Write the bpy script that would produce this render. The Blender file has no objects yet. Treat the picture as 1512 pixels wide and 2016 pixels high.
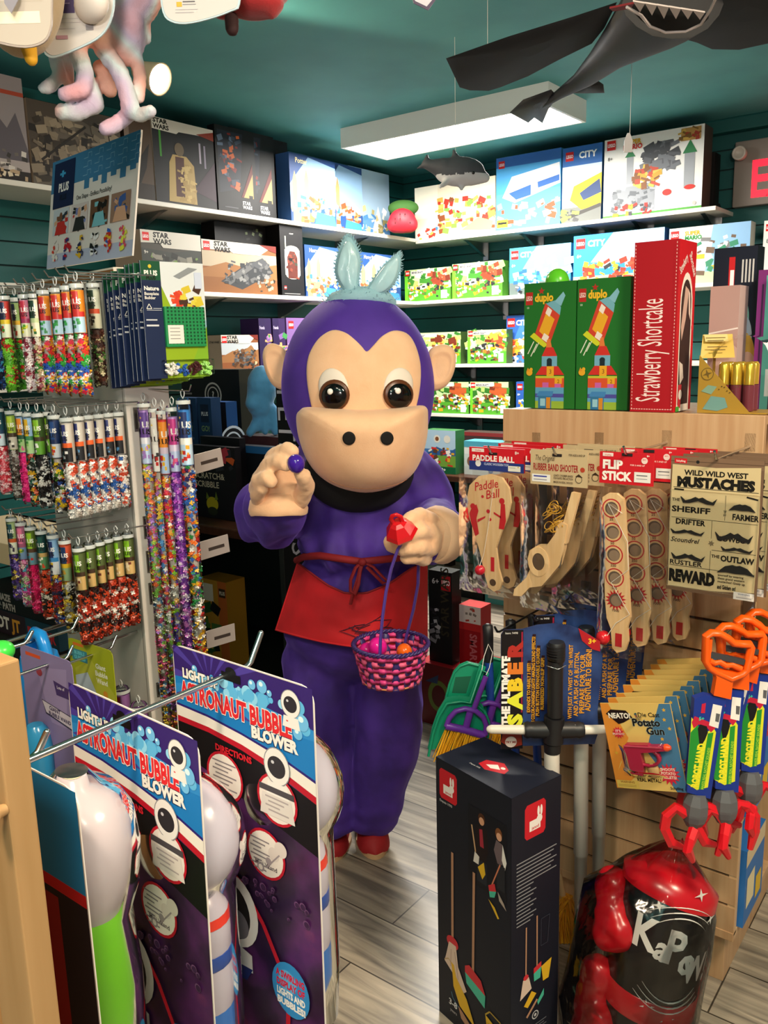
import bpy, bmesh, math, random
from mathutils import Vector as V, Matrix as Mx, noise
from math import sin, cos, pi, radians as R
C = bpy.context.scene.collection
SC = bpy.context.scene
rnd = random.Random(7)

# ------------------------------------------------------------------ camera
F_PX, CX, CY, HCAM = 1660.0, 756.0, 1008.0, 1.55
PITCH, ROLL, YAW = R(11.1), R(1.45), R(37.5)
FW = V((-sin(YAW)*cos(PITCH), cos(YAW)*cos(PITCH), -sin(PITCH)))
R0 = V((cos(YAW), sin(YAW), 0)); D0 = FW.cross(R0)
XI = R0*cos(ROLL) + D0*sin(ROLL); YI = D0*cos(ROLL) - R0*sin(ROLL)
CAM = V((0, 0, HCAM))
cd = bpy.data.cameras.new('camera'); co = bpy.data.objects.new('camera', cd); C.objects.link(co)
cd.sensor_fit = 'VERTICAL'; cd.sensor_height = 36; cd.lens = 36*F_PX/2016; cd.clip_start = .02
rm = Mx((XI, -YI, -FW)).transposed().to_4x4(); rm.translation = CAM; co.matrix_world = rm
SC.camera = co
def ray(px, py): return XI*((px-CX)/F_PX) + YI*((py-CY)/F_PX) + FW
def onp(px, py, ax, val):            # where the sight line through a pixel meets an axis-aligned plane
    d = ray(px, py); return CAM + d*((val-CAM[ax])/d[ax])
FH = V((-sin(YAW), cos(YAW), 0)); RH = V((cos(YAW), sin(YAW), 0)); UP = V((0, 0, 1))
def W(px, py, dist):                 # ... meets the upright plane at a horizontal distance, facing the camera
    d = ray(px, py); return CAM + d*(dist/d.dot(FH))

# ------------------------------------------------------------------ light, exposure
SC.view_settings.view_transform = 'Standard'; SC.view_settings.look = 'None'
SC.view_settings.exposure = 0.3; SC.view_settings.gamma = 1.0; SC.view_settings.use_curve_mapping = False
wd = bpy.data.worlds.new('world'); SC.world = wd; wd.use_nodes = True
wd.node_tree.nodes['Background'].inputs[0].default_value = (1, .86, .72, 1)
wd.node_tree.nodes['Background'].inputs[1].default_value = .22
def area(name, loc, rot, sx, sy, power, col):
    l = bpy.data.lights.new(name, 'AREA'); l.shape = 'RECTANGLE'; l.size = sx; l.size_y = sy; l.energy = power; l.color = col
    o = bpy.data.objects.new(name, l); C.objects.link(o); o.location = loc; o.rotation_euler = rot; return o
WARM = (1, .80, .58)
area('ceiling_lamp_behind_camera', (.35, -.55, 2.62), (R(-16), R(16), 0), .5, .5, 34, WARM)
area('ceiling_lamp_near_stand', (-.45, -.35, 2.66), (R(-18), R(-10), 0), .25, .25, 46, WARM)
area('ceiling_lamp_right', (.7, 1.0, 2.62), (0, R(28), 0), .4, .4, 48, WARM)
area('ceiling_fill', (.9, -1.3, 1.9), (R(180-18), R(-12), 0), .5, .5, 92, (1, .94, .86))  # unseen fill, added only to brighten the ceiling from below; not a shop lamp
area('fluorescent_tubes', (-2.47, 3.92, 2.592), (0, 0, 0), 1.16, .36, 82, (1, .96, .90))

# ------------------------------------------------------------------ materials
def lin(h):
    h = h.lstrip('#'); c = [int(h[i:i+2], 16)/255 for i in (0, 2, 4)]
    return tuple(x/12.92 if x <= .04045 else ((x+.055)/1.055)**2.4 for x in c)
_m = {}
def mat(h, rough=.45, metal=0, kind='', **k):
    key = (h, rough, metal, kind)
    if key in _m: return _m[key]
    m = bpy.data.materials.new((kind or 'surface')+h.replace('#', '_')); m.use_nodes = True; nt = m.node_tree
    b = nt.nodes['Principled BSDF']; b.inputs['Base Color'].default_value = (*lin(h), 1)
    b.inputs['Roughness'].default_value = rough; b.inputs['Specular IOR Level'].default_value = .28 if rough == .5 else .5; b.inputs['Metallic'].default_value = metal
    L = nt.links.new; N = nt.nodes.new
    tc = N('ShaderNodeTexCoord')
    def noise_(sc, det=3):
        n = N('ShaderNodeTexNoise'); n.inputs['Scale'].default_value = sc; n.inputs['Detail'].default_value = det; L(tc.outputs['Object'], n.inputs['Vector']); return n
    def bump(src, st, dist=.002):
        bp = N('ShaderNodeBump'); bp.inputs['Strength'].default_value = st; bp.inputs['Distance'].default_value = dist
        L(src, bp.inputs['Height']); L(bp.outputs[0], b.inputs['Normal'])
    def tint(src, h2, lo=.35, hi=.65):
        rp = N('ShaderNodeValToRGB'); rp.color_ramp.elements[0].position = lo; rp.color_ramp.elements[1].position = hi
        rp.color_ramp.elements[0].color = (*lin(h), 1); rp.color_ramp.elements[1].color = (*lin(h2), 1)
        L(src, rp.inputs[0]); L(rp.outputs[0], b.inputs['Base Color']); return rp
    if kind == 'velvet':
        b.inputs['Sheen Weight'].default_value = k.get('sheen', .5); b.inputs['Sheen Roughness'].default_value = .4
        b.inputs['Sheen Tint'].default_value = (*[min(1, x*2+.1) for x in lin(h)], 1)
        n = noise_(9, 5); tint(n.outputs[0], k.get('h2', h)); n2 = noise_(420, 2); bump(n2.outputs[0], .25, .001)
    elif kind == 'fleece':
        b.inputs['Sheen Weight'].default_value = .25
        n = noise_(260, 3); bump(n.outputs[0], .35, .0015)
        n2 = noise_(14, 4); tint(n2.outputs[0], k.get('h2', h))
    elif kind == 'cloth':
        n = noise_(600, 2); bump(n.outputs[0], .25, .0008); n2 = noise_(10, 4); tint(n2.outputs[0], k.get('h2', h))
    elif kind == 'wood':
        mp = N('ShaderNodeMapping'); mp.inputs['Scale'].default_value = k.get('sc', (60, 60, 3)); L(tc.outputs['Object'], mp.inputs[0])
        n = N('ShaderNodeTexNoise'); n.inputs['Scale'].default_value = 1; n.inputs['Detail'].default_value = 6; L(mp.outputs[0], n.inputs['Vector'])
        tint(n.outputs[0], k['h2'], .3, .7); bump(n.outputs[0], .06, .001)
    elif kind == 'paint':
        n = noise_(k.get('sc', 3), 5); tint(n.outputs[0], k.get('h2', h)); n2 = noise_(90, 3); bump(n2.outputs[0], .08, .002)
    elif kind == 'tiedye':
        n = N('ShaderNodeTexNoise'); n.inputs['Scale'].default_value = 9; n.inputs['Detail'].default_value = 1; L(tc.outputs['Object'], n.inputs['Vector'])
        rp = N('ShaderNodeValToRGB'); cr = rp.color_ramp
        cr.elements[0].position = .3; cr.elements[0].color = (*lin('#d9a0a8'), 1); cr.elements[1].position = .7; cr.elements[1].color = (*lin('#d9a58c'), 1)
        for p, c in ((.42, '#b9a9c2'), (.5, '#c4d0d2'), (.58, '#dba69b')):
            e = cr.elements.new(p); e.color = (*lin(c), 1)
        L(n.outputs[0], rp.inputs[0]); L(rp.outputs[0], b.inputs['Base Color']); n2 = noise_(300, 2); bump(n2.outputs[0], .3, .002)
    elif kind == 'nebula':
        n = noise_(k.get('sc', 9), 6)
        rp = N('ShaderNodeValToRGB'); cr = rp.color_ramp
        cr.elements[0].position = .3; cr.elements[0].color = (*lin('#0c0714'), 1); cr.elements[1].position = .74; cr.elements[1].color = (*lin('#a04a6e'), 1)
        for p, c in ((.45, '#2c1638'), (.58, '#552460')):
            e = cr.elements.new(p); e.color = (*lin(c), 1)
        L(n.outputs[0], rp.inputs[0]); L(rp.outputs[0], b.inputs['Base Color'])
    elif kind == 'bluefx':
        n = noise_(14, 6); tint(n.outputs[0], k['h2'], .35, .7)
    elif kind == 'clear':
        tr = N('ShaderNodeBsdfTransparent'); gl = N('ShaderNodeBsdfGlossy'); gl.inputs['Roughness'].default_value = rough
        gl.inputs['Color'].default_value = (1, 1, 1, 1); tr.inputs['Color'].default_value = (*lin(h), 1)
        mx = N('ShaderNodeMixShader'); fr = N('ShaderNodeFresnel'); fr.inputs[0].default_value = k.get('ior', 1.45)
        n2 = noise_(k.get('wr', 12), 3); bp = N('ShaderNodeBump'); bp.inputs['Strength'].default_value = k.get('bs', .4); bp.inputs['Distance'].default_value = .02
        L(n2.outputs[0], bp.inputs['Height']); L(bp.outputs[0], gl.inputs['Normal']); L(bp.outputs[0], fr.inputs['Normal'])
        L(fr.outputs[0], mx.inputs[0]); L(tr.outputs[0], mx.inputs[1]); L(gl.outputs[0], mx.inputs[2])
        L(mx.outputs[0], nt.nodes['Material Output'].inputs[0]); nt.nodes.remove(b)
    elif kind == 'milky':
        b.inputs['Transmission Weight'].default_value = .0; b.inputs['Alpha'].default_value = k.get('alpha', .8); b.inputs['Subsurface Weight'].default_value = 0
    elif kind == 'glow':
        b.inputs['Emission Color'].default_value = (*lin(h), 1); b.inputs['Emission Strength'].default_value = k['e']
    elif kind == 'floor':
        mp = N('ShaderNodeMapping'); L(tc.outputs['Object'], mp.inputs[0])
        br = N('ShaderNodeTexBrick'); br.inputs['Scale'].default_value = 1; br.inputs['Brick Width'].default_value = 1.25; br.inputs['Row Height'].default_value = .18
        br.inputs['Mortar Size'].default_value = .0022; br.inputs['Color1'].default_value = (.46, .40, .33, 1); br.inputs['Color2'].default_value = (.27, .235, .19, 1); br.inputs['Mortar'].default_value = (.06, .05, .04, 1)
        br.offset = .37; L(mp.outputs[0], br.inputs['Vector'])
        m2 = N('ShaderNodeMapping'); m2.inputs['Scale'].default_value = (2.2, 26, 1); L(tc.outputs['Object'], m2.inputs[0])
        n = N('ShaderNodeTexNoise'); n.inputs['Scale'].default_value = 1; n.inputs['Detail'].default_value = 8; n.inputs['Distortion'].default_value = 1.2; L(m2.outputs[0], n.inputs['Vector'])
        rp = N('ShaderNodeValToRGB'); rp.color_ramp.elements[0].position = .32; rp.color_ramp.elements[1].position = .66
        rp.color_ramp.elements[0].color = (.42, .42, .43, 1); rp.color_ramp.elements[1].color = (1.2, 1.18, 1.12, 1); L(n.outputs[0], rp.inputs[0])
        mu = N('ShaderNodeMix'); mu.data_type = 'RGBA'; mu.blend_type = 'MULTIPLY'; mu.inputs[0].default_value = 1
        L(br.outputs[0], mu.inputs[6]); L(rp.outputs[0], mu.inputs[7]); L(mu.outputs[2], b.inputs['Base Color']); bump(n.outputs[0], .15, .002)
    _m[key] = m; return m
MAPLE = mat('#cfa981', .38, kind='wood', h2='#bd9269'); MAPLE_EDGE = mat('#dcb98e', .45, kind='wood', h2='#cba276')
DARKWOOD = mat('#4a2a1a', .35, kind='wood', h2='#341b10'); PINE = mat('#e3c193', .45, kind='wood', h2='#d3aa76', sc=(90, 90, 7))
CHROME = mat('#c9c9c9', .18, 1); STEEL = mat('#9a9a9a', .3, 1); WHITE = mat('#e9e6e0', .5); BLACK = mat('#0d0d0f', .4); NAVY = mat('#141c33', .35)
CLEAR = mat('#fcfcfc', .06, kind='clear', bs=.12, ior=1.3); CLEARBAG = mat('#fbfaf9', .12, kind='clear', bs=.35, wr=13, ior=1.36); CLEARBL = mat('#fdfdfd', .1, kind='clear', bs=.04, ior=1.16); CLEARTUBE = mat('#ffffff', .05, kind='clear', bs=.05, ior=1.35)

# ------------------------------------------------------------------ mesh builder
_tx = {}
def glyphs(s, bold=0.0, shear=0.0):
    key = (s, bold, shear)
    if key not in _tx:
        cu = bpy.data.curves.new('t', 'FONT'); cu.body = s; cu.offset = bold; cu.shear = shear; cu.resolution_u = 2; cu.size = 1.39
        ob = bpy.data.objects.new('t', cu); me = ob.to_mesh()
        vs = [(v.co.x, v.co.y) for v in me.vertices]; fs = [tuple(p.vertices) for p in me.polygons]; ob.to_mesh_clear()
        bpy.data.objects.remove(ob); bpy.data.curves.remove(cu)
        w = max((v[0] for v in vs), default=0); _tx[key] = (vs, fs, w)
    return _tx[key]
class MB:
    def __init__(s): s.v = []; s.f = []; s.m = []; s.sm = []; s.mats = []; s.M = Mx()
    def add(s, vs, fs, m, smooth=False):
        o = len(s.v); s.v += [s.M @ V(p) for p in vs]
        if m not in s.mats: s.mats.append(m)
        i = s.mats.index(m)
        for f in fs: s.f.append(tuple(o+k for k in f)); s.m.append(i); s.sm.append(smooth)
        return s
    def box(s, x0, x1, y0, y1, z0, z1, m):
        v = [(x, y, z) for z in (z0, z1) for y in (y0, y1) for x in (x0, x1)]
        return s.add(v, [(0, 2, 3, 1), (4, 5, 7, 6), (0, 1, 5, 4), (2, 6, 7, 3), (0, 4, 6, 2), (1, 3, 7, 5)], m)
    def rbox(s, x0, x1, y0, y1, z0, z1, m, b=.003):         # box with chamfered edges
        bm = bmesh.new(); bmesh.ops.create_cube(bm, size=1)
        for q in bm.verts: q.co = V((x0+(q.co.x+.5)*(x1-x0), y0+(q.co.y+.5)*(y1-y0), z0+(q.co.z+.5)*(z1-z0)))
        bmesh.ops.bevel(bm, geom=bm.edges[:], offset=b, segments=2, affect='EDGES', profile=.6)
        return s.bm(bm, m)
    def bm(s, bm, m, smooth=False):
        bm.verts.index_update(); s.add([q.co.copy() for q in bm.verts], [tuple(q.index for q in f.verts) for f in bm.faces], m, smooth); bm.free(); return s
    def ring(s, rings, m, closed=True, cap0=True, cap1=True, smooth=True):
        n = len(rings[0]); vs = [p for r in rings for p in r]; fs = []
        for i in range(len(rings)-1):
            for j in range(n if closed else n-1):
                k = (j+1) % n; fs.append((i*n+j, i*n+k, (i+1)*n+k, (i+1)*n+j))
        s.add(vs, fs, m, smooth)
        if cap0 and closed: s.add(rings[0], [tuple(range(n))[::-1]], m)
        if cap1 and closed: s.add(rings[-1], [tuple(range(n))], m)
        return s
    def lathe(s, prof, m, seg=20, cap0=True, cap1=True, smooth=True, sy=1.0):
        return s.ring([[(r*cos(2*pi*j/seg), sy*r*sin(2*pi*j/seg), z) for j in range(seg)] for r, z in prof], m, True, cap0, cap1, smooth)
    def tube(s, pts, r, m, seg=8, flat=1.0, closed=False, up=None, smooth=True):
        pts = [V(p) for p in pts]; n = len(pts); rs = r if isinstance(r, (list, tuple)) else [r]*n
        rings = []; u = None
        for i in range(n):
            if closed: t = pts[(i+1) % n]-pts[i-1]
            else: t = pts[min(i+1, n-1)]-pts[max(i-1, 0)]
            t.normalize()
            if up is not None: u = V(up)
            elif u is None: u = V((0, 0, 1)) if abs(t.z) < .9 else V((1, 0, 0))
            u = (u-t*u.dot(t)).normalized(); w = t.cross(u)
            rings.append([pts[i]+(u*cos(2*pi*j/seg)*flat+w*sin(2*pi*j/seg))*rs[i] for j in range(seg)])
        if closed: rings.append(rings[0]); return s.ring(rings, m, True, False, False, smooth)
        return s.ring(rings, m, True, True, True, smooth)
    def ball(s, c, r, m, seg=16, rings=10, rot=None):
        r = (r, r, r) if not isinstance(r, (tuple, list)) else r; c = V(c); vs = []; q = rot or Mx.Identity(3)
        for i in range(rings+1):
            a = pi*i/rings
            for j in range(seg):
                b = 2*pi*j/seg; vs.append(c + q @ V((r[0]*sin(a)*cos(b), r[1]*sin(a)*sin(b), r[2]*cos(a))))
        fs = [(i*seg+j, (i+1)*seg+j, (i+1)*seg+(j+1) % seg, i*seg+(j+1) % seg) for i in range(rings) for j in range(seg)]
        return s.add(vs, fs, m, True)
    def prism(s, pts, z0, z1, m, m2=None):                   # outline in xy, thickness in z
        n = len(pts); a = sum(pts[i][0]*pts[(i+1) % n][1]-pts[(i+1) % n][0]*pts[i][1] for i in range(n))
        if a < 0: pts = pts[::-1]
        v = [(x, y, z0) for x, y in pts]+[(x, y, z1) for x, y in pts]
        s.add(v, [tuple(range(n))[::-1]]+[(i, (i+1) % n, n+(i+1) % n, n+i) for i in range(n)], m2 or m)
        return s.add([(x, y, z1) for x, y in pts], [tuple(range(n))], m)
    def text(s, t, x, y, h, m, z=0, bold=.02, al='l', maxw=None, shear=0, rot=0, sx=1.0):
        vs, fs, w = glyphs(t, bold, shear); k = h*sx
        if maxw and w*k > maxw: k = maxw/max(w, 1e-6)
        o = {'l': 0, 'c': -w*k/2, 'r': -w*k}[al]; c, q = cos(R(rot)), sin(R(rot))
        return s.add([(x+(a*k+o)*c-b*h*q, y+(a*k+o)*q+b*h*c, z) for a, b in vs], fs, m)
    def build(s, name, parent=None, origin=None, weld=False, local=False):
        me = bpy.data.meshes.new(name); ob = bpy.data.objects.new(name, me); C.objects.link(ob)
        if parent is not None:
            ob.parent = parent
            if not local: inv = root_matrix(parent).inverted(); s.v = [inv @ p for p in s.v]
        elif not local:
            if origin is None:
                n = len(s.v); mnz = min(p.z for p in s.v)
                origin = V((sum(p.x for p in s.v)/n, sum(p.y for p in s.v)/n, mnz))
            origin = V(origin); s.v = [p-origin for p in s.v]; ob.location = origin
        me.from_pydata([tuple(p) for p in s.v], [], s.f)
        for m in s.mats: me.materials.append(m)
        me.polygons.foreach_set('material_index', s.m); me.polygons.foreach_set('use_smooth', s.sm); me.update()
        return ob
def root_matrix(o):
    m = Mx.LocRotScale(o.location, o.rotation_euler, o.scale)
    return root_matrix(o.parent) @ m if o.parent else m
def tag(o, label, cat, group=None, kind=None):
    o['label'] = label; o['category'] = cat
    if group: o['group'] = group
    if kind: o['kind'] = kind
    return o
def struct(o): o['kind'] = 'structure'; return o
def thing(name, label, cat, loc=(0, 0, 0), rz=0, group=None, rot=None):
    o = bpy.data.objects.new(name, None); C.objects.link(o); o.location = loc; o.rotation_euler = rot if rot else (0, 0, rz); o.empty_display_size = .05
    return tag(o, label, cat, group)
def copy_tree(o, parent=None):
    c = o.copy(); C.objects.link(c)
    if parent is not None: c.parent = parent
    for ch in [k for k in o.children]: copy_tree(ch, c)
    return c
def frame(o, x, y=(0, 0, 1)):
    x = V(x).normalized(); y = V(y); y = (y-x*y.dot(x)).normalized(); z = x.cross(y)
    m = Mx((x, y, z)).transposed().to_4x4(); m.translation = V(o); return m

# ---- printed artwork: shapes laid on a flat face in the face's own unit square
def art(mb, M, w, h, items, lift=.0004, step=.00005):
    old = mb.M; mb.M = old @ M; z = lift
    for it in items:
        k = it[0]; z += step; c = it[-1] if k in 'RPESL' else None
        mm = (lambda q: q if not isinstance(q, str) else mat(q, .5))
        if k == 'R': _, x0, y0, x1, y1, c = it; mb.add([(x0*w, y0*h, z), (x1*w, y0*h, z), (x1*w, y1*h, z), (x0*w, y1*h, z)], [(0, 1, 2, 3)], mm(c))
        elif k == 'E': _, x, y, rx, ry, c = it; mb.add([(x*w+rx*h*cos(j*pi/12), y*h+ry*h*sin(j*pi/12), z) for j in range(24)], [tuple(range(24))], mm(c))
        elif k == 'P':
            pts = [(x*w, y*h, z) for x, y in it[1]]; n = len(pts)
            if sum(pts[i][0]*pts[(i+1) % n][1]-pts[(i+1) % n][0]*pts[i][1] for i in range(n)) < 0: pts.reverse()
            mb.add(pts, [tuple(range(n))], mm(it[2]))
        elif k == 'S':
            _, x, y, r0, r1, n, c = it; mb.add([(x*w+(r0 if j % 2 else r1)*h*cos(j*pi/n+.3), y*h+(r0 if j % 2 else r1)*h*sin(j*pi/n+.3), z) for j in range(2*n)], [tuple(range(2*n))], mm(c))
        elif k == 'L':
            _, pts, wd_, c = it; q = [V((x*w, y*h)) for x, y in pts]; wd_ *= h/2
            for a, b in zip(q, q[1:]):
                n = (b-a).normalized(); n = V((-n.y, n.x))*wd_
                mb.add([(*(a-n), z), (*(b-n), z), (*(b+n), z), (*(a+n), z)], [(0, 1, 2, 3)], mm(c))
        elif k == 'T':
            _, t, x, y, hh, c = it[:6]; o = dict(it[6]) if len(it) > 6 else {}
            if 'maxw' in o: o['maxw'] *= w
            if 'oc' in o:
                oc = o.pop('oc'); ob_ = o.pop('ob', .06); b0 = o.get('bold', .02)
                mb.text(t, x*w, y*h, hh*h, mm(oc), z, **{**o, 'bold': b0+ob_}); z += step
            mb.text(t, x*w, y*h, hh*h, mm(c), z, **o)
        elif k == 'B':                                        # a scatter of little coloured bricks
            _, x0, y0, x1, y1, cols, n, seed, sz = it; rr = random.Random(seed)
            for j in range(n):
                x = x0+(x1-x0)*rr.random(); y = y0+(y1-y0)*rr.random(); a = sz*(.5+rr.random()); b = sz*(.3+.7*rr.random()); t = rr.uniform(-.5, .5)
                X = (a*h/2, b*h/2); ct, st = cos(t), sin(t)
                mb.add([(x*w+u*X[0]*ct-v*X[1]*st, y*h+u*X[0]*st+v*X[1]*ct, z) for u, v in ((-1, -1), (1, -1), (1, 1), (-1, 1))], [(0, 1, 2, 3)], mm(rr.choice(cols))); z += step/4
    mb.M = old
def boxmesh(mb, M, w, h, d, c, side=None, top=None, front=(), left=(), right=(), topart=(), back=None):
    old = mb.M; mb.M = old @ M; mm = (lambda q: q if not isinstance(q, str) else mat(q, .5)); s_ = mm(side or c)
    q = lambda *p: mb.add(p, [(0, 1, 2, 3)], _c)
    _c = mm(c); q((0, 0, 0), (w, 0, 0), (w, h, 0), (0, h, 0))
    _c = s_; q((0, 0, -d), (0, 0, 0), (0, h, 0), (0, h, -d)); q((w, 0, 0), (w, 0, -d), (w, h, -d), (w, h, 0)); q((w, 0, -d), (0, 0, -d), (0, h, -d), (w, h, -d)); q((0, 0, -d), (w, 0, -d), (w, 0, 0), (0, 0, 0))
    _c = mm(top or side or c); q((0, h, 0), (w, h, 0), (w, h, -d), (0, h, -d))
    mb.M = old
    art(mb, M, w, h, front)
    if left: art(mb, M @ frame((0, 0, -d), (0, 0, 1), (0, 1, 0)), d, h, left)
    if right: art(mb, M @ frame((w, 0, 0), (0, 0, -1), (0, 1, 0)), d, h, right)
    if topart: art(mb, M @ frame((0, h, 0), (1, 0, 0), (0, 0, -1)), w, d, topart)
    return mb
def tbox(label, M, w, h, d, c, group=None, name='toy_box', cat='box', **k):
    return tag(boxmesh(MB(), M, w, h, d, c, **k).build(name), label, cat, group)
def logo(x, y, s, asp, c='#d5201c'):                          # small red square mark with the maker's white letters
    return [('R', x, y, x+s*asp, y+s, c), ('T', 'LEGO', x+s*asp*.5, y+s*.33, s*.36, '#ffffff', dict(al='c', bold=.04, maxw=s*asp*.86))]
# ------------------------------------------------------------------ room
XS, YS, XW, YW, ZC = -3.30, 4.707, -3.62, 5.03, 2.70
TEAL = mat('#0c5a57', .55, kind='paint', h2='#0a4f4d'); TEALC = mat('#4f9f9e', .7, kind='paint', h2='#469394'); GROOVE = mat('#062a2a', .7)
fl = MB(); fl.add([(-4, -3, 0), (3, -3, 0), (3, 5.4, 0), (-4, 5.4, 0)], [(0, 1, 2, 3)], mat('#8a7f70', .34, kind='floor')); struct(fl.build('floor', origin=(0, 0, 0)))
ce = MB(); ce.box(-4, 3, -3, 5.4, ZC, ZC+.05, TEALC); struct(ce.build('ceiling'))
def slatwall(name, M, w, h, m):
    mb = MB(); mb.M = M; z = 0.0
    while z < h:
        z1 = min(z+.102, h)
        mb.box(0, w, z+.005, z1-.003, -.03, 0, m); z += .102
    mb.box(0, w, 0, h, -.06, -.012, GROOVE)
    return struct(mb.build(name))
slatwall('wall_left', frame((XW, -1.2, 0), (0, 1, 0)), YW+1.2+.03, ZC, TEAL)
slatwall('wall_back', frame((XW-.03, YW, 0), (1, 0, 0)), 4.8, ZC, TEAL)
tr = MB(); tr.rbox(-1.95, 1.1, YW-.07, YW, 2.63, ZC, TEAL, .008); struct(tr.build('trim_1'))

def onshelf(px, ax, val, z):
    a = V((val if ax == 0 else 0, val if ax == 1 else 0, z)); d = V((0, 1, 0)) if ax == 0 else V((1, 0, 0))
    k = (px-CX)/F_PX; n = XI-FW*k; return a+d*(-(a-CAM).dot(n)/d.dot(n))
# white shelf boards on brackets
BOARD = mat('#ded8cb', .4)
def shelf(label, side, z, a, b, brk):
    if side == 'L': t = thing('wall_shelf', label, 'shelf', (XW, (a+b)/2, z), group='white wall shelves'); mb = MB(); mb.rbox(XW, XS, a, b, z-.022, z, BOARD, .003)
    else: t = thing('wall_shelf', label, 'shelf', ((a+b)/2, YW, z), group='white wall shelves'); mb = MB(); mb.rbox(a, b, YS, YW, z-.022, z, BOARD, .003)
    mb.build('shelf_board', t)
    for q in brk:
        k = MB(); tri = [(0, -.11), (.008, -.11), (.22, -.03), (.26, -.022), (0, -.022)]
        M = frame((XW, q-.012, z), (1, 0, 0)) if side == 'L' else frame((q-.012, YW, z), (0, -1, 0))
        k.M = M; k.prism(tri, -.012, .012, STEEL); k.M = Mx()
        k.rbox(*((XW, XW+.014, q-.02, q+.02) if side == 'L' else (q-.02, q+.02, YW-.014, YW)), z-.135, z-.02, STEEL, .002)
        k.build('bracket', t)
ZT, Z2, Z3, Z4 = 2.236, 1.838, 1.427, 1.104
shelf('long white shelf along the top of the left wall under the dark boxes', 'L', ZT, .9, YW, (1.6, 2.45, 2.75, 3.5, 4.3))
shelf('white shelf at middle height on the left wall below the top one', 'L', Z2, 1.6, YW, (2.3, 3.1, 3.75, 4.5))
shelf('lowest white shelf on the left wall, above the blue plush', 'L', Z3, 1.6, YW, (2.6, 3.5, 4.3))
shelf('white shelf along the top of the back wall, ending before the exit sign', 'R', ZT-.012, XS+.004, -1.395, (-2.95, -2.55, -2.15, -1.85, -1.47))
shelf('second white shelf down on the back wall, running behind the rabbit ears', 'R', Z2, XS+.004, -.6, (-2.8, -2.0, -1.3))
shelf('third white shelf down on the back wall, level with the forehead', 'R', Z3, XS+.004, -.9, (-3.05, -2.5, -1.6))
shelf('lowest white shelf on the back wall beside the monkey muzzle', 'R', Z4, XS+.004, -.9, (-3.0, -2.3))

GREY = ['#6b6b6b', '#3d3f42', '#8c8c8a', '#54565a']; BRN = ['#5a3a22', '#7a5132', '#3b2718', '#9a6e45']
GRN = ['#2f8f2c', '#4fae32', '#1c6a25', '#7ac043']; BRT = ['#d22d22', '#f2c21b', '#2d6fc0', '#ffffff', '#2f8f2c', '#f08a1d']
def sw(bg='#8a5a34', veh=GREY, sky='#b9a88f', seed=1, n=60):
    return lambda a: [('R', 0, 0, 1, 1, bg), ('R', 0, .5, 1, .8, sky), ('P', [(0, .45), (.3, .6), (.6, .5), (1, .62), (1, .3), (0, .3)], '#9a6a40'),
        ('P', [(.22, .22), (.62, .64), (.84, .7), (.95, .45), (.5, .08)], veh[1]), ('P', [(.25, .22), (.6, .6), (.66, .52), (.34, .16)], veh[0]), ('P', [(.62, .6), (.8, .74), (.9, .6), (.76, .5)], veh[3]),
        ('B', .28, .2, .9, .62, veh, n, seed, .09), ('B', .7, .06, .97, .3, ['#2a2420', '#c9b28c', '#46403a'], 14, seed+1, .07),
        ('P', [(0, 1), (1, 1), (1, .86), (.9, .93), (.76, .78), (.4, .78), (.36, .82), (0, .82)], '#d9d2c4'), ('P', [(.76, 1), (1, 1), (1, .86), (.9, .9), (.8, .97)], '#7b2a20')] + logo(.02, .8, .17, a) + [
        ('T', 'STAR', .155, .9, .085, '#141210', dict(bold=.06, sx=1.3, maxw=.3)), ('T', 'WARS', .155, .795, .085, '#141210', dict(bold=.06, sx=1.3, maxw=.3))]
def city(title, bg, hi, veh, seed, ground='#5d6a66', tc='#ffffff'):
    return lambda a: [('R', 0, 0, 1, 1, bg), ('P', [(.2, .5), (.45, 1), (1, 1), (1, .4)], hi), ('R', 0, 0, 1, .26, ground), ('B', .35, .3, .98, .72, ['#c9d6e0', '#dfe8ee', '#9fb8cc'], 9, seed, .16),
        ('B', .1, .12, .95, .5, veh, 70, seed+3, .1), ('B', .05, .02, .5, .2, ['#222529', '#555', '#e5e5e5'] if False else ['#222529', '#555a60', '#e5e5e5'], 14, seed+5, .08)] + logo(.03, .76, .18, a) + [
        ('T', title, .06+.18*a, .79, .11, tc, dict(bold=.05, maxw=.4)), ('T', '6+', .04, .6, .06, '#ffffff', dict(bold=.04))]
def craft(seed, red='#8b3a22'):
    return lambda a: [('R', 0, 0, 1, 1, '#7fae4a'), ('R', 0, .45, 1, 1, '#b9cf9a'), ('B', 0, .3, 1, .95, ['#3f7f2c', '#2f6b25', '#a8c46a', '#d8e0c0'], 40, seed, .2), ('R', 0, 0, 1, .36, '#4f9a2c'), ('B', .5, .5, .95, .95, [red, '#6d2c1a', '#a24a2c'], 16, seed+1, .2),
        ('B', .06, .1, .95, .6, ['#e2a11e', '#f3e9dc', '#3d7a2a', '#7a4a2a', '#d9d9d9', '#e0762a', '#2c2c2c'], 60, seed+2, .11), ('R', 0, 0, .07, .8, '#6abf2e'), ('R', .8, .05, .93, .3, '#f4f1ea')] + logo(.02, .82, .16, a) + [
        ('R', .14, .86, .58, .95, '#d8d5cf'), ('T', 'MINECRAFT', .16, .875, .06, '#3a3936', dict(bold=.05, maxw=.4))]
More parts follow.
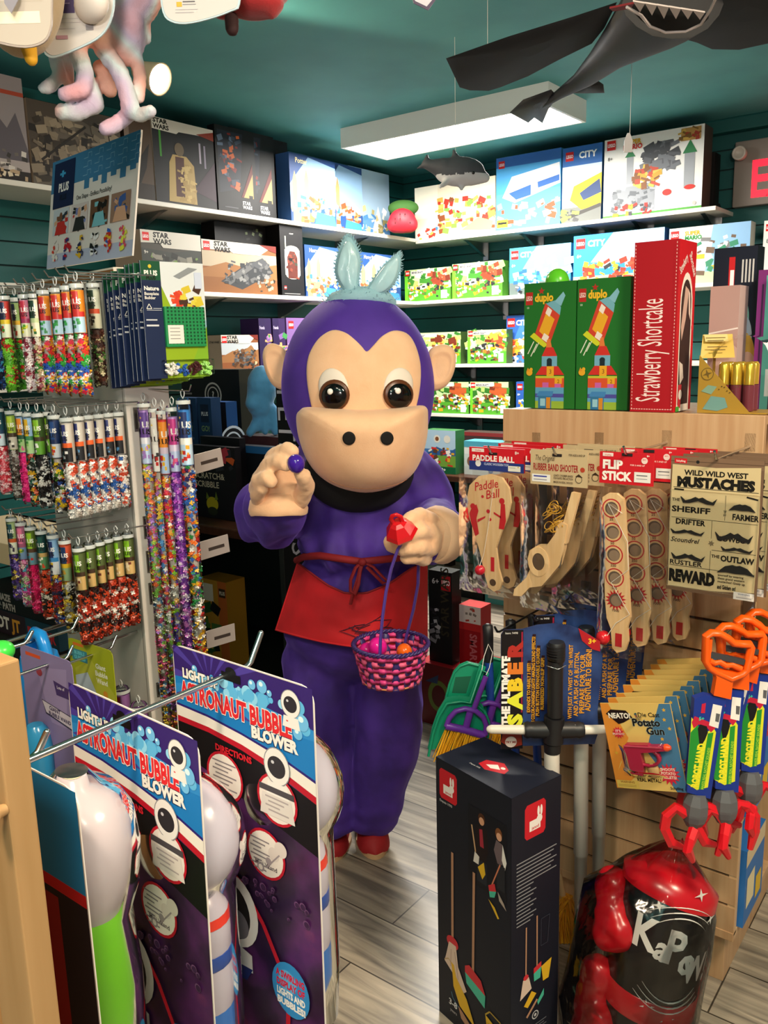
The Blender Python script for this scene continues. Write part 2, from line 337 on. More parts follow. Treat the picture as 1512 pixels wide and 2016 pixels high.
def dark(cols, bottom='STAR|WARS', seed=3, tri=True):
    def f(a):
        it = [('R', 0, 0, 1, 1, '#0b0b0e'), ('P', [(.06, .22), (.06, .95), (.7, .95), (.58, .3)], '#1d2330'), ('B', .1, .3, .6, .92, cols, 46, seed, .07)]
        if tri: it += [('P', [(.6, .2), (.92, .2), (.92, .62)], '#5e1512'), ('P', [(.66, .2), (.92, .2), (.92, .5)], '#b59a5d'), ('R', .8, .2, .9, .235, '#15130f')]
        for i, t in enumerate(bottom.split('|')): it += [('T', t, .62, .115-.05*i, .042, '#cfcfd2', dict(bold=.05, maxw=.3))]
        return it+[('L', [(.16, .06), (.5, .06)], .012, '#5b5b60')]
    return f
def castle(seed, t='Harry Potter'):
    return lambda a: [('R', 0, 0, 1, 1, '#24467f'), ('P', [(0, .55), (.4, .98), (1, .9), (1, .3), (0, .2)], '#8fb4d8'), ('E', .3, .72, .08, .08, '#cfd8e0'), ('P', [(.05, 0), (.05, .6), (.1, .75), (.15, .6), (.15, .3), (.3, .3), (.3, .65), (.35, .8), (.4, .65), (.4, 0)], '#b79a66'),
        ('B', .04, .02, .95, .4, ['#c7a469', '#8d6a3c', '#e3d6b8', '#b5502f', '#3c6fa5', '#e8eef4'], 70, seed, .09), ('P', [(.5, 0), (.55, .2), (.95, .16), (1, 0)], '#3b7fc0'), ('T', t, .12, .87, .075, '#e9d8a5', dict(bold=.03, maxw=.7))]
TOPG, MIDG, LOWG, BOTG = 'toy boxes on the top shelves', 'toy boxes on the second shelves', 'toy boxes on the third shelves', 'toy boxes on the lowest back wall shelf'
def sbox(wl, z, p0, p1, pt, label, c, art_, grp, back=0, d=.2, **k):
    if wl == 'L':
        X = XS-.02-back; a = onshelf(p0, 0, X, z); b = onshelf(p1, 0, X, z); w = b.y-a.y; h = onp(p0, pt, 0, X).z-z; M = frame((X, a.y, z+.001), (0, 1, 0))
    else:
        Y = YS+.02+back; a = onshelf(p0, 1, Y, z); b = onshelf(p1, 1, Y, z); w = b.x-a.x; h = onp(p0, pt, 1, Y).z-z; M = frame((a.x, Y, z+.001), (1, 0, 0))
    return tbox(label, M, w-.004, h, d, c, grp, front=art_(h/w), **k)
SIDE_SW = [('T', 'STAR WARS', .5, .8, .05, '#1a1714', dict(al='c', maxw=.8, bold=.05))]
# top shelf, left wall
sbox('L', ZT, -70, 64, 128, 'big grey snow battle toy box at the far left of the top shelf', '#8f8585', lambda a: [('R', 0, 0, 1, .3, '#a89c98'), ('P', [(0, .3), (.3, .3), (.55, .62), (.7, .5), (.85, .66), (1, .3), (1, .2), (0, .2)], '#5d565c'), ('R', 0, .82, 1, .86, '#a3442f'), ('B', .2, .1, .95, .3, ['#3a3634', '#d0c7bd', '#6b625c'], 20, 4, .06), ('R', 0, 0, 1, .1, '#2b2522'), ('B', .05, .02, .95, .1, ['#b59a7a', '#d9c8ac'], 16, 8, .05)], TOPG, side='#b9ada3')
sbox('L', ZT, 67, 248, 196, 'large brown grey spaceship toy box hung over by tie-dye plush legs', '#4c4239', lambda a: [('P', [(0, .2), (.4, .95), (.9, .7), (1, .1), (0, 0)], '#5f554a'), ('E', .6, .35, .12, .09, '#8a7a66'), ('E', .6, .35, .08, .06, '#54493d'), ('B', .02, .05, .98, .85, ['#6e6253', '#3a322a', '#857662', '#2a2420', '#93836d'], 170, 11, .11), ('L', [(.1, .3), (.6, .8)], .03, '#2a241f')], TOPG, side='#8f7c68')
sbox('L', ZT, 254, 308, 226, 'narrow dark brown toy box beside the big spaceship box', '#4d3b2b', lambda a: [('R', 0, 0, .18, 1, '#7a675a'), ('P', [(.3, .1), (.5, .5), (.9, .7), (.75, .4), (.5, .2)], '#1d1712'), ('R', .2, 0, 1, .2, '#2c221a')], TOPG, side='#2a211a')
sbox('L', ZT, 309, 429, 231, 'tall dark toy box with pale logo strip and robed figure in tan', '#1c1b1d', lambda a: [('R', .1, .55, .13, .86, '#3f8a2e'), ('P', [(.62, .2), (1, .1), (1, .6)], '#3b2533'), ('R', .74, .55, .77, .8, '#a9a0b0'), ('R', .82, .5, .85, .78, '#8b8396'), ('P', [(.2, .03), (.24, .5), (.3, .6), (.52, .6), (.64, .5), (.66, .03)], '#b3975c'), ('P', [(.32, .1), (.34, .58), (.48, .58), (.46, .1)], '#4a2318'), ('B', .36, .06, .64, .5, ['#c7ab6c', '#a88b50'], 40, 3, .06), ('E', .41, .67, .075, .08, '#6a5a44'), ('P', [(0, 1), (1, 1), (1, .9), (.42, .88), (.38, .85), (0, .86)], '#cfc9bd'), ('T', 'STAR', .02, .94, .052, '#15120f', dict(bold=.06, sx=1.3)), ('T', 'WARS', .02, .872, .052, '#15120f', dict(bold=.06, sx=1.2)), ('P', [(.7, .9), (1, .97), (1, .86)], '#8a3524')], TOPG, side='#a99c8a')
sbox('L', ZT, 431, 508, 246, 'front black toy box of three with red and tan wedge picture', '#0c0c0f', dark(['#7a1f1a', '#3a4658', '#c8602c', '#5f6f86', '#20252e']), TOPG, d=.05, side='#0c0c0f')
sbox('L', ZT, 460, 546, 252, 'middle black toy box of three overlapping on the top shelf', '#0c0c0f', dark(['#7a1f1a', '#3a4658', '#8a2a20', '#20252e'], seed=6), TOPG, back=.06, d=.05, side='#0c0c0f')
sbox('L', ZT, 486, 573, 262, 'rear black toy box of three with small red tab', '#0d0d10', lambda a: [('P', [(.55, .2), (.95, .2), (.75, .9)], '#2b1416'), ('B', .6, .25, .92, .8, ['#5f1717', '#16161a', '#812222'], 26, 9, .06), ('R', .72, .07, .96, .12, '#b52a22'), ('T', 'MARVEL', .84, .082, .025, '#ffffff', dict(al='c', bold=.04, maxw=.22))], TOPG, back=.12, d=.05, side='#0c0c0f')
sbox('L', ZT, 574, 664, 300, 'blue castle toy box next to the black boxes on the top shelf', '#3a62a0', castle(5, 'Potter'), TOPG, d=.1)
sbox('L', ZT, 640, 716, 316, 'pale blue toy box half hidden behind the blue castle box', '#88aede', castle(15, ''), TOPG, back=.11, d=.05)
sbox('L', ZT, 690, 769, 327, 'white and blue toy box just left of the red watermelon plush', '#a8c4e0', lambda a: [('R', 0, 0, 1, .3, '#5f8fc8'), ('P', [(.5, 0), (.7, .5), (.9, 0)], '#e8f0f6'), ('B', .1, .02, .95, .45, ['#d9c48f', '#4f86c0', '#ffffff', '#b3a36b'], 40, 4, .09)], TOPG, back=.18, d=.06)
# top shelf, back wall
sbox('R', ZT-.012, 818, 976, 371, 'pale toy box with cream village picture in the corner of the top shelf', '#e9dcc0', lambda a: [('R', 0, .4, .3, 1, '#f2e9d2'), ('B', .3, .1, .98, .7, ['#c9a24a', '#8a4a2a', '#e8d9a8', '#7fae4a', '#b5382a', '#d9b45a'], 80, 21, .11), ('B', 0, .02, .3, .2, ['#3f7fc0', '#b5382a', '#e8c04a'], 12, 2, .07), ('P', [(.6, .1), (.8, .3), (.98, .2), (.95, .05)], '#e3c476')], TOPG, d=.12)
sbox('R', ZT-.012, 977, 1104, 313, 'blue toy box with a boat on water, back wall top shelf', '#4aa0d8', lambda a: [('R', 0, .0, 1, .5, '#58b0dc'), ('R', 0, .86, 1, 1, '#3568b0'), ('P', [(.1, .45), (.25, .72), (.98, .82), (1, .55), (.3, .36)], '#f4f6f8'), ('P', [(.2, .5), (.55, .58), (.55, .44), (.32, .4)], '#2c5fa8'), ('P', [(.65, .6), (.98, .66), (.98, .58), (.66, .52)], '#2c5fa8'), ('B', .05, .05, .95, .35, ['#e8f4fa', '#7fc4e4', '#d9502f', '#ffffff'], 30, 33, .09), ('R', .01, .04, .19, .15, '#e6d82e'), ('L', [(.03, .1), (.17, .1)], .03, '#222222')] + logo(.04, .85, .1, a), TOPG, d=.1)
sbox('R', ZT-.012, 1106, 1184, 294, 'blue toy box with a yellow train, beside the castle box', '#2f66ae', lambda a: [('R', 0, 0, 1, .22, '#6d6f6a'), ('R', 0, .2, 1, .75, '#cfe2ef'), ('P', [(.2, .3), (.3, .48), (1, .62), (1, .2), (.5, .16)], '#e9c020'), ('P', [(.45, .38), (.95, .54), (1, .36), (.55, .28)], '#2a3f6a'), ('L', [(0, .05), (1, .2)], .05, '#3f3d3a'), ('B', .0, .02, .4, .16, ['#8fae4a', '#4d4d4d'], 12, 9, .08), ('T', 'CITY', .42, .84, .085, '#ffffff', dict(bold=.05))] + logo(.08, .82, .12, a), TOPG, d=.1)
sbox('R', ZT-.012, 1187, 1382, 278, 'large white toy box with a grey castle at the end of the top shelf', '#e9e7e2', lambda a: [('R', 0, 0, 1, .03, '#4f9a3c'), ('P', [(.04, .04), (.2, .3), (.6, .32), (.95, .26), (.98, .05)], '#f4efe6'), ('P', [(.1, .05), (.1, .32), (.14, .36), (.54, .4), (.54, .05)], '#8d9196'), ('B', .11, .06, .53, .36, ['#74787d', '#a6aab0', '#8d9196', '#5d6166'], 60, 12, .07), ('R', .24, .4, .31, .74, '#9a9da2'), ('P', [(.22, .74), (.275, .84), (.33, .74)], '#2f7a4a'), ('R', .82, .26, .92, .68, '#9a9da2'), ('P', [(.8, .68), (.87, .84), (.94, .68)], '#2f7a4a'), ('B', .42, .55, .74, .84, ['#55575c', '#6d7076', '#3f4146'], 46, 13, .12), ('B', .34, .35, .56, .6, ['#c9952c', '#b5402a', '#7a4a24', '#d9b04a'], 34, 14, .09), ('E', .66, .24, .06, .04, '#c3291f'), ('E', .88, .27, .07, .03, '#c3291f'), ('B', .12, .02, .5, .14, ['#c3291f', '#3f4146', '#e0a52a'], 18, 15, .06), ('R', .78, .83, .97, .98, '#b58a4a'), ('B', .78, .84, .97, .98, ['#a33a2a', '#c9a24a', '#7a5a2a'], 16, 16, .06), ('E', .93, .07, .025, .025, '#b9b6ae'), ('T', '8+', .04, .73, .045, '#4a4a4a', {}), ('T', 'SUPER', .22, .9, .055, '#d9a21e', dict(bold=.06)), ('T', 'MARIO', .2, .835, .06, '#c3291f', dict(bold=.06))] + logo(.03, .86, .12, a), TOPG, d=.14, side='#4a4038')
# second shelf, left wall
sbox('L', Z2, 284, 402, 452, 'grey spaceship toy box, leftmost on the second shelf behind the cards', '#4a463f', lambda a: [('P', [(0, 0), (0, .7), (.5, .65), (1, .75), (1, 0)], '#3f413c'), ('P', [(.05, .15), (.6, .6), (.95, .5), (.9, .2)], '#77746a'), ('B', .1, .1, .95, .6, ['#8a867a', '#55534b', '#6f8a4a', '#2f2f2b'], 50, 2, .1), ('P', [(0, 1), (1, 1), (1, .72), (.35, .72), (.3, .8), (0, .78)], '#cfc9bd'), ('T', 'STAR', .2, .89, .085, '#15120f', dict(bold=.06, sx=1.2)), ('T', 'WARS', .2, .785, .085, '#15120f', dict(bold=.05, sx=1.2)), ('T', '9+', .04, .6, .06, '#e8e2d6', {})] + logo(.03, .82, .14, a), MIDG, left=SIDE_SW, side='#b59f8c')
sbox('L', Z2, 402, 548, 471, 'brown desert toy box with a big dark armoured vehicle', '#96683c', sw(), MIDG, d=.08, side='#15110e')
sbox('L', Z2, 430, 530, 436, 'black box standing behind the brown vehicle box', '#100f10', lambda a: [('B', .5, .8, .95, .95, ['#6f7a5a', '#2a2a2a'], 6, 3, .05)], MIDG, back=.1, d=.1)
sbox('L', Z2, 556, 601, 443, 'narrow black helmet toy box with an arched window picture', '#151417', lambda a: [('R', .18, .3, .84, .66, '#dfe3d2'), ('E', .51, .66, .147, .06, '#dfe3d2'), ('E', .51, .3, .147, .06, '#c9cdb8'), ('P', [(.3, .25), (.28, .55), (.4, .64), (.62, .64), (.74, .55), (.72, .25)], '#5a2a22'), ('R', .34, .5, .68, .54, '#15110f'), ('B', .28, .25, .76, .6, ['#54221c', '#3a3f35', '#7a3a2c'], 20, 5, .05), ('R', .2, .68, .25, .85, '#b9bba8'), ('T', 'HELMET', .5, .88, .018, '#b9b9b9', dict(al='c', maxw=.5)), ('L', [(.1, .03), (.8, .03)], .01, '#8a8a8a')] + logo(.1, .09, .05, a), MIDG, d=.13, side='#0b0a0b')
sbox('L', Z2, 603, 676, 482, 'blue toy box with gold script beside the helmet box', '#26508f', castle(25), MIDG, d=.1)
sbox('L', Z2, 708, 790, 496, 'blue and green toy box seen between the rabbit ears', '#2d5288', castle(31), MIDG, d=.1)
# second shelf, back wall
sbox('R', Z2, 798, 888, 533, 'green block-world toy box, left one of the pair under the shark', '#7fae4a', craft(41), MIDG, d=.08, side='#4f8a2c')
sbox('R', Z2, 891, 990, 521, 'green block-world toy box, right one of the pair under the shark', '#7fae4a', craft(41), MIDG, d=.08, side='#4f8a2c')
sbox('R', Z2, 1003, 1124, 490, 'blue toy box with a white police truck, behind green balloon', '#3a9fd2', city('CITY', '#3fa4d8', '#74bfe2', ['#f2f4f6', '#2d5fa8', '#dfe4e8', '#8fa9bd'], 51), MIDG, d=.08)
sbox('R', Z2, 1128, 1306, 466, 'blue toy box with a red tractor above the green boxes', '#2f78c4', city('CITY', '#2f7fce', '#9cc8e6', ['#c8331f', '#d9482c', '#2a2a2a', '#e3b22a', '#c8331f'], 61, '#9a9a84'), MIDG, d=.08, side='#1d4c8a')
sbox('R', Z2, 1314, 1474, 452, 'white and blue toy box below the top shelf end', '#e8e6e0', lambda a: [('P', [(.45, 0), (.55, 1), (1, 1), (1, 0)], '#8fb9de'), ('R', 0, 0, 1, .2, '#b9c9a0'), ('B', .3, .15, .95, .8, ['#d9b23a', '#6f5a4a', '#3f8a6a', '#f0efe9', '#7a7a7a'], 30, 5, .12), ('T', 'SUPER', .2, .86, .07, '#d9a21e', dict(bold=.06)), ('T', 'MARIO', .2, .78, .07, '#2f8a3a', dict(bold=.06))] + logo(.02, .8, .15, a), MIDG, d=.09, side='#b8b8ac')
sbox('R', Z2, 1498, 1600, 436, 'white toy box under the exit sign at the right edge', '#e6e3dc', lambda a: [('T', '8+', .06, .62, .07, '#666666', {}), ('P', [(.05, .12), (.4, .2), (.5, .06)], '#3f7a3a')] + logo(.04, .82, .12, a), MIDG, d=.1)
# third shelf
sbox('L', Z3, 439, 512, 660, 'desert battle toy box left of the monkey ear', '#8f5a34', sw('#8a5230', BRN+GREY, '#b9c0c4', 8), LOWG, d=.1, side='#9a8a7a', left=SIDE_SW)
PURP = lambda s: (lambda a: [('R', 0, 0, .5, 1, '#2a1a46'), ('T', 'Friends', .06, .8, .06, '#cfc4dc', dict(maxw=.4)), ('B', .55, .1, 1, .7, ['#7f5a9a', '#c98ab0', '#3f8a4a', '#d9a06a'], 24, s, .1)])
sbox('L', Z3, 514, 539, 627, 'dark purple toy box end, left of two behind the monkey ear', '#2c1a48', PURP(3), LOWG, d=.14)
sbox('L', Z3, 541, 566, 627, 'dark purple toy box end, right of two behind the monkey ear', '#34204f', PURP(4), LOWG, d=.14)
sbox('L', Z3, 568, 690, 626, 'mauve toy box with white script just above the monkey ear', '#7a5a92', lambda a: [('P', [(0, .5), (.4, 1), (1, 1), (1, .4)], '#a98ab8'), ('R', 0, 0, 1, .4, '#c98a70'), ('P', [(0, .3), (.08, .55), (.2, .6), (.3, .5), (.3, .2), (0, .1)], '#2f7a36'), ('T', '7+', .1, .48, .07, '#ffffff', {}), ('B', .3, .1, .98, .6, ['#d9502f', '#e8c04a', '#f4e9dc', '#6fae4a', '#c06a9a'], 50, 6, .1), ('T', 'Friends', .19, .82, .09, '#f4efe6', dict(shear=.2, bold=.01))] + logo(.03, .8, .14, a), LOWG, d=.1)
sbox('R', Z3, 800, 908, 657, 'block-world toy box touching the monkey right ear', '#7fae4a', craft(71, '#c9a94a'), LOWG, d=.08, side='#3f5a2c')
sbox('R', Z3, 921, 998, 651, 'block-world toy box with a dark green mound, third shelf', '#7fae4a', craft(81, '#d2b03a'), LOWG, d=.08, side='#3f5a2c')
sbox('R', Z3, 997, 1075, 622, 'tall blue toy box half hidden by the green boxes', '#2c58a4', city('CITY', '#2c58a4', '#3f74c4', ['#e8862a', '#f2a83a', '#c9d2d8', '#d9402a'], 91, '#3a6fb8'), LOWG, back=.1, d=.05)
# lowest shelf
sbox('R', Z4, 846, 924, 752, 'orange house toy box beside the monkey cheek', '#8f9a5a', craft(101, '#b5562a'), BOTG, d=.08, side='#2c4a20')
sbox('R', Z4, 926, 1002, 752, 'orange house toy box, right one of two', '#8f9a5a', craft(101, '#b5562a'), BOTG, d=.08, side='#2c4a20')
sbox('R', Z4, 1016, 1090, 752, 'blue toy box on the lowest shelf next to the green boxes', '#2c58a4', city('CITY', '#2c58a4', '#4f84cc', BRT, 111, '#3a6fb8'), BOTG, d=.08)

# ------------------------------------------------------------------ ceiling light, track lamp, exit sign
t = thing('ceiling_light', 'long white fluorescent ceiling light glowing above the corner', 'ceiling light', (-2.47, 3.92, ZC))
mb = MB(); mb.box(-3.08, -1.86, 3.715, 3.73, 2.6, ZC, mat('#e2e8e4', .5)); mb.box(-3.08, -1.86, 4.11, 4.125, 2.6, ZC, mat('#e2e8e4', .5)); mb.box(-3.08, -3.065, 3.73, 4.11, 2.6, ZC, mat('#e2e8e4', .5)); mb.box(-1.875, -1.86, 3.73, 4.11, 2.6, ZC, mat('#e2e8e4', .5)); mb.box(-3.065, -1.875, 3.73, 4.11, 2.66, 2.68, WHITE)
mb.build('housing', t)
mb = MB(); mb.rbox(-3.064, -1.876, 3.731, 4.109, 2.605, 2.625, mat('#fff6e6', .5, kind='glow', e=9.0), .004); mb.build('diffuser', t)
pl = onp(300, 150, 2, 2.52)
t = thing('track_lamp', 'cream cone spotlight glowing below the teal ceiling beside the plush', 'lamp', (pl.x, pl.y, ZC))
ax = (RH*.80-FH*.42-UP*.42).normalized(); M = frame(pl-ax*.05, ax.orthogonal().normalized(), ax.cross(ax.orthogonal()).normalized())
mb = MB(); mb.M = M; mb.lathe([(.016, -.03), (.03, -.025), (.036, .0), (.055, .085), (.056, .09), (.052, .09), (.034, .02)], mat('#d8bf9c', .5), 24, True, False); mb.build('lamp_shade', t)
mb = MB(); mb.M = M; mb.lathe([(.048, .075), (.03, .085), (.0, .09)], mat('#fff0cc', .4, kind='glow', e=26.0), 24, True, False); mb.build('bulb', t)
mb = MB(); mb.tube([pl-ax*.07, pl-ax*.09+V((0, 0, .03)), (pl-ax*.09).xy.to_3d()+V((0, 0, ZC))], .009, mat('#d8bf9c', .5)); mb.build('arm', t)
sp = bpy.data.lights.new('track_lamp_light', 'SPOT'); sp.energy = 28; sp.color = (1, .82, .58); sp.spot_size = R(120); sp.shadow_soft_size = .04
so = bpy.data.objects.new('track_lamp_light', sp); C.objects.link(so); so.location = pl+ax*.07; so.rotation_euler = ax.to_track_quat('-Z', 'Y').to_euler()

e0 = onp(1441, 281, 1, YW-.06); e1 = onp(1441, 409, 1, YW-.06); eh = e0.z-e1.z
t = thing('exit_sign', 'grey exit sign with glowing red letters at the right edge', 'exit sign', (e1.x+.25, YW, e1.z))
mb = MB(); mb.rbox(e1.x, e1.x+.52, YW-.06, YW, e1.z, e0.z, mat('#8d8078', .5), .006); mb.build('housing', t)
mb = MB(); mb.M = frame((e1.x, YW-.061, e1.z), (1, 0, 0)); mb.text('EXIT', .085, .045, eh*.56, mat('#ff1a30', .4, kind='glow', e=1.5), .0006, .035, sx=.72); mb.build('letters', t)
mb = MB(); mb.M = frame((e1.x+.04, YW-.06, e0.z-.07), (1, 0, 0)); mb.lathe([(.02, 0), (.022, .02), (.034, .03), (.036, .07), (.03, .075), (.024, .062), (.0, .06)], mat('#b8aca0', .4), 20, True, False); mb.build('emergency_lamp', t)
# ------------------------------------------------------------------ puzzle tube display stand
EP = V((-1.623, 1.169, 0)); AZ = R(80.5); AL = V((-sin(AZ), cos(AZ), 0)); NF = V((-cos(AZ), -sin(AZ), 0)); ZTOP = 1.735
def onpan(px, py, off):              # sight line meets a plane parallel to the stand's front
    d = ray(px, py); return CAM+d*((EP+NF*off-CAM).dot(NF)/d.dot(NF))
def onside(px, py, off):             # ... parallel to the stand's right side
    o = -AL; d = ray(px, py); return CAM+d*((EP+o*off-CAM).dot(o)/d.dot(o))
SD = -NF; OUT = -AL                  # along the side (away), and outward from the side
PANELW = mat('#d5d0ca', .4, kind='paint', h2='#cdc7c0')
STAND = t = thing('display_stand', 'white pegboard display stand carrying rows of puzzle tubes', 'display stand', EP+AL*.24)
mb = MB(); mb.M = frame(EP+AL*.47, -AL); mb.rbox(0, .462, .05, ZTOP-.025, -.018, 0, PANELW, .002)
mb.build('front_panel', t)
mb = MB(); mb.M = frame(EP, SD); mb.rbox(0, .11, .05, ZTOP-.025, -.016, 0, PANELW, .002)
for px, y0, y1 in ((266, 802, 850), (285, 1016, 1061), (291, 1084, 1128), (296, 1147, 1190), (311, 1343, 1372)):
    a = onside(px, y0, 0); b = onside(px, y1, 0); x = (a-EP).dot(SD); mb.rbox(x-.006, x+.006, b.z, a.z, -.001, .002, mat('#8f8a84', .3, .8), .001); mb.box(x-.0035, x+.0035, b.z+.006, a.z-.006, .0015, .0025, mat('#26221f', .6))
for k in range(6): mb.lathe([(.003, 0), (.003, .0008)], mat('#26221f', .6), 8) if False else None
mb.build('side_panel', t)
mb = MB(); mb.M = frame(EP+AL*.47, -AL); mb.rbox(-.006, .476, ZTOP-.025, ZTOP, -.12, .006, mat('#e6dccb', .4), .003); mb.box(-.006, .476, ZTOP-.02, ZTOP-.005, .006, .0075, mat('#8a6038', .5)); mb.build('top_board', t)
mb = MB(); mb.M = frame(EP+AL*.47, -AL); mb.rbox(-.02, .48, 0, .05, -.30, .06, mat('#5b554f', .5), .004); mb.build('base', t)
# leaning header card
q = [onpan(92, 530, -.02), onpan(260, 503, -.02), onpan(245, 298, -.06), onpan(68, 341, -.06)]
hM = frame(q[0], q[1]-q[0], (q[3]-q[0])); hw = (q[1]-q[0]).length; hh = ((q[3]-q[0]).length+(q[2]-q[1]).length)/2
hM.translation = hM.translation+V((0, 0, max(0, ZTOP+.001-q[0].z)))
def plus(x, y, s, c, a=1.0): return [('P', [(x-s*a, y-s*.35), (x-s*.35*a, y-s*.35), (x-s*.35*a, y-s), (x+s*.35*a, y-s), (x+s*.35*a, y-s*.35), (x+s*a, y-s*.35), (x+s*a, y+s*.35), (x+s*.35*a, y+s*.35), (x+s*.35*a, y+s), (x-s*.35*a, y+s), (x-s*.35*a, y+s*.35), (x-s*a, y+s*.35)], c)]
it = [('R', 0, 0, 1, 1, '#e9e3dc'), ('R', 0, 0, 1, .13, '#b9c2da'), ('R', 0, .74, 1, 1, '#3f7ba6'), ('R', .0, .7, .1, .76, '#3f7ba6')]
for k, x in enumerate((.42, .62, .82)): it += [('R', x, .66, x+.06, .75, '#3f7ba6'), ('R', x+.1, .7, x+.16, .75, '#3f7ba6')]
for k in range(5):
    for j in range(3): x = .4+.13*k; y = .78+.075*j; it += [('L', [(x, y), (x+.05, y), (x+.05, y+.04), (x+.09, y+.04), (x+.09, y)], .006, '#86b4d0')]
it += [('R', .04, .55, .3, .97, '#17224a')]+plus(.15, .86, .03, '#3f9fd0', 1.2)+[('T', 'PLUS', .17, .7, .075, '#f4f1ec', dict(al='c', bold=.06, maxw=.22)), ('T', 'PLUS', .17, .62, .05, '#0a1024', dict(al='c', bold=.06, maxw=.2)), ('T', 'One Shape - Endless Possibility!', .34, .58, .04, '#2a2a2e', dict(maxw=.62, bold=.01))]
ph = [('#c9d2da', ['#7a5138', '#d9a988', '#2b3a4a', '#c9302a']), ('#dcd0cc', ['#d9a988', '#7a86c0', '#c9302a', '#2b2b2b']), ('#6a4a34', ['#2a1c14', '#1d1714', '#7fc4d0']), ('#9a7a66', ['#3f5fa0', '#2a211d', '#d9a988'])]
for k, (c, cs) in enumerate(ph): x = .06+.232*k; it += [('R', x, .3, x+.2, .54, c), ('B', x+.02, .31, x+.18, .5, cs, 16, k, .06), ('E', x+.1, .46, .035, .045, cs[0]), ('P', [(x+.03, .3), (x+.06, .42), (x+.15, .42), (x+.18, .3)], cs[-1])]
for k, cs in enumerate([['#e9e4df', '#d9402a'], ['#c01f2a', '#2b2f7a'], ['#2b2f5a', '#e3b72a'], ['#f4f4f4', '#1a1a1a'], ['#e3b72a', '#c93022', '#2d5fc0'], ['#e0506a', '#e8e84a']]): x = .08+.16*k; it += [('B', x, .06, x+.07, .24, cs, 16, k+20, .045)]
mb = boxmesh(MB(), hM, hw, hh, .004, '#e9e3dc', front=it); tag(mb.build('header_sign'), 'upright white and blue sign card on top of the tube stand', 'sign')

# ---- the clear tubes
def plus_piece(mb, P, Q, s, m):
    o = [(-.35, -1), (.35, -1), (.35, -.35), (1, -.35), (1, .35), (.35, .35), (.35, 1), (-.35, 1), (-.35, .35), (-1, .35), (-1, -.35), (-.35, -.35)]
    old = mb.M; mb.M = Mx.Translation(P) @ Q.to_4x4() @ Mx.Scale(s, 4); mb.prism(o, -.4, .4, m); mb.M = old
_fill = {}
def fill_mesh(cols, z1, r, n, seed, s=.0053):
    key = (tuple(cols), z1, n)
    if key in _fill: return _fill[key]
    rr = random.Random(seed); mb = MB(); ms = [mat(c, .35) for c in cols]
    mb.lathe([(.004, .004), (r*.7, .005), (r*.7, z1-.004), (.004, z1)], ms[0] if len(ms) < 6 else mat('#a8a098', .4), 10)
    for k in range(n):
        a = rr.random()*2*pi; z = .006+(z1-.01)*((k+rr.random())/n); rad = r*.74+rr.random()*r*.1
        band = ms[min(len(ms)-1, int(rr.random()**1.3*len(ms)))] if rr.random() < .6 else ms[int((z/z1*7+rr.random()*.6)) % len(ms)]
        Q = (Mx.Rotation(a, 3, 'Z') @ Mx.Rotation(pi/2+rr.uniform(-.6, .6), 3, 'Y') @ Mx.Rotation(rr.random()*pi, 3, 'Z'))
        plus_piece(mb, V((rad*cos(a), rad*sin(a), z)), Q, s, band)
    me_ob = mb.build('pieces', local=True); me = me_ob.data; bpy.data.objects.remove(me_ob); _fill[key] = me; return me
def wrap(mb, t, ang, z, h, r, m, bold=.05):
    vs, fs, w = glyphs(t, bold, 0); k = h
    mb.add([((r)*cos(ang+(a-w/2)*k/r), r*sin(ang+(a-w/2)*k/r), z+b*k) for a, b in vs], fs, m)
def arcpatch(mb, a0, a1, z0, z1, r, m, n=8):
    mb.ring([[(r*cos(a0+(a1-a0)*j/n), r*sin(a0+(a1-a0)*j/n), z) for j in range(n+1)] for z in (z0, z1)], m, False)
_shell = {}
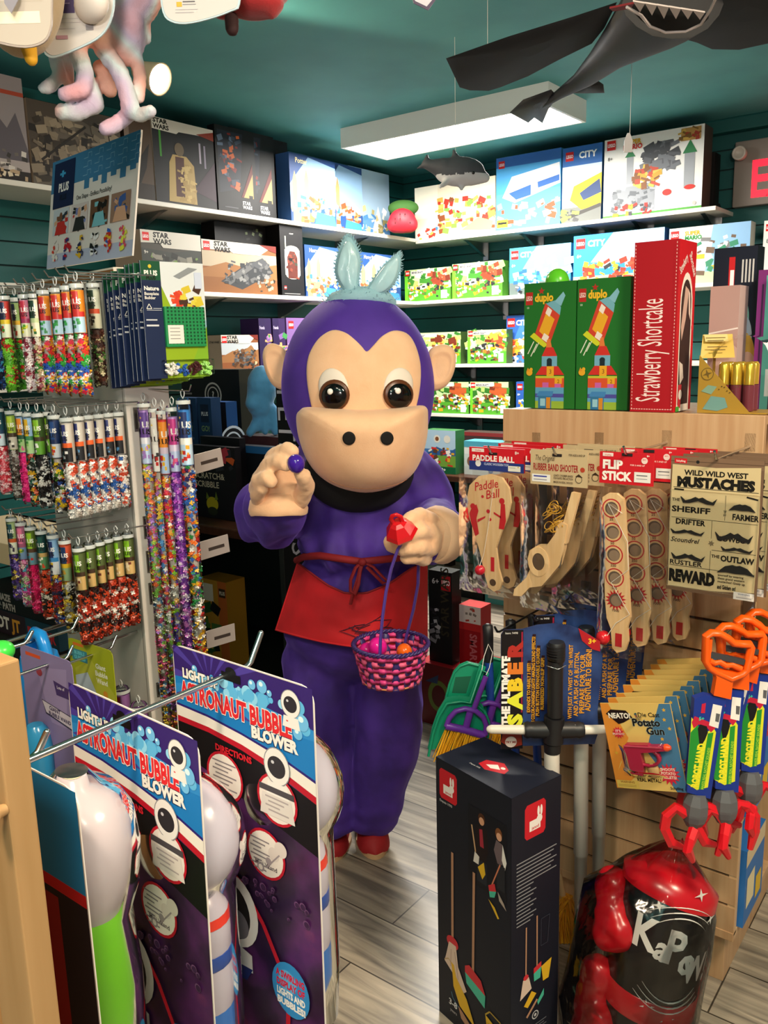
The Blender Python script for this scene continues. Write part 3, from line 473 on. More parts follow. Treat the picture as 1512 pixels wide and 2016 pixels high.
def tube_thing(label, loc, cols, lab, H=.22, r=.0138, ang=-pi/2, group=None, fillfrac=.6, n=150, name='puzzle_tube', labz=None, seed=1, rot=(0, 0, 0)):
    t = thing(name, label, 'toy tube', loc, group=group, rot=rot)
    key = (H, r)
    if key not in _shell:
        mb = MB(); mb.lathe([(r*.9, 0), (r, .003), (r, H-.012), (r*.97, H-.006), (r*.8, H)], CLEARTUBE, 18, True, True)
        a = mb.build('shell', t, local=True); mb = MB(); mb.tube([(0, 0, H), (-.005, 0, H+.006), (-.006, 0, H+.014), (0, 0, H+.019), (.006, 0, H+.014), (.005, 0, H+.006), (0, 0, H)], .0012, mat('#d5d9da', .15), 6); mb.lathe([(r*1.01, H-.012), (r*1.02, H-.006), (r*1.01, H-.004)], mat('#cfd6d6', .15), 18, False, False)
        b = mb.build('hanger', t, local=True); _shell[key] = (a.data, b.data)
    else:
        for nm, me in zip(('shell', 'hanger'), _shell[key]): o = bpy.data.objects.new(nm, me); C.objects.link(o); o.parent = t
    zl0, zl1 = labz or (H*.56, H-.016)
    p = bpy.data.objects.new('pieces', fill_mesh(cols, zl0 if fillfrac < 1 else H*.9, r, n, seed)); C.objects.link(p); p.parent = t; p['kind'] = 'stuff'
    base, blk, band, pic, fig = lab; mb = MB(); L = zl1-zl0; rl = r*.925; m_ = lambda c: mat(c, .4)
    mb.ring([[(rl*cos(2*pi*j/40), rl*sin(2*pi*j/40), z) for j in range(40)] for z in (zl0, zl1)], m_(base), True, False, False)
    arcpatch(mb, ang-1.6, ang+1.6, zl0+.01*L, zl0+.38*L, rl*1.015, m_(pic), 30); arcpatch(mb, ang-1.6, ang+1.6, zl0+.38*L, zl0+.5*L, rl*1.015, m_(band), 30)
    arcpatch(mb, ang-.75, ang+.75, zl0+.5*L, zl0+.97*L, rl*1.022, m_(blk), 16); wrap(mb, 'PLUS', ang, zl0+.68*L, L*.12, rl*1.034, m_('#f2f0ea')); wrap(mb, 'PLUS', ang, zl0+.56*L, L*.1, rl*1.034, m_('#0c0c12'))
    rr = random.Random(seed+7); plus_ = [(-.3, -1), (.3, -1), (.3, -.3), (1, -.3), (1, .3), (.3, .3), (.3, 1), (-.3, 1), (-.3, .3), (-1, .3), (-1, -.3), (-.3, -.3)]
    mb.add([(rl*1.034*cos(ang-.3+x*.16), rl*1.034*sin(ang-.3+x*.16), zl0+.87*L+y*.0028) for x, y in plus_], [tuple(range(12))], m_('#e9c84a' if blk != '#e0b92a' else '#2a5f9a'))
    for k in range(9):
        a = ang+rr.uniform(-.7, .7); z = zl0+L*rr.uniform(.08, .33); s = rr.uniform(.12, .3); arcpatch(mb, a-s, a+s, z-L*.03, z+L*.04, rl*(1.024+k*.0015), m_(rr.choice(fig)), 3)
    mb.build('paper_label', t, local=True); return t
ROWS = {
 'top': (480, 1.479, [(10, 'blue-labelled', ['#1a2f5f', '#2f5fa8', '#101a33', '#3f9fc0'], ('#e0b92a', '#16264f', '#e0b92a', '#bfe0f0', ['#3f9fd0', '#1f4f8f'])), (60, 'navy and red labelled', ['#5fae2c', '#7fd03a', '#c9302a', '#8fd03a'], ('#b5302a', '#1a2a55', '#e0c92a', '#dfe8d0', ['#c9302a', '#3f8f2c'])), (135, 'green-filled navy-labelled', ['#4fae2c', '#2f7f24', '#c9302a', '#5fc03a'], ('#8fae6a', '#16264f', '#d9b42a', '#dfe8d0', ['#c9502a', '#4f8f2c'])), (200, 'pink-labelled white-filled', ['#ece6e2', '#f4f0ee', '#8a2038', '#d9c9d0'], ('#d98aa8', '#c8304f', '#b03a6a', '#e8ead0', ['#5fae2c', '#e0d82a'])), (265, 'dark green labelled', ['#c9b28a', '#8a2a3a', '#e9e4da', '#3f8f3a'], ('#e8e4d2', '#1f4a36', '#c9d8a8', '#f0ead2', ['#2f7a3a', '#d9c04a'])),
   (330, 'orange and red labelled tube, first of four', ['#d92a4a', '#e9a82a', '#f2f0ee', '#2d5fc0', '#3fae4a', '#d93a2a'], ('#e8962a', '#d0302a', '#d0302a', '#bcd9ec', ['#2f8f4a', '#3fa85a'])), (415, 'orange and red labelled tube, second of four', ['#d92a4a', '#e9a82a', '#f2f0ee', '#2d5fc0', '#3fae4a', '#d93a2a'], ('#e8962a', '#d0302a', '#d0302a', '#bcd9ec', ['#2f8f4a', '#3fa85a'])), (490, 'orange and red labelled tube, third of four', ['#d92a4a', '#e9a82a', '#f2f0ee', '#2d5fc0', '#3fae4a', '#d93a2a'], ('#e8962a', '#d0302a', '#d0302a', '#bcd9ec', ['#2f8f4a', '#3fa85a'])), (555, 'orange and red labelled tube, last of four', ['#d92a4a', '#e9a82a', '#f2f0ee', '#2d5fc0', '#3fae4a', '#d93a2a'], ('#e8962a', '#d0302a', '#d0302a', '#bcd9ec', ['#2f8f4a', '#3fa85a'])), (665, 'brown-filled dark green labelled', ['#3a2420', '#5a3428', '#8f8f6a', '#c9c09a', '#4f7f3a'], ('#c9d0c0', '#1f3f2a', '#c9502a', '#d0d0bc', ['#4a3a28', '#2a2a20']))]),
 'middle': (760, 1.206, [(30, 'bright blue labelled pink-filled', ['#e06a7a', '#e9b0b8', '#d93a4a', '#f0d0d4'], ('#16505f', '#1f7fc8', '#2a4a6a', '#cfe0ea', ['#d98aa8', '#c9506a'])), (115, 'yellow-green labelled grey-filled', ['#5a4a44', '#8f8a84', '#cfcac4', '#3a2f2a'], ('#9ab84a', '#b8d03a', '#4a3a2a', '#d0cabc', ['#2a2420', '#f0ece4'])), (180, 'orange-labelled hot pink', ['#e82a8a', '#f0509a', '#c91f6f'], ('#8fb4d9', '#e8962a', '#1f5a3f', '#a8c98a', ['#e06a9a', '#3f8f3a'])), (230, 'yellow-labelled dark-filled', ['#1f2a24', '#2a6a5a', '#c9502a', '#e0e0d8', '#d9a82a'], ('#9fc4e4', '#e0b92a', '#3f8f5a', '#b8d8a0', ['#3f8f3a', '#8fc06a'])), (290, 'green-labelled black and white', ['#141416', '#f0efea', '#2a2a2c', '#dedcd6'], ('#3f5f2a', '#8fc42a', '#4a3f2a', '#6fae3a', ['#141416', '#f4f4f0'])), (345, 'thin-showing green labelled', ['#141416', '#f0efea', '#5f7fa0', '#7a2a3a'], ('#2f4f24', '#8fc42a', '#4a3f2a', '#6fae3a', ['#141416', '#f4f4f0'])), (400, 'navy-labelled striped', ['#1a1418', '#e9c82a', '#c9302a', '#f0eee8', '#2d4fa0', '#4f7f2a'], ('#16305f', '#1f4f8f', '#16305f', '#cfd6dc', ['#e0a82a', '#c9402a'])),
   (480, 'navy and orange labelled white-filled, first of six', ['#f0eeea', '#dedad4', '#c9482a', '#2d5fa8'], ('#c9c4bc', '#2f3a7a', '#e0662a', '#14161c', ['#f0f0ee', '#5f9fd0'])), (555, 'navy and orange labelled white-filled, second of six', ['#f0eeea', '#dedad4', '#c9482a', '#2d5fa8'], ('#c9c4bc', '#2f3a7a', '#e0662a', '#14161c', ['#4a4a50', '#5f9fd0'])), (620, 'navy and orange labelled white-filled, third of six', ['#f0eeea', '#dedad4', '#c9482a', '#2d5fa8'], ('#c9c4bc', '#2f3a7a', '#e0662a', '#14161c', ['#4a4a50', '#5f9fd0'])), (690, 'navy and orange labelled white-filled, fourth of six', ['#f0eeea', '#dedad4', '#c9482a', '#2d5fa8'], ('#c9c4bc', '#2f3a7a', '#e0662a', '#14161c', ['#4a4a50', '#5f9fd0'])), (755, 'navy and orange labelled white-filled, fifth of six', ['#f0eeea', '#dedad4', '#c9482a', '#2d5fa8'], ('#c9c4bc', '#2f3a7a', '#e0662a', '#14161c', ['#4a4a50', '#5f9fd0'])), (825, 'navy and orange labelled white-filled, last of six', ['#f0eeea', '#c9482a', '#dedad4', '#2d5fa8'], ('#c9c4bc', '#2f3a7a', '#e0662a', '#14161c', ['#4a4a50', '#5f9fd0']))]),
 'lower': (1000, .929, [(125, 'teal-labelled purple-filled', ['#5a3f9a', '#7a5ab8', '#3f2a7a', '#d9c04a'], ('#a8c08a', '#14505a', '#c9602a', '#e0e4d2', ['#3a2f4a', '#8a8a9a'])), (185, 'pink-labelled pastel-filled', ['#d97aa8', '#e9c0c8', '#c93a9a', '#4fb0c8', '#a8d09a'], ('#b06a8a', '#e07aa0', '#a85a7a', '#7a9ac0', ['#c9d02a', '#4f7f3a'])), (245, 'lime-labelled hot pink', ['#e81f6f', '#f0408a', '#c9185a'], ('#5f7a2a', '#9ac42a', '#5a3f2a', '#7a9aa8', ['#4fa0b8', '#c9302a'])), (315, 'dark teal labelled orange-filled', ['#d9482a', '#e9603a', '#1a1414', '#e0d8cc'], ('#0f3f3f', '#0f5a4f', '#c9a86a', '#5f9a6a', ['#d9502a', '#f0e8dc'])), (390, 'light blue labelled multicolour', ['#8a2a3a', '#2d4fa0', '#e0b82a', '#c9302a', '#2a2a4a'], ('#8fb8dc', '#14306a', '#3f8fc8', '#e0e4e8', ['#e0b82a', '#3a2a5a'])), (465, 'navy-labelled yellow and black', ['#e0c03a', '#1a1818', '#d9d9d0', '#8f8f88'], ('#c9583a', '#143a6a', '#e0c02a', '#9ab88a', ['#2a2424', '#c9a03a'])),
   (555, 'lime and bone labelled orange-filled, first of six', ['#c8402a', '#d9502a', '#2a1414', '#f0ece6'], ('#5a6a3a', '#8fc42a', '#4a3424', '#d9b87a', ['#7a3a2a', '#f0dcb8'])), (625, 'lime and bone labelled orange-filled, second of six', ['#c8402a', '#d9502a', '#2a1414', '#f0ece6'], ('#5a6a3a', '#8fc42a', '#4a3424', '#d9b87a', ['#7a3a2a', '#f0dcb8'])), (690, 'lime and bone labelled orange-filled, third of six', ['#c8402a', '#d9502a', '#2a1414', '#f0ece6'], ('#5a6a3a', '#8fc42a', '#4a3424', '#d9b87a', ['#7a3a2a', '#f0dcb8'])), (750, 'lime and bone labelled orange-filled, fourth of six', ['#c8402a', '#2a1414', '#d9502a', '#f0ece6'], ('#5a6a3a', '#8fc42a', '#4a3424', '#d9b87a', ['#7a3a2a', '#f0dcb8'])), (815, 'lime and bone labelled orange-filled, fifth of six', ['#c8402a', '#2a1414', '#d9502a', '#f0ece6'], ('#5a6a3a', '#8fc42a', '#4a3424', '#d9b87a', ['#7a3a2a', '#f0dcb8'])), (890, 'lime and bone labelled orange-filled, last of six', ['#c8402a', '#d9502a', '#2a1414', '#f0ece6'], ('#5a6a3a', '#8fc42a', '#4a3424', '#d9b87a', ['#7a3a2a', '#f0dcb8']))])}
OFFS = {'top': [.12, .165, .12, .14, .13, .155, .155, .16, .165, .075], 'middle': [.14, .15, .155, .155, .15, .12, .15, .165, .138, .111, .084, .057, .030], 'lower': [.14, .145, .15, .15, .15, .155, .165, .138, .111, .084, .057, .030]}
# the front planes are tied to where the stand's front stands; rows hang at three peg heights
hooks = []
for row, (oy, zb, lst) in ROWS.items():
    for k, (x, lb, cols, lab) in enumerate(lst):
        off = OFFS[row][k]; pb = {'top': 975, 'middle': 830, 'lower': 775}[row]
        p = onpan(x*.291, oy+(pb-260)*.291, off); zb_ = zb-.012 if row == 'top' and k < 9 else zb
        tube_thing(f'{lb} tube in the {row} row', (p.x, p.y, zb_), cols, lab, ang=-pi/2+.35-rnd.random()*.4, group=f'puzzle tubes in the {row} row', seed=k+len(row))
        hooks.append((p.x, p.y, zb_+.22+.018, off))
for (x, y, z, off) in hooks:
    if off > .1 and (off in (.12, .165) or off not in (.138, .111)): mb = MB(); a = V((x, y, z)); mb.tube([a+NF*.02+V((0, 0, .012)), a+NF*.012, a, a-NF*(off-.001)], .0018, CHROME, 6); mb.build('hook', STAND)
for k, (x, lb) in enumerate(((236, 'left'), (268, 'right'))):
    p = onpan(x, 1330, .06+.015*k)
    tube_thing(f'wide clear tube with lilac label, {lb} of two at the bottom of the stand', (p.x, p.y, .56), ['#8a2a6a', '#5a1f5a', '#c96aa8', '#e8dfe6'], ('#9a6aa8', '#c01f5a', '#e4e0ea', '#cfdcea', ['#a81f5a', '#8f1a4a']), H=.21, r=.0205, group='wide lilac tubes', labz=(.105, .195), n=120, seed=40+k)
# long tubes hanging at the side
PASTEL = ['#e8c84a', '#5f9fd8', '#d95a8a', '#f0efe8', '#8fc85a', '#b07ad0', '#e87a4a']; TOWN = ['#2a2a6a', '#c9302a', '#e8b82a', '#f0eee8', '#2f8f4a', '#e8762a', '#3a6fc0']; VIOL = ['#8a3fb0', '#c05ad0', '#6a2f9a', '#e08ad8', '#f0dff0']; WARMS = ['#d93a5a', '#e8a82a', '#8fd03a', '#5f4fb0', '#f0efe8', '#e0502a']
LT = [(291, 790, 'leftmost of the five long ones', PASTEL, ('#b08ad0', '#6a4a9a', '#e8e8f0', '#c4d6ee', ['#b08ad0', '#e8c84a'])), (312, 800, 'second of the five long ones, white label', PASTEL[::-1], ('#eceae6', '#e2dfda', '#eceae6', '#eceae6', ['#2a2a2a', '#c9302a'])), (327, 804, 'middle one of the five long ones, red label', WARMS, ('#d8382a', '#e8962a', '#d8c8d8', '#b8cfec', ['#c9302a', '#e8b82a'])), (346, 798, 'fourth of the five long ones, mauve label', VIOL, ('#b890cc', '#c03a8a', '#dcd0e4', '#bcc8e4', ['#8a3fb0', '#d95a8a'])), (368, 784, 'rightmost of the five long ones, blue label', TOWN, ('#2f7fc8', '#16306a', '#f0eee8', '#c4dcf0', ['#e8a82a', '#c9302a']))]
for k, (px, py, lb, cols, lab) in enumerate(LT):
    p = onside(px, 900, .03+.03*k); zt = onside(px-3, py, .03+.03*k).z
    tube_thing(f'tall puzzle tube, {lb} on the stand side', (p.x, p.y, zt-.80), cols, lab, H=.80, r=.0155, fillfrac=.7, n=780, ang=-pi/2+.5, labz=(.655, .775) if k != 0 else (.66, .78), group='long puzzle tubes on the stand side', seed=60+k)
    x = (p-EP).dot(SD)
    if k == 4: mb = MB(); mb.tube([EP+SD*x+UP*(zt+.017), EP+SD*x+OUT*(.06+.03*k)+UP*(zt+.017), EP+SD*x+OUT*(.068+.03*k)+UP*(zt+.03)], .0018, CHROME, 6)
    if k == 4: mb.build('hook', STAND)
# white slotted tags sticking out of the side
for k, (x0, y0, x1, y1, lb) in enumerate(((383, 890, 440, 925, 'upper'), (398, 1062, 452, 1092, 'middle'), (408, 1235, 463, 1270, 'lowest'))):
    a = onside(x0, (y0+y1)/2+8, -.006); b = onside(x1, (y0+y1)/2-8, -.006); w = (b-a).length; M = frame(a-UP*.023, b-a, UP); mb = MB(); mb.M = M
    mb.rbox(-(a-EP).dot(SD)+.10, w, 0, .047, -.003, .0, mat('#a39a98', .3), .0012); mb.rbox(w*.25, w*.82, .018, .026, -.0005, .0012, mat('#3a3230', .5), .0005); mb.build('slotted_tag', STAND)
# navy cards with green baseplates
cardm = None
for k in range(8):
    off = .012+.017*k; px = (209, 217, 227, 240, 254, 262, 271, 284)[k]; pyt = (541, 537, 534, 529, 522, 520, 518, 513)[k]
    a = onside(px, 640, off); zt = onside(px-1, pyt, off).z; hgt = .243
    if cardm is None:
        tt = thing('craft_card', '', 'toy card'); w = .15; M = frame((0, 0, -hgt), (0, 1, 0))
        it = [('R', 0, 0, 1, 1, '#dfe6ea'), ('P', [(.3, .2), (.3, .55), (.6, .68), (1, .5), (1, .2)], '#a8cfe4'), ('P', [(.3, 0), (.3, .8), (.45, .6), (.6, .42), (1, .3), (1, 0)], '#8fae1f'), ('P', [(.62, 0), (1, .45), (1, 0)], '#7fae2a'), ('P', [(.42, .42), (.55, .36), (.95, .4), (.9, .48), (.5, .5)], '#2a5fb0'), ('B', .46, .58, .62, .74, ['#d9402a', '#e0562a'], 16, 3, .06), ('B', .62, .56, .9, .78, ['#d9c23a', '#c9482a', '#4a2f24', '#e0d04a'], 26, 4, .06), ('B', .56, .46, .88, .6, ['#4a2f24', '#2f2018', '#c9c04a'], 26, 5, .05), ('P', [(.5, .88), (.75, .96), (.9, .95), (.6, .86)], '#8f969c'), ('R', .84, .78, .96, .92, '#cfdaf0'), ('R', 0, 0, .3, 1, '#16264a'), ('R', 0, .84, .3, 1, '#145236'), ('T', 'PLUS', .15, .88, .042, '#f4f1ea', dict(al='c', bold=.06, maxw=.24)), ('T', 'PLUS', .15, .845, .03, '#06120c', dict(al='c', bold=.06, maxw=.22)),
              ('T', 'Nature', .03, .755, .035, '#f4f1ea', dict(bold=.05, maxw=.25)), ('T', 'Baseplate', .03, .715, .026, '#e6e3dc', dict(bold=.03, maxw=.25)), ('T', 'Builder', .03, .68, .026, '#e6e3dc', dict(bold=.03, maxw=.2)), ('L', [(.05, .6), (.09, .64), (.13, .6), (.05, .6)], .006, '#e6e3dc'), ('R', .15, .6, .28, .605, '#b8bcc4'), ('R', .05, .585, .28, .59, '#b8bcc4'), ('R', .03, .5, .2, .51, '#cfd2d8'), ('R', .03, .45, .22, .465, '#cfd2d8'), ('E', .14, .955, .016, .016, '#d9c23a')]
        boxmesh(MB(), M, w, hgt, .003, '#16264a', front=it).build('printed_card', tt, local=True)
        mb = MB(); g = mat('#1c8a4f', .35); mb.M = M; mb.rbox(w*.3, w*.95, hgt*.27, hgt*.62, .0006, .009, g, .002)
        for i in range(11):
            for j in range(11): x = w*.335+i*w*.058; y = hgt*.295+j*hgt*.0305; mb.box(x, x+.0042, y, y+.0042, .009, .0094, mat('#0c4a2a', .5))
        art(mb, M if False else Mx(), w, hgt, [('R', .33, .3, .58, .46, '#e6e4dd')]+[('R', .36, y, .52, y+.006, '#8a8a86') for y in (.43, .4, .37, .34)], lift=.0096); mb.build('baseplate', tt, local=True)
        mb = MB(); mb.M = M; mb.rbox(w*.22, w*1.04, hgt*.02, hgt*.16, .0006, .0145, CLEARBL, .003); mb.build('blister', tt, local=True)
        mb = MB(); rr = random.Random(3)
        for j in range(72):
            u = rr.random(); c = ['#e9e7e0', '#2a5fb8', '#4a1f24', '#a8e07a'][int(u*4)]; mb.M = Mx(); Q = Mx.Rotation(rr.random()*3, 3, 'X') @ Mx.Rotation(rr.random()*3, 3, 'Z')
            plus_piece(mb, M @ V((w*(.26+.74*u), hgt*.03+hgt*.1*rr.random(), .0045+.006*rr.random())), Q, .005, mat(c, .4))
        mb.build('pieces', tt, local=True)['kind'] = 'stuff'; cardm = tt
    else: tt = copy_tree(cardm)
    tt.location = (a.x, a.y, zt); tt.rotation_euler = (0, 0, -R(9.5))
    tt['label'] = 'front navy craft card with a green baseplate, hanging at the stand side' if k == 7 else f'navy craft card, {("last", "seventh", "sixth", "fifth", "fourth", "third", "second")[k]} from the front in the row beside the green baseplate'
    tt['group'] = 'navy craft cards on the stand side'
# ------------------------------------------------------------------ left counter and its goods
CT = .925
t = thing('counter', 'dark cabinet with a brown wooden top behind the tube stand', 'counter', (-2.5, 2.25, 0))
mb = MB(); mb.rbox(-3.28, -1.98, 2.0, 2.62, CT-.035, CT, DARKWOOD, .006); mb.build('countertop', t)
mb = MB(); mb.box(-3.26, -2.0, 2.03, 2.6, 0, .06, mat('#0c1110', .6)); mb.box(-3.26, -2.0, 2.58, 2.6, .06, CT-.035, mat('#0c1614', .6)); mb.box(-3.26, -3.24, 2.03, 2.58, .06, CT-.035, mat('#0c1614', .6)); mb.box(-2.02, -2.0, 2.03, 2.58, .06, CT-.035, mat('#0c1614', .6)); mb.box(-3.24, -2.02, 2.05, 2.58, .28, .3, mat('#0c1614', .6)); mb.build('carcass', t)
def stand(label, px0, px1, py0, Y, z, hpy, c, d=.06, **k):
    a = onshelf(px0, 1, Y, z); b = onshelf(px1, 1, Y, z); w = b.x-a.x; h = onp((px0+px1)/2, hpy, 1, Y).z-z
    return tbox(label, frame((a.x, Y, z+.001), (1, 0, 0)), w, h, d, c, **k)
BADGE = lambda x, y, r, c: [('E', x, y, r, r, c), ('E', x, y, r*.86, r*.86, '#101218'), ('E', x, y, r*.66, r*.66, c), ('E', x, y, r*.56, r*.56, '#101218'), ('T', '?', x, y-r*.25, r*.55, c, dict(al='c', bold=.05))]
stand('dark scratch art box with yellow blob picture, front of the counter', 386, 470, 0, 2.10, CT, 880, '#15121a', d=.03, front=[('B', .5, .7, .95, .95, ['#d9602a', '#c03a4a', '#7a8a2a', '#2f2f3a'], 9, 3, .12), ('T', 'SCRATCH&', .04, .55, .085, '#cfc4ae', dict(bold=.02, maxw=.8)), ('T', 'SCRIBBLE', .04, .43, .085, '#cfc4ae', dict(bold=.02, maxw=.8)), ('E', .42, .2, .12, .1, '#b9a81f'), ('P', [(.28, .26), (.3, .36), (.36, .28)], '#6a7a2a'), ('P', [(.48, .26), (.52, .38), (.56, .27)], '#6a7a2a'), ('E', .42, .1, .1, .06, '#2a2f20')])
stand('second dark scratch art box standing behind the yellow blob one', 404, 480, 0, 2.17, CT, 862, '#15131a', d=.03, front=[('T', 'SCRIBBLE', .1, .82, .07, '#9a917f', dict(maxw=.8)), ('B', .3, .55, .9, .75, ['#6a6a1f', '#8a8a2a', '#3a3a1a'], 10, 5, .1)])
stand('dark box with a blue top stripe beside the monkey sleeve', 472, 556, 0, 2.2, CT, 880, '#10141c', d=.04, front=[('R', 0, .9, 1, 1, '#1f5a8f'), ('T', 'SC', .55, .6, .1, '#a89f90', {}), ('L', [(.0, .1), (.5, .5)], .012, '#4a4a50')]+[('R', .3+.05*k, .1+.06*k, .8, .12+.06*k, '#3a3a3c') for k in range(5)])
for k, (p0, p1, lb) in enumerate(((364, 399, 'left'), (402, 428, 'right'))):
    stand(f'dark blue upright game box, {lb} of two behind the long tubes', p0, p1, 0, 2.25, CT, 784, '#16375f', d=.05, front=[('R', .2, .78, .8, .94, '#0f1f3a'), ('T', 'PLUS', .5, .84, .035, '#b8c4d4', dict(al='c', maxw=.5, bold=.04)), ('T', 'GO!', .5, .7, .05, '#7a9a6a', dict(al='c', bold=.03, maxw=.6)), ('R', .2, .62, .8, .64, '#4a6a94'), ('R', .15, .42, .85, .56, '#2a2a34'), ('B', .2, .43, .8, .55, ['#6a3a3a', '#3a4a5a', '#8a6a4a'], 8, k, .05)])
stand('small black mystery box with a white badge and a blue side', 404, 456, 0, 2.33, CT, 792, '#14151b', d=.06, side='#17457f', front=BADGE(.42, .72, .13, '#cfcac0')+[('P', [(.3, .5), (.8, .5), (.75, .44), (.66, .3), (.44, .3), (.4, .44)], '#b58a5a')], right=[('R', 0, 0, 1, 1, '#17457f')]+BADGE(.5, .6, .17, '#c4d4e4'))
stand('wide black mystery box with a ring badge at the back of the counter', 372, 484, 0, 2.50, CT, 728, '#101218', d=.1, front=BADGE(.55, .8, .1, '#b8b8b8')+[('R', .66, .68, .92, .74, '#c99a5a'), ('T', 'ROBOTS', .79, .692, .03, '#4a2f1a', dict(al='c', bold=.04, maxw=.22)), ('R', .05, .8, .18, .815, '#7a7a80')], side='#2a2a1f')
a = onshelf(400, 1, 2.12, .302); stand('yellow and orange puzzle box on the shelf inside the dark counter', 404, 455, 0, 2.14, .302, 1145, '#b8862a', d=.1, front=[('R', .68, 0, 1, 1, '#b8622a'), ('R', .05, .75, .5, .95, '#e0d8c8'), ('R', .72, .82, .96, .92, '#3a2a1a'), ('T', 'PLUS', .84, .85, .04, '#e0d8c8', dict(al='c', maxw=.2, bold=.05)), ('B', .1, .1, .6, .7, ['#2f5a2a', '#d8b84a', '#1a1a1a', '#4f7a3a'], 16, 4, .12)])
# blue plush sitting on a dark box
bx = stand('low dark game box under the blue plush', 486, 560, 0, 2.40, CT, 860, '#1a1014', d=.1, front=[('R', 0, .8, 1, 1, '#3a1f24')])
# ------------------------------------------------------------------ helpers for things hung on a plane
class Pl:                            # an upright plane in the room; reads sight lines as plane coordinates in metres
    def __init__(s, px, py, x=(1, 0, 0), Y=None, dist=None, y=(0, 0, 1)):
        o = onp(px, py, 1, Y) if Y is not None else W(px, py, dist); s.o = o; s.M = frame(o, x, y); s.n = s.M.to_3x3() @ V((0, 0, 1)); s.I = s.M.inverted()
    def w(s, px, py, off=0): d = ray(px, py); return CAM+d*((s.o+s.n*off-CAM).dot(s.n)/d.dot(s.n))
    def p(s, px, py, off=0): q = s.I @ s.w(px, py, off); return (q.x, q.y)
    def ps(s, pts, off=0): return [s.p(*q, off) for q in pts]
    def sub(s, px, py, off=0): q = s.p(px, py, off); return s.M @ Mx.Translation((q[0], q[1], off))
def remesh(prims, voxel=.012, smooth=6, disp=None):
    """closed lumps melted into one continuous skin; returns (verts, faces)"""
    mb = MB(); m0 = WHITE
    for p in prims:
        if p[0] == 'c':
            _, a, b, ra, rb = p; a = V(a); b = V(b); n = 5; d = (b-a)
            for i in range(n+1): k = i/n
            ax = d.normalized(); pts = [a-ax*ra*.9, a-ax*ra*.55, a]+[a+d*(i/4) for i in range(1, 4)]+[b, b+ax*rb*.55, b+ax*rb*.9]
            rs = [ra*.35, ra*.83, ra]+[ra+(rb-ra)*i/4 for i in range(1, 4)]+[rb, rb*.83, rb*.35]
            mb.tube(pts, rs, m0, 16)
        else: mb.ball(p[1], p[2], m0, 20, 14, p[3] if len(p) > 3 else None)
    ob = mb.build('tmp', origin=(0, 0, 0)); r = ob.modifiers.new('r', 'REMESH'); r.mode = 'VOXEL'; r.voxel_size = voxel; r.use_smooth_shade = True
    sm = ob.modifiers.new('s', 'SMOOTH'); sm.factor = .6; sm.iterations = smooth
    dg = bpy.context.evaluated_depsgraph_get(); ev = ob.evaluated_get(dg); me = ev.to_mesh()
    vs = [v.co.copy() for v in me.vertices]; ns = [v.normal.copy() for v in me.vertices]; fs = [tuple(p.vertices) for p in me.polygons]; ev.to_mesh_clear()
    me0 = ob.data; bpy.data.objects.remove(ob); bpy.data.meshes.remove(me0)
    if disp: vs = [v+n*disp(v, n) for v, n in zip(vs, ns)]
    return vs, fs
def skin(prims, m, voxel=.012, smooth=6, disp=None):
    vs, fs = remesh(prims, voxel, smooth, disp); mb = MB(); return mb.add(vs, fs, m, True)
def polybag(mb, w, h, bulge, m, seed, x0=0, nx=9, ny=14, z0=0):       # soft clear bag hanging down from y=0
    for s in (1, -1):
        rows = []
        for j in range(ny+1):
            v = j/ny; row = []
            for i in range(nx+1):
                u = i/nx; e = (1-(2*u-1)**2)**.5*min(1, v*5, (1-v)*9+.02)
                nz = noise.noise(V((u*4+seed, v*6, s*3.1)))*.35+noise.noise(V((u*9+seed, v*13, s)))*.2
                row.append((x0+(u-.5)*w*(1+.04*noise.noise(V((v*5, seed, 0)))), -h*v, z0+s*bulge*e*(1+nz)))
            rows.append(row)
        mb.ring(rows if s > 0 else [r[::-1] for r in rows], m, False)
    return mb

# ------------------------------------------------------------------ wooden slatwall gondola
GY, GX0, GX1, GT = 1.871, -1.049, -.433, 1.39
GD = thing('gondola', 'maple slatwall display gondola standing on the floor at the right', 'display stand', ((GX0+GX1)/2, GY+.2, 0))
mb = MB()
for k in range(15):
    z0 = 1.308-.0762*(k+1); mb.box(GX0+.001, GX1-.001, GY, GY+.018, max(z0+.007, .177), z0+.0762, MAPLE)
mb.box(GX0+.001, GX1-.001, GY+.007, GY+.02, .177, 1.31, mat('#3a2417', .6)); mb.build('slat_panel', GD)
mb = MB(); mb.rbox(GX0, GX1, GY-.004, GY+.016, 1.309, GT, MAPLE, .0015); mb.build('header_board', GD)
mb = MB(); mb.rbox(GX0, GX1, GY+.016, GY+.36, GT-.02, GT-.002, MAPLE, .0015); mb.build('top_board', GD)
mb = MB(); mb.box(GX1-.018, GX1, GY+.001, GY+.02, .17, 1.31, MAPLE_EDGE); mb.box(GX0, GX0+.018, GY+.018, GY+.36, .17, GT-.02, MAPLE); mb.box(GX0, GX1, GY+.345, GY+.36, .17, GT-.02, MAPLE); mb.box(-.76, -.742, GY+.02, GY+.345, .17, GT-.02, MAPLE); mb.build('frame', GD)
mb = MB(); mb.rbox(GX0, GX1, GY-.002, GY+.75, .155, .177, MAPLE, .0015); mb.build('base_deck', GD)
mb = MB(); mb.rbox(GX0+.02, GX1-.03, GY+.05, GY+.70, 0, .155, MAPLE, .0015); mb.build('kick_board', GD)
for z in (.45, .75, 1.02):
    mb = MB(); mb.box(-.742, GX1-.002, GY+.022, GY+.345, z, z+.012, MAPLE_EDGE); mb.build('side_shelf', GD)
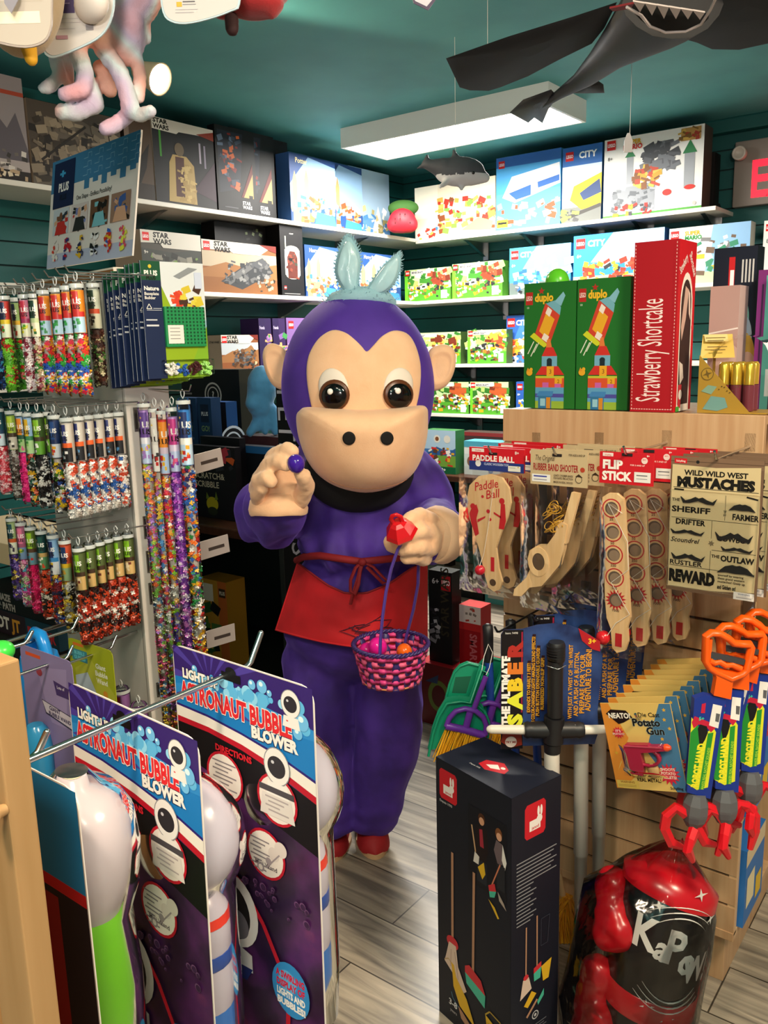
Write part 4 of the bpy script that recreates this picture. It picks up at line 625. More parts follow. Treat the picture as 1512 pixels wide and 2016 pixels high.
# goods on the shelves at the gondola's right side (seen edge-on)
def bx(label, x0, x1, y0, y1, z, h, c, cat='box', name='toy_box', **k): return tbox(label, frame((x0, y0, z+.001), (1, 0, 0)), x1-x0, h, y1-y0, c, cat=cat, name=name, **k)
for z, h, c, c2, lb in ((.177, .2, '#2f6fb8', '#d9c4a0', 'blue and cream toy box on the gondola side, lowest'), (.462, .2, '#2a74c4', '#c92a2a', 'blue and red toy box on the gondola side, middle'), (.762, .14, '#c9a24a', '#e8e4dc', 'tan toy box on the gondola side, upper')):
    bx(lb, -.62, GX1+.012, GY+.03, GY+.2, z, h, c, right=[('R', 0, .78, 1, 1, c2), ('R', .1, .2, .5, .6, '#e8d9b0'), ('R', .6, .1, .9, .4, '#e0b82a')], side=c)
bx('red and white toy box behind the blue ones on the gondola side', -.6, GX1+.01, GY+.215, GY+.34, .462, .24, '#c9302f', right=[('R', .1, .5, .9, .9, '#f0e8e0'), ('R', .2, .1, .8, .4, '#e8c02a')])
p = V((GX1+.03, GY+.1, onp(1497, 1195, 1, GY+.1).z)); mb = MB(); mb.M = frame(p, (0, 1, 0)); polybag(mb, .16, .2, .018, mat('#d8a82a', .3), 3)
mb.M = frame(p+V((0, 0, .0)), (0, 1, 0)); mb.prism([(-.03, 0), (.03, 0), (.045, .05), (.03, .09), (-.03, .09), (-.045, .05)], -.004, .004, mat('#e8c22a', .35)); tag(mb.build('toy_bag'), 'yellow toy pouch hanging at the gondola right side', 'toy')

# ------------------------------------------------------------------ goods standing on the gondola top
DUP = lambda a: [('R', 0, 0, 1, 1, '#1f6a26'), ('R', .03, .83, .17, .93, '#b02a22'), ('T', 'LEGO', .1, .865, .035, '#f0d8d0', dict(al='c', bold=.04, maxw=.12)), ('T', 'duplo', .21, .855, .062, '#e8b42a', dict(bold=.06, maxw=.36)), ('S', .34, .935, .012, .03, 5, '#b02a22'), ('T', '10', .05, .8, .016, '#c9d8c0', {}),
    ('P', [(.22, .6), (.42, .84), (.7, .74), (.5, .5)], '#c8402c'), ('P', [(.3, .62), (.44, .77), (.6, .71), (.46, .56)], '#e0a428'), ('P', [(.42, .76), (.47, .81), (.55, .78), (.5, .73)], '#e8dcd0'), ('P', [(.35, .56), (.4, .605), (.5, .575), (.45, .53)], '#e8dcd0'), ('P', [(.43, .835), (.54, .85), (.64, .86), (.72, .80), (.7, .74)], '#6fa8b8'), ('P', [(.6, .85), (.76, .92), (.8, .89), (.72, .81)], '#7fb4c4'), ('P', [(.12, .58), (.2, .61), (.48, .51), (.4, .49), (.3, .52)], '#c8cc2a'), ('L', [(.2, .54), (.08, .44)], .008, '#d8e0c8'), ('L', [(.26, .52), (.14, .42)], .008, '#d8e0c8'), ('L', [(.3, .53), (.2, .45)], .006, '#d8e0c8'),
    ('P', [(.46, .55), (.52, .56), (.56, .48), (.44, .48)], '#d8783a'), ('P', [(.36, .42), (.44, .49), (.58, .49), (.66, .42)], '#c83028'), ('R', .36, .34, .66, .42, '#6fa8c0'), ('R', .46, .34, .56, .385, '#1a2a30'), ('E', .51, .385, .023, .02, '#1a2a30'), ('P', [(.24, .27), (.36, .34), (.68, .34), (.8, .27)], '#c83028'), ('R', .46, .26, .6, .34, '#e0a428'), ('T', '3', .53, .28, .035, '#8a5a1a', dict(al='c')), ('R', .24, .245, .8, .262, '#b8c03a'), ('R', .24, .17, .8, .245, '#d0502c'), ('R', .38, .17, .5, .21, '#c060a8'), ('R', .62, .17, .74, .21, '#c060a8'), ('R', .62, .2, .76, .245, '#e0a428'), ('T', '2', .69, .205, .03, '#8a5a1a', dict(al='c')), ('R', .24, .06, .8, .17, '#5a9ac0'), ('R', .24, .09, .8, .12, '#4a4a9a'), ('R', .24, 0, .8, .06, '#8fae3a'), ('R', .3, 0, .56, .1, '#2f6f9a'), ('R', .34, .02, .44, .08, '#8fc0d0'), ('R', .46, .0, .54, .09, '#c8842a'), ('P', [(.26, .1), (.32, .14), (.6, .14), (.58, .1)], '#3f7fb8'),
    ('E', .12, .29, .028, .026, '#e0a428'), ('E', .155, .315, .014, .014, '#e0a428'), ('P', [(.06, .3), (.09, .33), (.13, .3)], '#d8902a')]
def topbox(label, px0, px1, pyt, Y, c, d, art_, grp=None, **k):
    a = onshelf(px0, 1, Y, GT); b = onshelf(px1, 1, Y, GT); w = b.x-a.x; h = onp(px0, pyt, 1, Y).z-GT
    return tbox(label, frame((a.x, Y, GT+.001), (1, 0, 0)), w-.002, h, d, c, grp, front=art_(h/w), **k)
topbox('green toy box with a rocket, left of two on the gondola top', 1031, 1132, 560, 1.90, '#1f6a26', .07, DUP, 'green rocket toy boxes', top='#174f1c')
topbox('green toy box with a rocket, next to the tall red box', 1133, 1236, 552, 1.90, '#1f6a26', .07, DUP, 'green rocket toy boxes', top='#174f1c')
a = onshelf(1240, 1, 1.875, GT); b = onshelf(1325, 1, 1.875, GT); w = b.x-a.x; h = onp(1240, 480, 1, 1.875).z-GT
arch = [(.2, .04), (.2, .62)]+[(.5-.3*cos(k*pi/10), .62+.16*sin(k*pi/10)) for k in range(1, 10)]+[(.8, .62), (.8, .04)]
ring_ = [(.15, .0), (.15, .62)]+[(.5-.36*cos(k*pi/10), .62+.2*sin(k*pi/10)) for k in range(1, 10)]+[(.86, .62), (.86, .0)]
mb = boxmesh(MB(), frame((a.x, 1.875, GT+.001), (1, 0, 0)), w, h, .115, '#b0151f', side='#c4141f', top='#8f0f18',
    front=[('R', 0, 0, 1, 1, '#a81420'), ('T', 'Strawberry Shortcake', .68, .06, .155, '#f0dcd8', dict(rot=90, bold=.0, sx=1.0, maxw=2.28))]+[('R', .03, .015+.02*k, .045, .025+.02*k, '#e8b8b0') for k in range(49)]+[('R', .955, .015+.02*k, .97, .025+.02*k, '#e8b8b0') for k in range(49)]+[('R', .04+.06*k, .015, .08+.06*k, .02, '#e8b8b0') for k in range(16)],
    right=[('P', ring_, '#efe6da'), ('P', arch, '#33201c'), ('P', [(.24, .5), (.42, .74), (.62, .72), (.5, .55), (.3, .42)], '#c9a596'), ('P', [(.6, .72), (.7, .7), (.78, .54), (.66, .58)], '#d8c0b4'), ('P', [(.22, .3), (.42, .28), (.5, .2), (.3, .16)], '#d8ccc0'), ('P', [(.22, .16), (.42, .16), (.38, .02), (.22, .02)], '#c0303a'), ('E', .34, .1, .03, .03, '#e8dcd4'), ('T', 'Strawberry', .1, .8, .05, '#f4e6e0', dict(rot=38, maxw=.5)), ('T', 'Shortcake', .56, .92, .05, '#f4e6e0', dict(rot=-52, maxw=.5)), ('E', .9, .5, .02, .02, '#d8303a'), ('R', .1, 0, .3, .03, '#3f9a3a')])
tag(mb.build('doll_box'), 'tall red doll box with white vertical lettering on the gondola top', 'box')
p = onp(1097, 556, 1, 1.985); mb = MB(); mb.ball(p, (.03, .03, .034), mat('#5fc82a', .25)); mb.M = Mx.Translation(p); mb.lathe([(.03, -.0), (.02, -.025), (.016, -.06), (.014, p.z*-1+GT+.0)] if False else [(.024, -.022), (.014, -.035), (.012, GT+.001-p.z)], mat('#4aa822', .3), 12)
tag(mb.build('toy_maraca'), 'green round-headed toy peeking above the left green box', 'toy')
topbox('navy toy box with a row of ice lollies behind the red box', 1392, 1476, 492, 2.085, '#151c2c', .06, lambda a: [('R', .36, .68, .5, .94, '#c9242a'), ('T', 'J', .43, .76, .1, '#ffffff', dict(al='c', bold=.05))]+[('E', .62+.09*k, .55-.12*k, .07, .16, c) for k, c in enumerate(('#8fc8b8', '#b8c8d8', '#e0b04a', '#e8b8a0'))]+[('E', .45, .45, .06, .12, '#c8ccd0')]+[('R', .66+.08*k, .78, .7+.08*k, .92, '#c8c8c8') for k in range(4)], side='#10151f')
topbox('clear plastic tub of pale pink dolls clothes beside the red box', 1388, 1446, 566, 2.0, '#b98f8a', .07, lambda a: [('R', 0, 0, 1, 1, '#b08e88'), ('P', [(0, .3), (.5, .6), (1, .5), (1, .1), (0, 0)], '#c9a8a0'), ('L', [(0, .62), (1, .66)], .012, '#e0d4d0')], side='#c9b0ac', name='plastic_tub', cat='tub')
topbox('purple and mint toy box at the right of the gondola top', 1478, 1512, 534, 2.02, '#7a2a72', .05, lambda a: [('R', .5, 0, 1, .96, '#5fb8a8'), ('P', [(.5, 0), (.5, .9), (.75, .99), (1, .96), (1, 0)], '#64b8aa'), ('L', [(.3, .05), (.32, .9)], .012, '#3a1a44'), ('T', 'D', .6, .1, .2, '#e8f0ec', {})])
topbox('pink toy box at the right edge of the gondola top', 1514, 1575, 530, 1.99, '#d89ab0', .012, lambda a: [('B', .1, .1, .9, .6, ['#e8d0d8', '#c070a0', '#f0e4e8'], 16, 3, .1)])
# gold counter display of little bottles
t = thing('counter_display', 'gold map-printed counter display of golden bottles on the gondola top', 'display box', (-.50, 1.93, GT))
G0 = onshelf(1372, 1, 1.885, GT+.001); sM = frame(G0, (1, 0, 0)); gw = GX1-.002-G0.x
mb = MB(); mb.M = sM; gm = mat('#a8842f', .35); g2 = mat('#c9a648', .3); zt = onp(1372, 660, 1, 1.885).z-GT
pl_ = [(0, 0), (gw*.78, 0), (gw*.02, zt*.72), (0, zt*.74)]; mb.prism(pl_, -.002, 0, gm); art(mb, Mx(), gw, zt, [('E', .13, .5, .08, .08, '#6a5424'), ('E', .13, .5, .07, .07, '#a8842f'), ('S', .13, .5, .02, .065, 4, '#6a5424'), ('P', [(.08, .05), (.2, .22), (.4, .2), (.45, .08), (.3, .03)], '#6f9a94'), ('P', [(.05, .28), (.15, .36), (.28, .34), (.2, .24)], '#7fa08a')]+[('R', .3+.04*k, .3+.04*sin(k*1.2), .32+.04*k, .312+.04*sin(k*1.2), '#5a4420') for k in range(8)], lift=.0006)
mb.box(0, gw, 0, .003, -.1, -.002, gm); mb.prism([(gw*.0, 0), (gw*.04, 0), (gw*.04, zt*.7), (0, zt*.72)], -.1, -.098, gm); mb.build('tray', t)
mb = MB(); mb.M = sM @ Mx.Rotation(R(0), 4, 'X'); mb.add([(0, zt*.7, -.006), (gw*.42, zt*.7, -.05), (gw*.32, zt*1.0, -.075), (-.004, zt*1.0, -.03)], [(0, 1, 2, 3)], g2); art(mb, frame((.012, zt*.78, -.0095), (gw*.42, 0, -.044), (-.02, zt*.3, -.024)), .05, .045, [('R', 0, .55, 1, .95, '#c9b87a'), ('L', [(.05, .75), (.9, .75)], .05, '#6a5424'), ('L', [(.1, .6), (.8, .6)], .05, '#6a5424'), ('L', [(.05, .25), (.9, .25)], .05, '#6a5424'), ('L', [(.2, .08), (.8, .08)], .05, '#6a5424')], lift=.001); mb.build('header_card', t)
for k in range(6):
    q = V((G0.x+.045+.026*(k % 3)+.0*k, 1.915+.034*(k//3), GT+.005)); b = thing('perfume_bottle', ('golden bottle in the gold display, ' + ('front left', 'front middle', 'front right', 'back left', 'back middle', 'back right')[k]), 'bottle', q, group='golden bottles in the gold display')
    mb = MB(); mb.M = Mx.Translation(q); mb.lathe([(.0115, 0), (.012, .004), (.012, .055)], mat('#6a2f38', .2), 14); mb.lathe([(.0115, .056), (.0115, .098), (.008, .104), (.0, .104)], mat('#c9a83a', .22, .6), 14, False, False); mb.build('bottle_body', b)
mb = MB(); mb.M = frame((G0.x+.03, 1.905, GT+.12), (1, 0, 0)); dome = [(.0, 0)]
mb.ring([[(.05+.055*cos(a_*pi/12), .035*sin(a_*pi/12)*(1.3), z) for a_ in range(13)] for z in (0, -.07)], CLEAR, False); mb.build('clear_cover', t)

# ------------------------------------------------------------------ packets hanging on the upper hooks
def peg(x, z, L=.22, m=CHROME, tip=.018):
    t = thing('peg_hook', '', 'hook', (x, GY, z)); mb = MB(); mb.M = frame((x, GY, z), (1, 0, 0))
    mb.rbox(-.012, .012, -.012, .028, -.004, .004, m, .001); mb.build('hook_plate', t); mb = MB(); mb.M = frame((x, GY, z), (1, 0, 0)); mb.tube([(0, 0, .003), (0, 0, L-.01), (0, .003, L), (0, tip, L+.012)], .0026, m, 8); mb.build('hook_rod', t); return t
RED = '#c81a26'
def packet(name, label, cat, hx, hy, Y, hdr, bagpx, build, group=None):
    """hdr: header corners in view (x0,y0,x1,y1); bagpx: bag right/bottom; build(t, P) adds the toy"""
    P = Pl(hx, hy, Y=Y); t = thing(name, label, cat, P.o, group=group)
    x0, y0 = P.p(hdr[0], hdr[1]); x1, _ = P.p(hdr[2], hdr[1]+10); _, y1 = P.p(hdr[0]+4, hdr[3]); P.x0, P.x1, P.yt, P.yb = x0, x1, y0, y1
    build(t, P)
    bx0, by = P.p(bagpx[0], bagpx[2]); bx1, _ = P.p(bagpx[1], bagpx[2]); mb = MB(); mb.M = P.M; old = mb.M; mb.M = P.M @ Mx.Translation((0, y1+.006, -.004)); polybag(mb, bx1-bx0, y1-by, .016, CLEARBAG, hx*.01, (bx0+bx1)/2); mb.build('bag', t)
    return t, P
def header(t, P, col, items, slot=True):
    w, h = P.x1-P.x0, P.yt-P.yb; mb = MB(); M = P.M @ Mx.Translation((P.x0, P.yb, 0)); boxmesh(mb, M @ Mx.Translation((0, 0, .0025)), w, h, .005, col, front=items)
    mb.M = P.M; mb.rbox(-.011, .011, -.003, .003, .0026, .0034, mat('#1a0f10', .6), .0008); mb.build('header_card', t)
def paddle(t, P):
    header(t, P, RED, [('R', 0, 0, 1, .42, '#26367a'), ('R', .0, .4, 1, 1, RED), ('R', .05, .8, .28, .95, '#e8d8d0'), ('T', 'Schylling', .165, .84, .06, RED, dict(al='c', maxw=.2)), ('T', 'PADDLE BALL', .06, .43, .24, '#f4ece4', dict(bold=.05, maxw=.86)), ('E', .17, .3, .14, .14, '#e8e4e0'), ('T', 'CLASSIC WOODEN TOY', .28, .25, .1, '#c8d0ec', dict(maxw=.45)), ('R', .72, .05, .94, .28, '#e0ddd0'), ('E', .9, .24, .03, .03, '#c9a83a'), ('L', [(.74, .2), (.85, .2)], .02, '#8a8a80'), ('T', '8+', .84, .78, .13, '#f4ece4', {})])
    o = P.ps([(967, 933), (990, 940), (1004, 962), (1007, 990), (1000, 1020), (988, 1048), (978, 1078), (983, 1120), (990, 1145), (985, 1160), (974, 1164), (963, 1156), (957, 1135), (946, 1085), (936, 1050), (926, 1020), (920, 985), (926, 955), (944, 937)])
    c = P.p(972, 1146)
    mb = MB(); mb.M = P.M @ Mx.Translation((0, 0, .0)); mb.prism(o, -.003, .004, PINE); mb.M = P.M
    h1, h2 = P.p(947, 960), P.p(958, 985); s = (h1[1]-P.p(947, 970)[1])/10; red = mat('#c0222c', .4)
    mb.text('Paddle', *P.p(936, 966), 17*s, red, .0044, bold=.01, shear=.25, rot=12, maxw=55*s); mb.text('Ball', *P.p(958, 982), 17*s, red, .0044, bold=.01, shear=.25, rot=12, maxw=34*s)
    px = lambda pts, z=.0046, m=red: mb.add([(*P.p(*q), z) for q in pts][::-1], [tuple(range(len(pts)))], m)
    px([(930, 1000), (940, 992), (944, 1005), (940, 1020), (945, 1050), (938, 1055), (930, 1030), (926, 1010)]); px([(988, 990), (996, 992), (998, 1025), (994, 1042), (984, 1040), (987, 1010)]); px([(942, 1022), (958, 1015), (957, 1019), (942, 1028)]); px([(974, 1007), (988, 1016), (988, 1020), (974, 1011)])
    for q, r_ in (((933, 996), 6), ((990, 986), 6), ((952, 977), 3), ((963, 1006), 4), ((967, 1022), 3)): mb.add([(P.p(*q)[0]+r_*s*cos(j*pi/6), P.p(*q)[1]+r_*s*sin(j*pi/6), .0047) for j in range(12)], [tuple(range(12))], red)
    mb.rbox(*(P.p(968, 1120)[0], P.p(975, 1120)[0]), *(P.p(970, 1124)[1], P.p(970, 1096)[1]), .0042, .0046, red, .0002)
    mb.add([(c[0]+.0085*cos(j*pi/8), c[1]+.0085*sin(j*pi/8), .0047) for j in range(16)], [tuple(range(16))], mat('#4a3424', .6)); mb.build('wooden_paddle', t)
    mb = MB(); mb.M = P.M; c = P.p(950, 1120); mb.ball((c[0], c[1], .012), .0125, mat('#b01a2c', .2)); mb.build('ball', t)
    mb = MB(); mb.M = P.M; mb.tube([(*P.p(950, 1118), .02), (*P.p(955, 1090), .006), (*P.p(965, 1030), .0062), (*P.p(974, 960), .0062)], .0007, mat('#e0d8cc', .6), 5); mb.build('elastic_string', t)
def shooter(t, P):
    header(t, P, '#c4ad86', [('T', 'The Original', .08, .7, .16, '#4a3020', dict(shear=.25, bold=-.005, maxw=.36)), ('T', 'RUBBER BAND SHOOTER', .05, .42, .2, '#a02024', dict(bold=.03, maxw=.8)), ('E', .92, .5, .07, .07, '#b0402a'), ('R', .03, .08, .36, .3, '#e8e6e2'), ('R', .06, .22, .3, .26, '#3a3f9a'), ('R', .06, .13, .3, .16, '#9a9aa8'), ('T', 'LOADS 12 RUBBER BANDS', .42, .27, .06, '#3a2a1c', dict(maxw=.34)), ('T', 'FOR RAPID FIRE ACTION', .42, .19, .06, '#3a2a1c', dict(maxw=.34)), ('T', 'MADE IN REAL WOOD', .42, .08, .06, '#3a2a1c', dict(maxw=.34)), ('E', .86, .22, .1, .1, '#3a2a1c'), ('E', .86, .22, .085, .085, '#c4ad86'), ('P', [(.8, .3), (.86, .38), (.93, .28)], '#3a2a1c'), ('T', 'FOR AGES 6 AND UP', .68, .87, .06, '#3a2a1c', dict(maxw=.28))])
    mb = MB(); mb.M = P.M; mb.prism(P.ps([(1128, 968), (1143, 971), (1117, 1070), (1102, 1062)]), -.006, .007, PINE)
    mb.prism(P.ps([(1104, 1024), (1120, 1032), (1112, 1082), (1104, 1112), (1085, 1135), (1070, 1152), (1046, 1155), (1030, 1172), (1014, 1171), (1016, 1158), (1040, 1135), (1050, 1112), (1042, 1100), (1046, 1082), (1062, 1072), (1080, 1072), (1096, 1050)]), -.008, .009, PINE)
    c = P.p(1064, 1104); s = (P.p(0, 960)[1]-P.p(0, 970)[1])/10 if False else (P.p(1060, 1100)[1]-P.p(1060, 1110)[1])/10
    mb.ring([[(c[0]+r_*s*cos(j*pi/12), c[1]+1.3*r_*s*sin(j*pi/12), z) for j in range(24)] for r_, z in ((22, .006), (22, .0105), (13, .0105), (13, .009))], PINE, True, False, False, False)
    mb.add([(c[0]+13*s*cos(j*pi/12), c[1]+17*s*sin(j*pi/12), .0095) for j in range(24)], [tuple(range(24))], mat('#5a4634', .6)); mb.build('wooden_shooter', t)
    mb = MB(); mb.M = P.M; bm_ = mat('#c9962e', .45); rr = random.Random(5)
    for k in range(16):
        c = V((*P.p(1090+rr.uniform(-10, 12), 1018+rr.uniform(-26, 26)), .006)); r_ = .009; a = rr.random()*6; mb.tube([c+V((r_*cos(j*pi/5)*1.3, r_*sin(j*pi/5+a*.3), .004*sin(j+a))) for j in range(10)], .0011, bm_, 5, closed=True)
    mb.build('rubber_bands', t)
    mb = MB(); mb.M = P.M; mb.tube([(*P.p(1108, 1090), .004), (*P.p(1103, 1118), .004)], .0022, STEEL); mb.build('trigger', t)
def flip(t, P):
    header(t, P, RED, [('R', .06, .86, .26, .97, '#e8d8d0'), ('T', 'Schylling', .16, .885, .045, RED, dict(al='c', maxw=.17)), ('T', 'FLIP', .06, .48, .27, '#f4ece4', dict(bold=.07, maxw=.42)), ('T', 'STICK', .06, .12, .27, '#f4ece4', dict(bold=.07, maxw=.56)), ('E', .84, .78, .1, .1, '#e8d0c8'), ('T', 'BEST', .84, .79, .04, RED, dict(al='c')), ('T', 'FOR 5 AND UP', .58, .6, .05, '#f4d8d0', dict(maxw=.3)), ('R', .66, .1, .96, .42, '#e6e2dc'), ('R', .7, .3, .9, .33, '#5a5a60'), ('R', .7, .2, .9, .22, '#8a8a90'), ('T', '8+', .88, .9, .06, '#f4ece4', {})])
    o = P.ps([(1188, 978), (1200, 970), (1216, 971), (1229, 982), (1232, 1010), (1240, 1180), (1242, 1215), (1236, 1236), (1238, 1262), (1232, 1280), (1216, 1284), (1207, 1274), (1204, 1236), (1196, 1215), (1193, 1180), (1187, 1010)])
    mb = MB(); mb.M = P.M; mb.prism(o, -.005, .005, PINE); red = mat('#b8242c', .4); hole = mat('#5a4a3e', .7); s = (P.p(1210, 1000)[1]-P.p(1210, 1010)[1])/10
    for k, (q, tx) in enumerate((((1206, 1000), '25'), ((1208, 1047), '50'), ((1210, 1091), '250'), ((1212, 1136), '500'), ((1214, 1180), '1000'))):
        c = P.p(*q); R_ = 17*s
        if k < 4: mb.add([(c[0]+19*s*cos(j*pi/12), c[1]+19*s*sin(j*pi/12), .0053) for j in range(24)], [tuple(range(24))], red); mb.add([(c[0]+16.5*s*cos(j*pi/12), c[1]+16.5*s*sin(j*pi/12), .0055) for j in range(24)], [tuple(range(24))], PINE)
        else: mb.add([(c[0]+(22 if j % 2 else 14)*s*cos(j*pi/16), c[1]+(22 if j % 2 else 14)*s*sin(j*pi/16), .0053) for j in range(32)], [tuple(range(32))], red)
        mb.add([(c[0]+13*s*cos(j*pi/12), c[1]+13*s*sin(j*pi/12), .0057) for j in range(24)], [tuple(range(24))], hole); mb.add([(c[0]+11*s*cos(j*pi/12)+1.5*s, c[1]+11*s*sin(j*pi/12)-1.5*s, .0059) for j in range(24)], [tuple(range(24))], mat('#8a7460', .6))
        mb.text(tx, c[0], c[1]-24*s, 5.5*s, mat('#4a2a24', .5), .0056, al='c')
    mb.rbox(P.p(1213, 1262)[0], P.p(1226, 1262)[0], P.p(1220, 1272)[1], P.p(1220, 1246)[1], .0052, .0058, red, .0002); mb.build('wooden_stick', t)
    mb = MB(); mb.M = P.M; c = P.p(1189, 1254); mb.ball((c[0], c[1], .004), .0155, mat('#c01a24', .18)); mb.build('ball', t)
    mb = MB(); mb.M = P.M; mb.tube([(*P.p(*q), z) for q, z in (((1197, 1252), .01), ((1215, 1225), .008), ((1242, 1208), .007), ((1206, 1145), .0075), ((1240, 1120), .0075), ((1238, 1065), .0075), ((1200, 990), .0075), ((1228, 1010), .007))], .0008, mat('#e8e2d8', .6), 5); mb.build('string', t)
def hang(name, label0, labels, cat, hx, hy, Y, hdr, bagpx, build, dy, dx, group):
    t, P = packet(name, label0, cat, hx, hy, Y, hdr, bagpx, build, group)
    for k, lb in enumerate(labels):
        c = copy_tree(t); j = k+1; c.location = t.location+V((dx*j, dy*j, rnd.uniform(-.004, .004))); c.rotation_euler = (0, 0, R(rnd.uniform(-6, 6))); c['label'] = lb
    return P
Yf = 1.66
hk = []
P = hang('paddle_toy', 'front wooden paddle-and-ball toy packet with a red and blue header card', ['second wooden paddle packet, directly behind the front one', 'third wooden paddle packet, red header showing behind the second', 'rearmost wooden paddle packet against the slatwall'], 'toy', 972, 893, Yf, (925, 879, 1033, 924), (903, 1045, 1166), paddle, .045, .012, 'paddle-and-ball packets'); hk.append((P, 'hook holding the wooden paddle packets'))
P = hang('toy_shooter', 'front wooden rubber band shooter packet with a kraft paper header', ['second rubber band shooter packet behind the kraft header', 'third rubber band shooter packet, half hidden', 'rearmost rubber band shooter packet by the slatwall'], 'toy', 1098, 896, Yf-.01, (1046, 884, 1158, 952), (1022, 1148, 1200), shooter, .045, .016, 'rubber band shooter packets'); hk.append((P, 'hook holding the rubber band shooter packets'))
P = hang('flip_stick', 'front wooden stick with five ringed holes under a red header card', ['second holed wooden stick packet behind the front one', 'third holed wooden stick packet, red ball at its foot', 'rearmost holed wooden stick packet by the slatwall'], 'toy', 1236, 895, Yf-.02, (1182, 888, 1288, 950), (1172, 1262, 1292), flip, .05, .026, 'holed stick packets'); hk.append((P, 'hook holding the holed wooden sticks'))
# moustache cards
P = Pl(1413, 905, Y=Yf-.02); MC = None; BLKP = '#15130f'
def stache(x, y, w, h, k=0):
    up = [(-1, .1+.5*(k == 0)), (-.75, -.25), (-.45, .15), (-.2, .7), (0, .4), (.2, .7), (.45, .15), (.75, -.25), (1, .1+.5*(k == 0))]
    lo = [(.85, -.8), (.5, -.75), (.2, -.4), (0, -.15), (-.2, -.4), (-.5, -.75), (-.85, -.8)]
    if k == 1: up = [(-1, -.7), (-.6, .5), (-.2, .9), (0, .75), (.2, .9), (.6, .5), (1, -.7)]; lo = [(.5, -.5), (0, -.6), (-.5, -.5)]
    return [(x+a*w, y+b*h) for a, b in up+lo]
x0, y0 = P.p(1322, 897); x1, _ = P.p(1505, 920); _, yb = P.p(1322, 1160); cw, ch = x1-x0, y0-yb
it = [('R', 0, 0, 1, 1, '#6e5440'), ('R', 0, .93, 1, 1, '#7a5f4a'), ('L', [(0, .965), (1, .965)], .004, '#4a3628'), ('P', [(.02, .03), (.01, .5), (.02, .94), (.5, .93), (.97, .95), (.985, .5), (.975, .06), (.5, .03)], '#cdb88c'), ('R', .04, .95, .18, .985, RED), ('T', 'Schylling', .11, .96, .014, '#f0e4d8', dict(al='c', maxw=.12)), ('E', .3, .965, .012, .012, '#1a1a1a'),
    ('T', 'WILD WILD WEST', .5, .868, .038, BLKP, dict(al='c', bold=.05, maxw=.7)), ('T', 'MUSTACHES', .5, .785, .068, BLKP, dict(al='c', bold=.1, maxw=.93)), ('R', .04, .772, .96, .776, BLKP), ('L', [(.05, .76), (.16, .758)], .012, BLKP), ('L', [(.84, .74), (.96, .725)], .012, BLKP), ('T', 'THE', .03, .672, .022, BLKP, dict(bold=.03)), ('T', 'SHERIFF', .03, .595, .042, BLKP, dict(bold=.05, sx=1.35, maxw=.56)), ('R', .62, .56, .624, .74, BLKP), ('T', 'FARMER', .7, .573, .042, BLKP, dict(bold=.05, maxw=.28)), ('T', 'THE', .635, .59, .018, BLKP, dict(rot=90)), ('R', .03, .55, .97, .553, BLKP), ('T', 'DRIFTER', .08, .505, .04, BLKP, dict(bold=.05, maxw=.38)), ('R', .485, .42, .489, .55, BLKP), ('T', 'COWBOY', .55, .41, .036, BLKP, dict(bold=.04, sx=1.2, maxw=.36)), ('T', 'Scoundrel', .03, .37, .036, BLKP, dict(shear=.3, maxw=.4)), ('S', .49, .385, .012, .024, 6, '#7a6a50'), ('R', .03, .345, .97, .348, BLKP) if False else ('R', .5, .335, .97, .338, BLKP), ('T', 'THE', .5, .283, .022, BLKP, dict(bold=.04)), ('T', 'OUTLAW', .6, .265, .042, BLKP, dict(bold=.06, maxw=.36)), ('R', .485, .12, .489, .33, BLKP), ('T', 'RUSTLER', .03, .2, .034, BLKP, dict(bold=.03, sx=1.25, maxw=.44)), ('R', .03, .19, .97, .193, BLKP), ('T', 'REWARD', .03, .075, .085, BLKP, dict(bold=.1, maxw=.52))]
it += [('T', tx, .58, .155-.024*k, .016, BLKP, dict(bold=.02, maxw=.38)) for k, tx in enumerate(('yourself by wearing', 'these grand western', 'mustaches! Giddy up'))]+[('T', 'and Giddem on!', .58, .06, .03, BLKP, dict(bold=.05, maxw=.2))]
it += [('R', .76, -.0, .98, .055, '#dcd6d0'), ('T', 'WARNING', .87, .035, .012, '#4a4a70', dict(al='c')), ('R', .79, .012, .95, .02, '#a8a4a4')]
LB = ['front tan moustache card headed in western lettering', 'second moustache card, just behind the front one', 'third moustache card in the row', 'fourth moustache card, last before the slatwall']
for k in range(4):
    if MC is None:
        t = MC = thing('moustache_card', LB[0], 'toy card', P.o, group='moustache cards'); mb = MB(); boxmesh(mb, P.M @ Mx.Translation((x0, yb, 0)), cw, ch, .003, '#5f4838', front=it); mb.build('printed_card', t)
        for (x, y, w_, h_, kk) in ((.33, .69, .2, .032, 0), (.8, .66, .14, .03, 1), (.22, .45, .19, .022, 0), (.73, .45, .2, .04, 2), (.77, .36, .17, .02, 0), (.24, .265, .19, .03, 0), (.77, .21, .2, .04, 1)):
            mb = MB(); mb.M = P.M @ Mx.Translation((x0, yb, .0006)); mb.prism([(a*cw, b*ch) for a, b in stache(x, y, w_, h_, kk if kk != 2 else 0)], 0, .004, mat('#12100e', .8)); mb.build('moustache', t)
        mb = MB(); mb.M = P.M @ Mx.Translation((x0, yb, .0006)); mb.rbox(.015*cw, .985*cw, .03*ch, .76*ch, 0, .008, CLEARBL, .004); mb.build('blister', t)
    else: t = copy_tree(MC); t.location = MC.location+V((.006*k, .05*k, -.002*k)); t.rotation_euler = (0, 0, R((0, -2, 2, -1)[k])); t['label'] = LB[k]
hk.append((P, 'hook holding the moustache cards'))
for P, lb in hk:
    o = P.o; L = GY-o.y+.012; t = peg(o.x, o.z+.001, L); t['label'] = lb; t['group'] = 'slatwall peg hooks'
